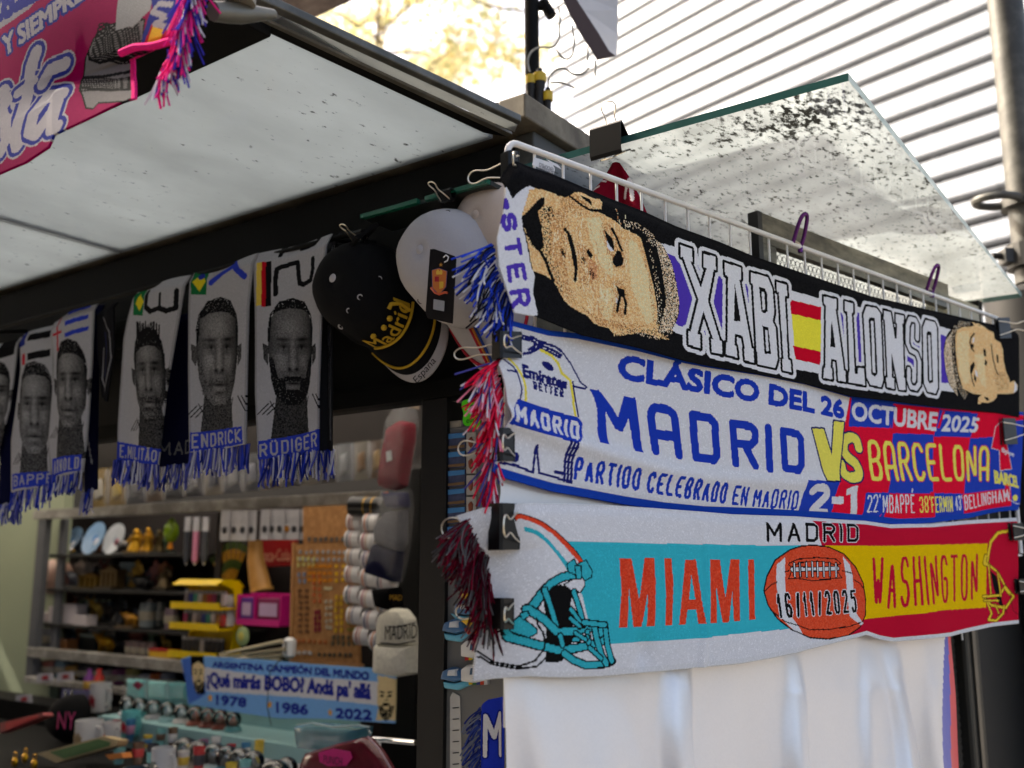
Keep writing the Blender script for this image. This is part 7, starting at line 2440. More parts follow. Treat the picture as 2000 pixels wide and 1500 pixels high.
soft_slab("hat", [(765, 835), (785, 822), (806, 826), (806, 860), (790, 950), (770, 958), (746, 952), (752, 900)], 1.84, .03, knit("maroon_knit", (120, 16, 36)), bn1)
film_bag([(764, 815), (786, 782), (806, 782), (812, 830), (806, 880), (792, 960), (744, 962), (752, 880)], 1.835, bn1)
m = MB()
m.slab(fq(((795, 795), (796, 780), (820, 784), (818, 800)), 1.83), Ku * .002)
m.build("header_card", cmat((150, 130, 110), .6), bn1, world=True)
m = MB()
m.slab(fq(((754, 882), (764, 880), (765, 898), (755, 902)), 1.805), Ku * .001)
m.build("price_sticker", cmat((190, 190, 190), .5), bn1, world=True)
bn2 = thing("bagged_beanie", "grey hat with a navy cuff in a shiny bag midway on the inner post", "beanie", onF(760, 1135, 1.82), KROT, "bagged knitted hats on the inner post")
soft_slab("hat", [(760, 1000), (792, 995), (790, 1060), (782, 1078), (740, 1062), (738, 1030)], 1.82, .028, knit("grey_knit", (112, 112, 116)), bn2)
soft_slab("cuff", [(738, 1062), (783, 1078), (776, 1138), (722, 1120)], 1.818, .034, knit("navy_knit", (26, 28, 52)), bn2)
soft_slab("bobble", [(755, 962), (792, 962), (795, 990), (765, 992)], 1.82, .03, knit("navy_bobble", (30, 32, 70)), bn2)
film_bag([(750, 958), (800, 955), (802, 1000), (794, 1080), (780, 1142), (716, 1122), (735, 1040)], 1.812, bn2)
m = MB()
m.slab(fq(((748, 962), (758, 960), (759, 978), (749, 978)), 1.80), Ku * .001)
m.build("orange_tab", cmat((210, 90, 30), .5), bn2, world=True)
bn3 = thing("white_beanie", "white knitted hat with MADRID lettering hanging lowest on the inner post", "beanie", onF(775, 1320, 1.80), KROT, "bagged knitted hats on the inner post")
soft_slab("hat", [(744, 1220), (750, 1200), (770, 1188), (792, 1190), (806, 1208), (810, 1230), (812, 1262), (743, 1262)], 1.80, .03, knit("white_knit", (206, 202, 186)), bn3)
soft_slab("cuff", [(741, 1258), (812, 1260), (815, 1316), (778, 1322), (739, 1314)], 1.798, .036, knit("white_cuff_knit", (214, 210, 194)), bn3)
m = MB()
for yy in ((1222, 1216), (1256, 1252)):
    m.tube([onF(743, yy[0], 1.773), onF(775, yy[0] + 3, 1.766), onF(811, yy[1], 1.773)], .0016, 6)
m.build("stripe", cmat((14, 14, 14), .9), bn3, world=True)
text_mesh("lettering", "MADRID", bn3, onF(752, 1250, 1.765), unit(onF(806, 1247, 1.765) - onF(752, 1250, 1.765)), Zv, .032, cmat((14, 14, 14), .9), .001, width=.10)
bn4 = thing("black_beanie", "black knitted hat with gold lettering between the bagged hats", "beanie", onF(765, 1190, 1.88), KROT)
soft_slab("hat", [(735, 1150), (778, 1146), (782, 1186), (765, 1192), (742, 1186)], 1.88, .03, knit("black_knit", (14, 14, 15)), bn4)
text_mesh("lettering", "MAD", bn4, onF(762, 1172, 1.845), -Kv, Zv, .013, cmat((200, 150, 40), .8), .001)

# --- row of blister cards above the top bar
bl = ((178, 208, (200, 160, 60), (210, 205, 190), "yellow"), (212, 244, (190, 150, 70), (220, 190, 90), "ochre"), (248, 282, (70, 72, 80), (120, 120, 124), "slate"), (286, 318, (120, 96, 70), (60, 50, 44), "umber"), (322, 358, (44, 44, 50), (96, 96, 100), "black"),
      (362, 396, (64, 64, 70), (150, 150, 154), "dark grey"), (400, 434, (150, 140, 120), (40, 46, 70), "cream and navy"), (438, 472, (96, 98, 104), (160, 160, 162), "grey"), (476, 508, (80, 84, 96), (130, 134, 146), "blue grey"), (512, 548, (120, 100, 80), (170, 150, 110), "brown"),
      (552, 586, (60, 58, 56), (140, 130, 110), "charcoal"), (590, 622, (130, 120, 104), (90, 76, 60), "sand"), (626, 654, (84, 78, 74), (180, 150, 90), "taupe"), (658, 688, (140, 146, 150), (176, 180, 182), "silver"), (692, 720, (170, 160, 140), (150, 110, 60), "ivory"), (724, 748, (120, 88, 56), (186, 150, 90), "tan"))
for (x0, x1, c, c2, nm) in bl:
    y1 = 992 - (x0 - 178) * .105
    y0 = y1 - 74
    c, c2 = tuple(int(q * .62) for q in c), tuple(int(q * .8) for q in c2)
    t = thing("blister_pack", "%s souvenir in a shiny blister pack in the row above the shelf bar" % nm, "blister pack", onF((x0 + x1) / 2, y1, 2.12), KROT, "blister packs above the shelf bar")
    m = MB()
    m.slab(fq(((x0, y1), (x0, y0), (x1, y0 - (x1 - x0) * .12), (x1, y1 - (x1 - x0) * .12)), 2.12), Ku * .003)
    m.build("card", cmat(c, .4), t, world=True)
    soft_slab("souvenir", [(x0 + (x1 - x0) * .25, y1 - (y1 - y0) * .2), (x0 + (x1 - x0) * .3, y0 + (y1 - y0) * .3), (x0 + (x1 - x0) * .7, y0 + (y1 - y0) * .22), (x0 + (x1 - x0) * .75, y1 - (y1 - y0) * .3)], 2.117, .008, cmat(c2, .3, .3), t)
    film_bag([(x0 + 1, y1 - 1), (x0 + 1, y0 + 1), (x1 - 1, y0 - 2), (x1 - 1, y1 - 6)], 2.113, t)

# --- sky blue banner scarf across the counter
SB = AL(110, 160, 215)
DB = AL(34, 42, 130)
Z7 = ((340, 1240), 3.846)
UB = 1.95
sh = Sheet(lambda x, y: onF(x, y, UB), -Kv, [(353, 1288), (372, 1281), (400, 1281), (500, 1288), (600, 1298), (740, 1305), (779, 1322)], [(366, 1376), (400, 1380), (470, 1392), (540, 1404), (640, 1405), (740, 1410), (776, 1412)],
           [(353, 1288), (362, 1330), (366, 1376)], [(779, 1322), (778, 1365), (776, 1412)], 330, 90, SB)
PP = lambda pp, col, **kw: sh.poly(pp, col, *Z7, **kw)
PP([(235, 240), (700, 310), (1550, 350), (1540, 525), (900, 470), (250, 420)], (.68, .68, .72))
sh.font("ARGENTINA CAMPEÓN DEL MUNDO", (305, 190), (1478, 265), (1472, 338), (305, 240), DB, *Z7, bold=.0016)
sh.font("¿Qué mirás BOBO? Andá pa' allá", (258, 275), (1492, 368), (1485, 512), (258, 410), DB, *Z7, bold=.0026)
for tx, a, b_, c_, d_ in (("1978", (330, 450), (545, 475), (542, 540), (330, 520)), ("1986", (755, 510), (980, 530), (980, 602), (755, 585)), ("2022", (1205, 555), (1495, 565), (1495, 638), (1205, 625))):
    sh.font(tx, a, b_, c_, d_, DB, *Z7, bold=.002)
for cx, cy in ((280, 472), (708, 525), (1158, 585)):
    st_ = []
    for k in range(10):
        a = math.pi * k / 5
        r = 34 if k % 2 == 0 else 15
        st_.append((cx + r * .7 * math.sin(a), cy - r * math.cos(a)))
    PP(st_, AL(210, 150, 50))
SKN = AL(205, 185, 140)
def bface(c, hw, hh, cap_):
    F = lambda pp: [(c[0] + x * hw, c[1] - y * hh) for x, y in pp]
    PP(F([(-.9, .5), (-.7, .95), (0, 1.1), (.7, .95), (.95, .5), (.9, -.3), (.6, -.85), (0, -1.1), (-.6, -.85), (-.9, -.3)]), SKN)
    PP(F([(-.8, -.4), (-.45, -.4), (-.3, -.25), (.3, -.25), (.45, -.4), (.85, -.4), (.6, -.9), (0, -1.2), (-.6, -.9)]), BLK, dens=.85)
    PP(F([(-.35, -.42), (.35, -.42), (.2, -.58), (-.2, -.58)]), SKN)
    if cap_:
        PP(F([(-1, .35), (-.8, 1.0), (0, 1.25), (.8, 1.0), (1, .35), (.8, .6), (0, .78), (-.8, .6)]), BLK)
    for e in (-1, 1):
        sh.stroke(F([(e * .6, .3), (e * .2, .26)]), .004, BLK, *Z7)
        sh.ellipse(F([(e * .4, .1)])[0], hw * .2, hh * .07, BLK, *Z7)
    sh.stroke(F([(.1, .1), (.18, -.12), (-.1, -.14)]), .002, BLK, *Z7)
PP([(60, 180), (140, 170), (230, 170), (250, 440), (190, 480), (110, 520), (80, 400)], AL(70, 110, 190))
PP([(130, 140), (235, 150), (240, 440), (200, 450), (135, 300)], BLK)
bface((190, 300), 52, 130, True)
PP([(1545, 300), (1700, 330), (1690, 640), (1530, 640), (1560, 500)], SKN)
bface((1610, 470), 75, 150, False)
weave(sh, .12)
ban = thing("banner_scarf", "sky blue and white banner scarf with dark blue slogan draped over the counter edge", "scarf", onF(560, 1390, UB), KROT)
fb = folds(41, .012)
sh.finish("cloth", ban, WOVEN, lambda x, y, a, b: fb(x, y, a, b) + .01 * np.sin(a * 8), K(UB, 0, 0), -Ku, thick=.003)
m = MB()
Q = [onF(x, y, 1.93) for x, y in ((545, 1290), (528, 1310), (524, 1340), (522, 1380), (530, 1418))]
m.tube(Q, .0014, 6)
tag(m.build("black_string", cmat((14, 14, 14), .7), None, world=True), "thin black string hanging across the sky blue banner scarf", "string")

# --- counter and its goods
cnt = thing("display_counter", "dark counter with a pale cloth and turquoise risers under the shop window", "counter", K(1.7, 2.4, 0), KROT)
kpart("counter_top", BLACK_METAL, [(1.33, 2.15, 1.2, 5.2, 1.0, 1.03)], cnt)
kpart("cloth", mat("pale_cloth", S(172, 172, 176), .9, noise=.1), [(1.36, 1.934, 1.5, 2.42, 1.05, 1.07)], cnt)
kpart("riser", teal_m, [(1.935, 2.1, 2.04, 3.05, 1.031, 1.112)], cnt)
kpart("riser_back", teal_m, [(2.101, 2.108, 2.04, 3.05, 1.031, 1.21)], cnt)
kpart("back_riser", BLACK_METAL, [(2.01, 2.14, 3.1, 5.0, 1.031, 1.10)], cnt)
def globe(px, z, u, r_px, label, basec, inner, group):
    p = sit(px, z, u)
    R = r_px * p[1] / FPX
    t = thing("snow_globe", label, "snow globe", p, KROT, group)
    b = MB()
    b.lathe([(R * .95, 0), (R * 1.0, R * .12), (R * .82, R * .42), (R * .72, R * .5), (0, R * .5)], n=20)
    b.build("base", cmat(basec, .4), t, smooth=True)
    b = MB()
    b.ball((0, 0, R * 1.15), R * .9, 18)
    b.build("dome", film_glass, t, smooth=True)
    b = MB()
    b.box(-R * .4, R * .4, -R * .2, R * .2, R * .5, R * .95)
    b.prism([(-R * .45, R * .95), (R * .45, R * .95), (0, R * 1.5)], (0, -R * .2, 0), (1, 0, 0), (0, 0, 1), (0, 1, 0), R * .4)
    b.build("little_building", cmat(inner, .5), t)
film_glass = bpy.data.materials.new("globe_glass")
film_glass.use_nodes = True
nt = film_glass.node_tree
nt.nodes.remove(nt.nodes["Principled BSDF"])
tp_ = nt.nodes.new("ShaderNodeBsdfTransparent")
tp_.inputs[0].default_value = (.9, .95, .96, 1)
gs_ = nt.nodes.new("ShaderNodeBsdfGlossy")
gs_.inputs["Roughness"].default_value = .04
lw_ = nt.nodes.new("ShaderNodeLayerWeight")
lw_.inputs[0].default_value = .45
mxn = nt.nodes.new("ShaderNodeMixShader")
nt.links.new(lw_.outputs["Fresnel"], mxn.inputs[0])
nt.links.new(tp_.outputs[0], mxn.inputs[1])
nt.links.new(gs_.outputs[0], mxn.inputs[2])
nt.links.new(mxn.outputs[0], nt.nodes["Material Output"].inputs[0])
for i, x in enumerate((268, 292, 318, 345, 372, 398, 422, 446, 470)):
    cc = ((190, 190, 190), (60, 140, 140), (150, 150, 150), (120, 160, 160), (180, 176, 170), (130, 60, 40), (120, 54, 40), (126, 60, 44), (90, 150, 150))[i]
    nm = ("white", "teal", "grey", "pale teal", "cream", "russet", "dark russet", "red brown", "sea green")[i]
    globe(x, 1.1125, 2.0, 17, "snow globe with a %s base in the row on the turquoise riser" % nm, cc, (150, 90, 70) if i > 4 else (170, 176, 176), "snow globes on the turquoise riser")
for i, x in enumerate((380, 408, 438, 462, 486, 512, 575)):
    cc = ((206, 204, 196), (130, 120, 112), (190, 206, 206), (60, 150, 170), (200, 206, 206), (190, 190, 188), (200, 200, 196))[i]
    nm = ("ivory", "brown grey", "mint", "blue", "pale", "plain grey", "chalk")[i]
    globe(x, 1.0705, 1.74, 24, "larger snow globe with a %s base on the pale cloth" % nm, cc, (90, 86, 80), "snow globes on the pale cloth")
globe(552, 1.0705, 1.62, 34, "big dark snow globe beside the maroon pouch", (60, 56, 54), (180, 170, 140), None)
def mug(px, z, u, w, h, label, col, motif, group="mugs on the counter"):
    p = sit(px, z, u)
    W, H = w * p[1] / FPX, h * p[1] / FPX
    t = thing("souvenir_mug", label, "mug", p, KROT, group)
    b = MB()
    b.lathe([(W * .44, 0), (W * .5, H * .04), (W * .5, H), (W * .45, H), (W * .44, H * .08), (0, H * .06)], n=22)
    b.build("cup", cmat(col, .25), t, smooth=True)
    b = MB()
    b.tube([(W * .48, 0, H * .8), (W * .75, 0, H * .8), (W * .85, 0, H * .5), (W * .72, 0, H * .22), (W * .48, 0, H * .2)], W * .06, 8)
    b.build("handle", cmat(col, .25), t, smooth=True)
    b = MB()
    for k in range(5):
        a = -math.pi / 2 + (k - 2) * .2
        b.lathe([(W * .505, H * .2), (W * .507, H * .21), (W * .507, H * .78), (W * .505, H * .8)], n=22) if False else None
        b.obox((math.cos(a) * W * .503, math.sin(a) * W * .503, H * (.35 + .1 * (k % 2))), V3(-math.sin(a), math.cos(a), 0) * W * .06, V3(math.cos(a), math.sin(a), 0) * .0008, Zv * H * .16)
    b.build("printed_motif", cmat(motif, .3), t)
mug(198, 1.0705, 1.72, 50, 52, "white mug with a brown picture at the left of the pale cloth", (196, 194, 190), (140, 120, 90))
mug(240, 1.0705, 1.76, 34, 48, "white mug with an orange drawing on the pale cloth", (192, 188, 184), (190, 90, 50))
mug(342, 1.0705, 1.60, 44, 56, "white mug with a grey green skyline near the front of the cloth", (188, 188, 188), (90, 100, 90))
mug(215, 1.1125, 1.99, 40, 52, "white mug with dark red lips print on the riser", (176, 172, 170), (130, 30, 40))
mug(182, 1.0705, 1.96, 30, 46, "frosted glass mug with red print at the left end", (150, 154, 156), (150, 40, 50))
mug(276, 1.0705, 1.92, 36, 46, "turquoise mug with a red bird print", (100, 180, 180), (190, 50, 60))
mug(290, 1.0705, 1.50, 44, 36, "dark blue grey mug lying low at the front of the counter", (70, 82, 90), (40, 44, 50))
for i, (x, c) in enumerate(((330, (206, 204, 200)), (360, (196, 194, 190)), (392, (200, 198, 196)), (424, (210, 208, 204)), (456, (190, 188, 184)))):
    p = sit(x, 1.0705, 1.50)
    t = thing("bottle_opener", "white magnet opener standing %s in the front row on the cloth" % ("first", "second", "third", "fourth", "fifth")[i], "bottle opener", p, KROT, "openers at the front of the counter")
    b = MB()
    b.rbox(-.016, .016, -.006, .006, 0, .035, .003)
    b.build("body", cmat(c, .4), t)
    b = MB()
    b.tube([(.008 * math.cos(a), 0, .048 + .012 * math.sin(a)) for a in np.linspace(0, 6.283, 14, endpoint=False)], .003, 6, closed=True)
    b.build("loop", cmat((150, 150, 150), .3, .6), t, smooth=True)
# crowded little glasses between the mugs and globes
pr2 = random.Random(9)
spots = [(226 + k * 27 + pr2.uniform(-4, 4), 1.86 + pr2.uniform(-.03, .03), 18) for k in range(12)] + [(262 + k * 30 + pr2.uniform(-5, 5), 1.66 + pr2.uniform(-.03, .03), 22) for k in range(11)] + [(478 + k * 34, 1.52, 26) for k in range(3)]
tones = (((206, 204, 200), "white"), ((190, 60, 60), "red"), ((70, 130, 170), "blue"), ((210, 180, 70), "yellow"), ((120, 180, 176), "turquoise"), ((110, 84, 66), "brown"), ((60, 60, 64), "black"), ((170, 120, 150), "mauve"))
done = {}
for i, (x, u_, w_p) in enumerate(spots):
    (c1, n1), (c2, n2) = tones[i % 8], tones[(i * 3 + 1 + i // 8) % 8]
    if n1 == n2:
        (c2, n2) = tones[(i * 3 + 2) % 8]
    row = "back" if u_ > 1.78 else "middle" if u_ > 1.58 else "front"
    key = (n1, n2, row)
    done[key] = done.get(key, 0) + 1
    p = sit(x, 1.0705, u_)
    W = w_p * p[1] / FPX
    H = W * (1.25 + .5 * (i % 3))
    t = thing("shot_glass", "%s shot glass with %s print in the %s row on the pale cloth" % (n1, n2, row), "shot glass", p, KROT, "shot glasses on the pale cloth")
    b = MB()
    b.lathe([(W * .3, 0), (W * .36, H * .03), (W * .5, H), (W * .45, H), (W * .34, H * .12), (0, H * .1)], n=16)
    b.build("glass", cmat(c1, .2), t, smooth=True)
    b = MB()
    b.lathe([(W * .42, H * .36), (W * .445, H * .38), (W * .49, H * .72), (W * .475, H * .74)], n=16)
    b.build("print", cmat(c2, .3), t, smooth=True)
# teal bagged cloths on the riser back
for i, (x0, x1, y0, y1, nm) in enumerate(((250, 286, 1326, 1368, "with a dark red diamond emblem"), (292, 330, 1330, 1366, "in pale turquoise"), (332, 372, 1332, 1368, "in deeper turquoise"))):
    t = thing("folded_towel", "folded bagged towel %s leaning on the turquoise riser" % nm, "towel", onF((x0 + x1) / 2, y1, 2.09), KROT, "folded towels on the riser")
    soft_slab("towel", [(x0, y1), (x0, y0), (x1, y0 + 2), (x1, y1)], 2.09, .012, cmat(((110, 184, 180), (130, 196, 190), (80, 160, 160))[i], .8), t)
    film_bag([(x0 - 1, y1 + 1), (x0 - 1, y0 - 1), (x1 + 1, y0 + 1), (x1 + 1, y1 + 1)], 2.085, t)
    if i == 0:
        m = MB()
        m.slab(fq(((258, 1338), (268, 1330), (280, 1338), (270, 1348)), 2.055), Ku * .001)
        m.slab(fq(((262, 1338), (269, 1333), (276, 1338), (269, 1344)), 2.054), Ku * .001)
        m.build("emblem", cmat((130, 26, 60), .6), t, world=True)
# lower right: pouches, rail
pt = thing("plastic_pouch", "turquoise see-through pouch with loose goods lying before the banner scarf", "pouch", onF(650, 1465, 1.72), KROT)
soft_slab("pouch", [(580, 1418), (610, 1412), (700, 1418), (722, 1420), (712, 1462), (640, 1466), (585, 1460)], 1.72, .03, mat("turquoise_film", S(90, 150, 160), .15, trans=.25, noise=.5, scale=20), pt)
m = MB()
m.tube([onF(x, y, 1.685) for x, y in ((580, 1416), (610, 1412), (650, 1420), (700, 1416), (722, 1420))], .002, 6)
m.build("zip", cmat((170, 190, 190), .3), pt, world=True, smooth=True)
pt2 = thing("maroon_pouch", "glossy maroon pouch with a jagged pink word at the bottom of the window", "pouch", onF(690, 1500, 1.6), KROT)
soft_slab("pouch", [(590, 1500), (600, 1470), (660, 1452), (718, 1438), (745, 1470), (775, 1520), (700, 1535), (600, 1530)], 1.6, .03, mat("maroon_film", S(96, 22, 36), .2, noise=.5, scale=25), pt2)
m = MB()
m.tube([onF(x, y, 1.565) for x, y in ((718, 1438), (740, 1462), (775, 1520))], .0016, 6)
m.build("seam", cmat((200, 170, 180), .3), pt2, world=True)
m = MB()
m.slab(fq(((622, 1470), (650, 1462), (684, 1468), (688, 1480), (676, 1496), (640, 1496), (624, 1488)), 1.562), Ku * .001)
m.build("pink_flash", cmat((206, 20, 120), .4), pt2, world=True)
text_mesh("lettering", "PUNCH", pt2, onF(632, 1490, 1.5605), -Kv, Zv, .016, cmat((80, 10, 40), .5), .0005, width=.055)
cr_ = thing("chrome_rail", "short chrome rail fixed at the right end of the counter", "rail", onF(775, 1447, 1.75), KROT)
m = MB()
m.tube([onF(730, 1443, 1.75), onF(812, 1450, 1.70)], .006, 12)
m.build("bar", mat("chrome", (.75, .75, .76), .12, 1.0), cr_, world=True, smooth=True)
m = MB()
m.tube([onF(742, 1444, 1.75), onF(742, 1470, 1.77)], .004, 8)
m.build("support", mat("chrome", (.75, .75, .76), .12, 1.0), cr_, world=True)
# left foreground: cap, magazines, cards
pc_, Oc, fc, uc, sc_, bc = cap("black cap with a pink monogram lying on the dark counter at the lower left", (104, 1400), (40, 1425), 1.78, .13, blk, blk, blk, 1)
text_mesh("monogram", "NY", pc_, onF(112, 1424, 1.72), unit(-Kv + Zv * .08), Zv, .05, cmat((190, 50, 110), .8), .002)
for i, (pp, c, nm) in enumerate(((((0, 1432), (0, 1412), (82, 1392), (86, 1398), (40, 1418)), (150, 60, 60), "red and cream folded leaflet at the left edge of the counter"), (((72, 1472), (200, 1438), (232, 1446), (228, 1456), (110, 1490)), (170, 150, 110), "red and green striped leaflet lying on the dark counter"), (((205, 1474), (236, 1470), (240, 1480), (214, 1484)), (190, 110, 40), "small orange card on the dark counter"))):
    t = thing("leaflet", nm, "leaflet", onF(*pp[0], 1.6), KROT)
    m = MB()
    m.slab(fq(pp, 1.62), Zv * -.003 + Ku * .03)
    m.build("paper", cmat(c, .6), t, world=True)
    if i < 2:
        m = MB()
        q = np.array(pp, float)
        c0 = q.mean(0)
        for k in range(3):
            f = .75 - k * .22
            m.slab(fq([tuple(c0 + (a - c0) * np.array([f, f])) for a in q], 1.618 - .001 * k), Ku * .0006)
        m.build("printed_block", cmat(((190, 50, 50), (70, 110, 60))[i], .6), t, world=True)
t = thing("foil_strip", "strip of shiny rainbow discs standing at the left of the counter", "disc strip", onF(135, 1392, 1.95), KROT)
for j in range(2):
    for k in range(5):
        m = MB()
        q = onF(128 + j * 13, 1354 + k * 9, 1.95)
        m.lathe([(.012, 0), (.012, .001), (0, .0012)], q, 12, -Kv, Zv, -Ku)
        m.build("disc", mat("rainbow_foil", (.6, .72, .8), .15, .8, noise=.6, scale=50), t, world=True)
m = MB()
m.slab(fq(((112, 1398), (122, 1346), (176, 1350), (172, 1400)), 1.955), Ku * .006)
m.build("backing", cmat((90, 90, 130), .4), t, world=True)
for i, (x, y, nm) in enumerate(((85, 1330, "tilted left of the purple bottle"), (125, 1328, "under the lowest bar"), (44, 1372, "at the far left"))):
    t = thing("price_card", "white card with a red print %s" % nm, "price card", onF(x, y, 2.02), KROT, "white cards in the dark corner")
    m = MB()
    m.slab(fq(((x - 16, y + 4), (x - 12, y - 14), (x + 16, y - 16), (x + 18, y)), 2.02), Ku * .003)
    m.build("card", cmat((170, 168, 172), .5), t, world=True)
    m = MB()
    m.slab(fq(((x - 4, y - 2), (x - 2, y - 10), (x + 8, y - 11), (x + 9, y - 3)), 2.018), Ku * .001)
    m.build("red_print", cmat((160, 30, 40), .5), t, world=True)
for x, c, nm in ((172, (120, 60, 130), "purple"), (191, (170, 40, 30), "red")):
    t = thing("small_bottle", "%s small bottle under the lowest shelf bar" % nm, "bottle", onF(x, 1356, 2.06), KROT)
    b = MB()
    b.lathe([(.016, 0), (.018, .01), (.018, .055), (.008, .07), (.008, .085), (0, .086)], n=16)
    b.build("body", cmat(c, .3), t, smooth=True)
    b = MB()
    b.lathe([(.0185, .02), (.019, .021), (.019, .045), (.0185, .046)], n=16)
    b.build("wrapper", cmat((190, 150, 60), .4), t, smooth=True)
for i, (x, y) in enumerate(((28, 1490), (48, 1482), (66, 1494))):
    t = thing("gold_trinket", "gold keyring trinket at the bottom left corner, %s" % ("leftmost of three", "middle of three", "rightmost of three")[i], "trinket", onF(x, y + 8, 1.5), KROT, "gold trinkets at the bottom left")
    b = MB()
    b.ball((0, 0, .012), .012, 12, (1, .6, 1.1))
    b.build("charm", GOLD, t, smooth=True)
    b = MB()
    b.tube([(.008 * math.cos(a), 0, .03 + .008 * math.sin(a)) for a in np.linspace(0, 6.283, 12, endpoint=False)], .0012, 6, closed=True)
    b.build("ring", GOLD, t, smooth=True)

# --- grey pillar: postcards, magnets, price tag
for i in range(8):
    y0 = 846 + i * 36.3
    t = thing("postcard_magnet", "blue sky view card, %s from top in the grey pillar's left strip" % ("first", "second", "third", "fourth", "fifth", "sixth", "seventh", "eighth")[i], "postcard", onF(889, y0 + 30, 1.246), KROT, "view cards on the grey pillar")
    m = MB()
    m.slab(fq(((870, y0 + 33), (870, y0 + 1), (908, y0 - 2), (908, y0 + 30)), 1.246), Ku * .003)
    m.build("card", cmat((70, 78, 104), .25, noise=.6, scale=90), t, world=True)
    m = MB()
    m.slab(fq(((871, y0 + 12), (871, y0 + 2), (907, y0 - 1), (907, y0 + 8)), 1.2452), Ku * .0006)
    m.build("printed_sky", cmat((70, 130, 180), .2), t, world=True)
    m = MB()
    m.slab(fq(((871, y0 + 31), (871, y0 + 26), (907, y0 + 22), (907, y0 + 28)), 1.2452), Ku * .0006)
    m.build("printed_strip", cmat((120, 96, 70), .2), t, world=True)
for i in range(4):
    y0 = 1016 + i * 32
    t = thing("postcard_magnet", "blue view card, %s from top in the grey pillar's right strip" % ("first", "second", "third", "fourth")[i], "postcard", onF(930, y0 + 28, 1.246), KROT, "view cards on the grey pillar")
    m = MB()
    m.slab(fq(((916, y0 + 29), (916, y0 + 1), (958, y0 - 3), (958, y0 + 25)), 1.246), Ku * .003)
    m.build("card", cmat((60, 74, 110), .25, noise=.6, scale=90), t, world=True)
    m = MB()
    m.slab(fq(((917, y0 + 10), (917, y0 + 2), (957, y0 - 2), (957, y0 + 6)), 1.2452), Ku * .0006)
    m.build("printed_sky", cmat((90, 140, 190), .2), t, world=True)
for i in range(4):
    y0 = 845 + i * 42
    t = thing("charm_card", "narrow white card with a brown charm, %s from the top on the grey pillar" % ("first", "second", "third", "fourth")[i], "charm card", onF(920, y0 + 36, 1.246), KROT, "charm cards on the grey pillar")
    m = MB()
    m.slab(fq(((911, y0 + 38), (911, y0), (929, y0 - 1), (929, y0 + 37)), 1.2465), Ku * .002)
    m.build("card", cmat((176, 172, 164), .5), t, world=True)
    soft_slab("charm", [(917, y0 + 26), (916, y0 + 14), (921, y0 + 8), (924, y0 + 14), (923, y0 + 26), (920, y0 + 30)], 1.246, .004, cmat((140, 74, 50), .4), t)
def boat(px, py, label):
    t = thing("boat_magnet", label, "magnet", onF(px, py, 1.246), KROT, "boat shaped magnets on the grey pillar")
    S_ = 1.0
    soft_slab("water", [(px - 34, py - 6), (px - 20, py + 10), (px + 6, py + 14), (px + 30, py + 4), (px + 26, py - 6), (px, py)], 1.246, .006, cmat((90, 170, 196), .35), t)
    soft_slab("hull", [(px - 26, py - 8), (px - 22, py - 24), (px - 4, py - 32), (px + 16, py - 26), (px + 22, py - 8), (px, py - 2)], 1.243, .010, cmat((52, 98, 140), .35), t)
    soft_slab("cabin", [(px - 14, py - 14), (px - 12, py - 26), (px + 4, py - 28), (px + 6, py - 14)], 1.236, .006, cmat((190, 196, 200), .35), t)
boat(893, 1240, "blue boat magnet on pale water, upper one on the grey pillar")
boat(890, 1334, "blue boat magnet on pale water, lowest one on the grey pillar")
boat(915, 1204, "small pale boat magnet half hidden by the maroon fringe")
def stadium(px, py, label):
    t = thing("stadium_magnet", label, "magnet", onF(px, py, 1.244), KROT, "stadium magnets on the grey pillar")
    soft_slab("bowl", [(px - 24, py + 8), (px - 24, py - 16), (px - 14, py - 24), (px + 18, py - 26), (px + 26, py - 16), (px + 24, py + 6), (px, py + 12)], 1.246, .014, cmat((206, 206, 202), .35), t)
    m = MB()
    m.slab(fq(((px - 13, py - 4), (px - 11, py - 17), (px + 12, py - 19), (px + 14, py - 6)), 1.2295), Ku * .001)
    m.build("pitch", cmat((50, 84, 110), .4), t, world=True)
    m = MB()
    m.slab(fq(((px - 5, py - 7), (px - 4, py - 13), (px + 7, py - 14), (px + 7, py - 8)), 1.2285), Ku * .001)
    m.build("green_patch", cmat((60, 130, 60), .4), t, world=True)
    for k, c in enumerate(((180, 30, 36), (210, 180, 40), (40, 110, 60), (40, 60, 140), (190, 60, 40), (190, 190, 190))):
        m = MB()
        x = px - 22 + k * 7.5
        m.slab(fq(((x, py + 16), (x, py + 6), (x + 6.5, py + 5), (x + 6.5, py + 15)), 1.243), Ku * .006)
        m.build("letter_block", cmat(c, .4), t, world=True)
stadium(930, 1274, "white stadium magnet with a pitch and coloured letters, upper one")
stadium(930, 1322, "white stadium magnet with a pitch and coloured letters, lower one")
stadium(972, 1290, "white stadium magnet mostly hidden behind the teal and white scarf")
t = thing("plane_magnet", "yellow aeroplane magnet with red trim between the fringe and the boats", "magnet", onF(925, 1225, 1.244), KROT)
soft_slab("fuselage", [(905, 1212), (918, 1206), (938, 1200), (934, 1212), (945, 1222), (922, 1226)], 1.246, .012, cmat((220, 176, 30), .35), t)
soft_slab("wing", [(908, 1226), (930, 1222), (936, 1238), (918, 1240)], 1.244, .008, cmat((190, 60, 30), .35), t)
t = thing("crown_magnet", "yellow crown shaped magnet poking out beside the maroon fringe", "magnet", onF(918, 1168, 1.244), KROT)
soft_slab("crown", [(906, 1170), (906, 1150), (914, 1160), (920, 1146), (926, 1160), (934, 1152), (932, 1172)], 1.246, .01, cmat((226, 180, 40), .35), t)
m = MB()
m.slab(fq(((908, 1176), (908, 1170), (932, 1171), (931, 1177)), 1.236), Ku * .003)
m.build("band", cmat((180, 50, 40), .35), t, world=True)
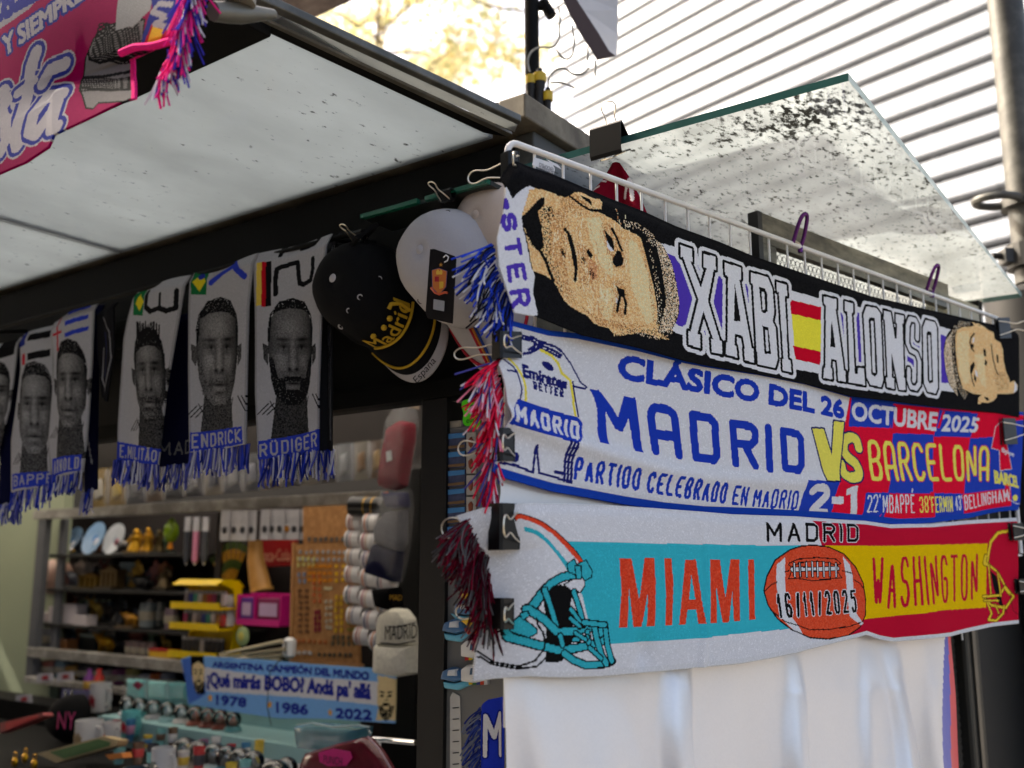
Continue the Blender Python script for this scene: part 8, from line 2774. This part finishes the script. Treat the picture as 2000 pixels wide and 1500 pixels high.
t = thing("price_tag", "bright green flower shaped price tag with a handwritten figure", "price tag", onF(922, 836, 1.16), KROT)
fl = []
for k in range(60):
    a = 2 * math.pi * k / 60
    r = 1 + .13 * math.cos(5 * a + .6)
    fl.append((923 + 21 * r * math.cos(a), 804 + 32 * r * math.sin(a)))
m = MB()
m.slab(fq(fl, 1.16), Ku * .001)
m.build("card", mat("fluorescent_green", S(70, 205, 20), .6, noise=.08), t, world=True)
text_mesh("lettering", "2", t, onF(918, 814, 1.159), -Kv, Zv, .018, cmat((36, 90, 20), .8), .0003)
text_mesh("lettering", "euros", t, onF(911, 827, 1.159), unit(-Kv + Zv * .1), Zv, .006, cmat((36, 90, 20), .8), .0003)
t = thing("eraser_block", "small cream block resting on top of the grey pillar", "block", onF(892, 838, 1.26), KROT)
b = MB()
b.rbox(-.02, .014, -.008, .008, 0, .013, .002)
b.build("block", cmat((170, 160, 140), .6), t)
b = MB()
b.rbox(.0145, .019, -.008, .008, 0, .0125, .001)
b.build("sleeve", cmat((120, 116, 110), .6), t)
t = thing("ruler_strip", "white paper strip with black tick marks on the grey pillar", "paper strip", onF(890, 1500, 1.247), KROT)
m = MB()
m.slab(fq(((879, 1530), (879, 1362), (884, 1352), (898, 1360), (902, 1530)), 1.2475), Ku * .0015)
m.build("paper", cmat((190, 188, 180), .6), t, world=True)
for k in range(7):
    m = MB()
    y = 1382 + k * 22
    m.slab(fq(((884, y + 2), (884, y), (896, y - 1), (896, y + 1)), 1.2465), Ku * .0006)
    m.build("tick_mark", cmat((40, 40, 40), .6), t, world=True)
UM = 1.12
sh = Sheet(lambda x, y: onF(x, y, UM), -Kv, [(940, 1380), (955, 1366), (985, 1360)], [(940, 1540), (960, 1540), (985, 1540)], [(940, 1380), (938, 1440), (940, 1540)], [(985, 1360), (985, 1440), (985, 1540)], 60, 140, AL(30, 50, 160))
sh.stroke([(950, 1475), (951, 1398), (963, 1440), (974, 1394), (975, 1475)], .0055, WHT, outline=[(.002, AL(20, 30, 110))])
weave(sh, .15)
ms = thing("small_scarf", "small blue scarf with a white letter M hanging low beside the flag", "scarf", onF(960, 1380, UM), KROT)
sh.finish("cloth", ms, WOVEN, lambda x, y, a, b: .004 * np.sin(a * 7), K(UM, 0, 0), -Ku, thick=.003)
fringe("fringe", ms, [onF(x, y, UM) for x, y in ((940, 1382), (938, 1440), (940, 1540))], [Kv * 1.0 - Zv * .5, Kv * .7 - Zv * .8], 90, .034, [AL(30, 40, 100), AL(46, 60, 120), (.14, .16, .22)], spread=.4, r=.0012, sag=.7)
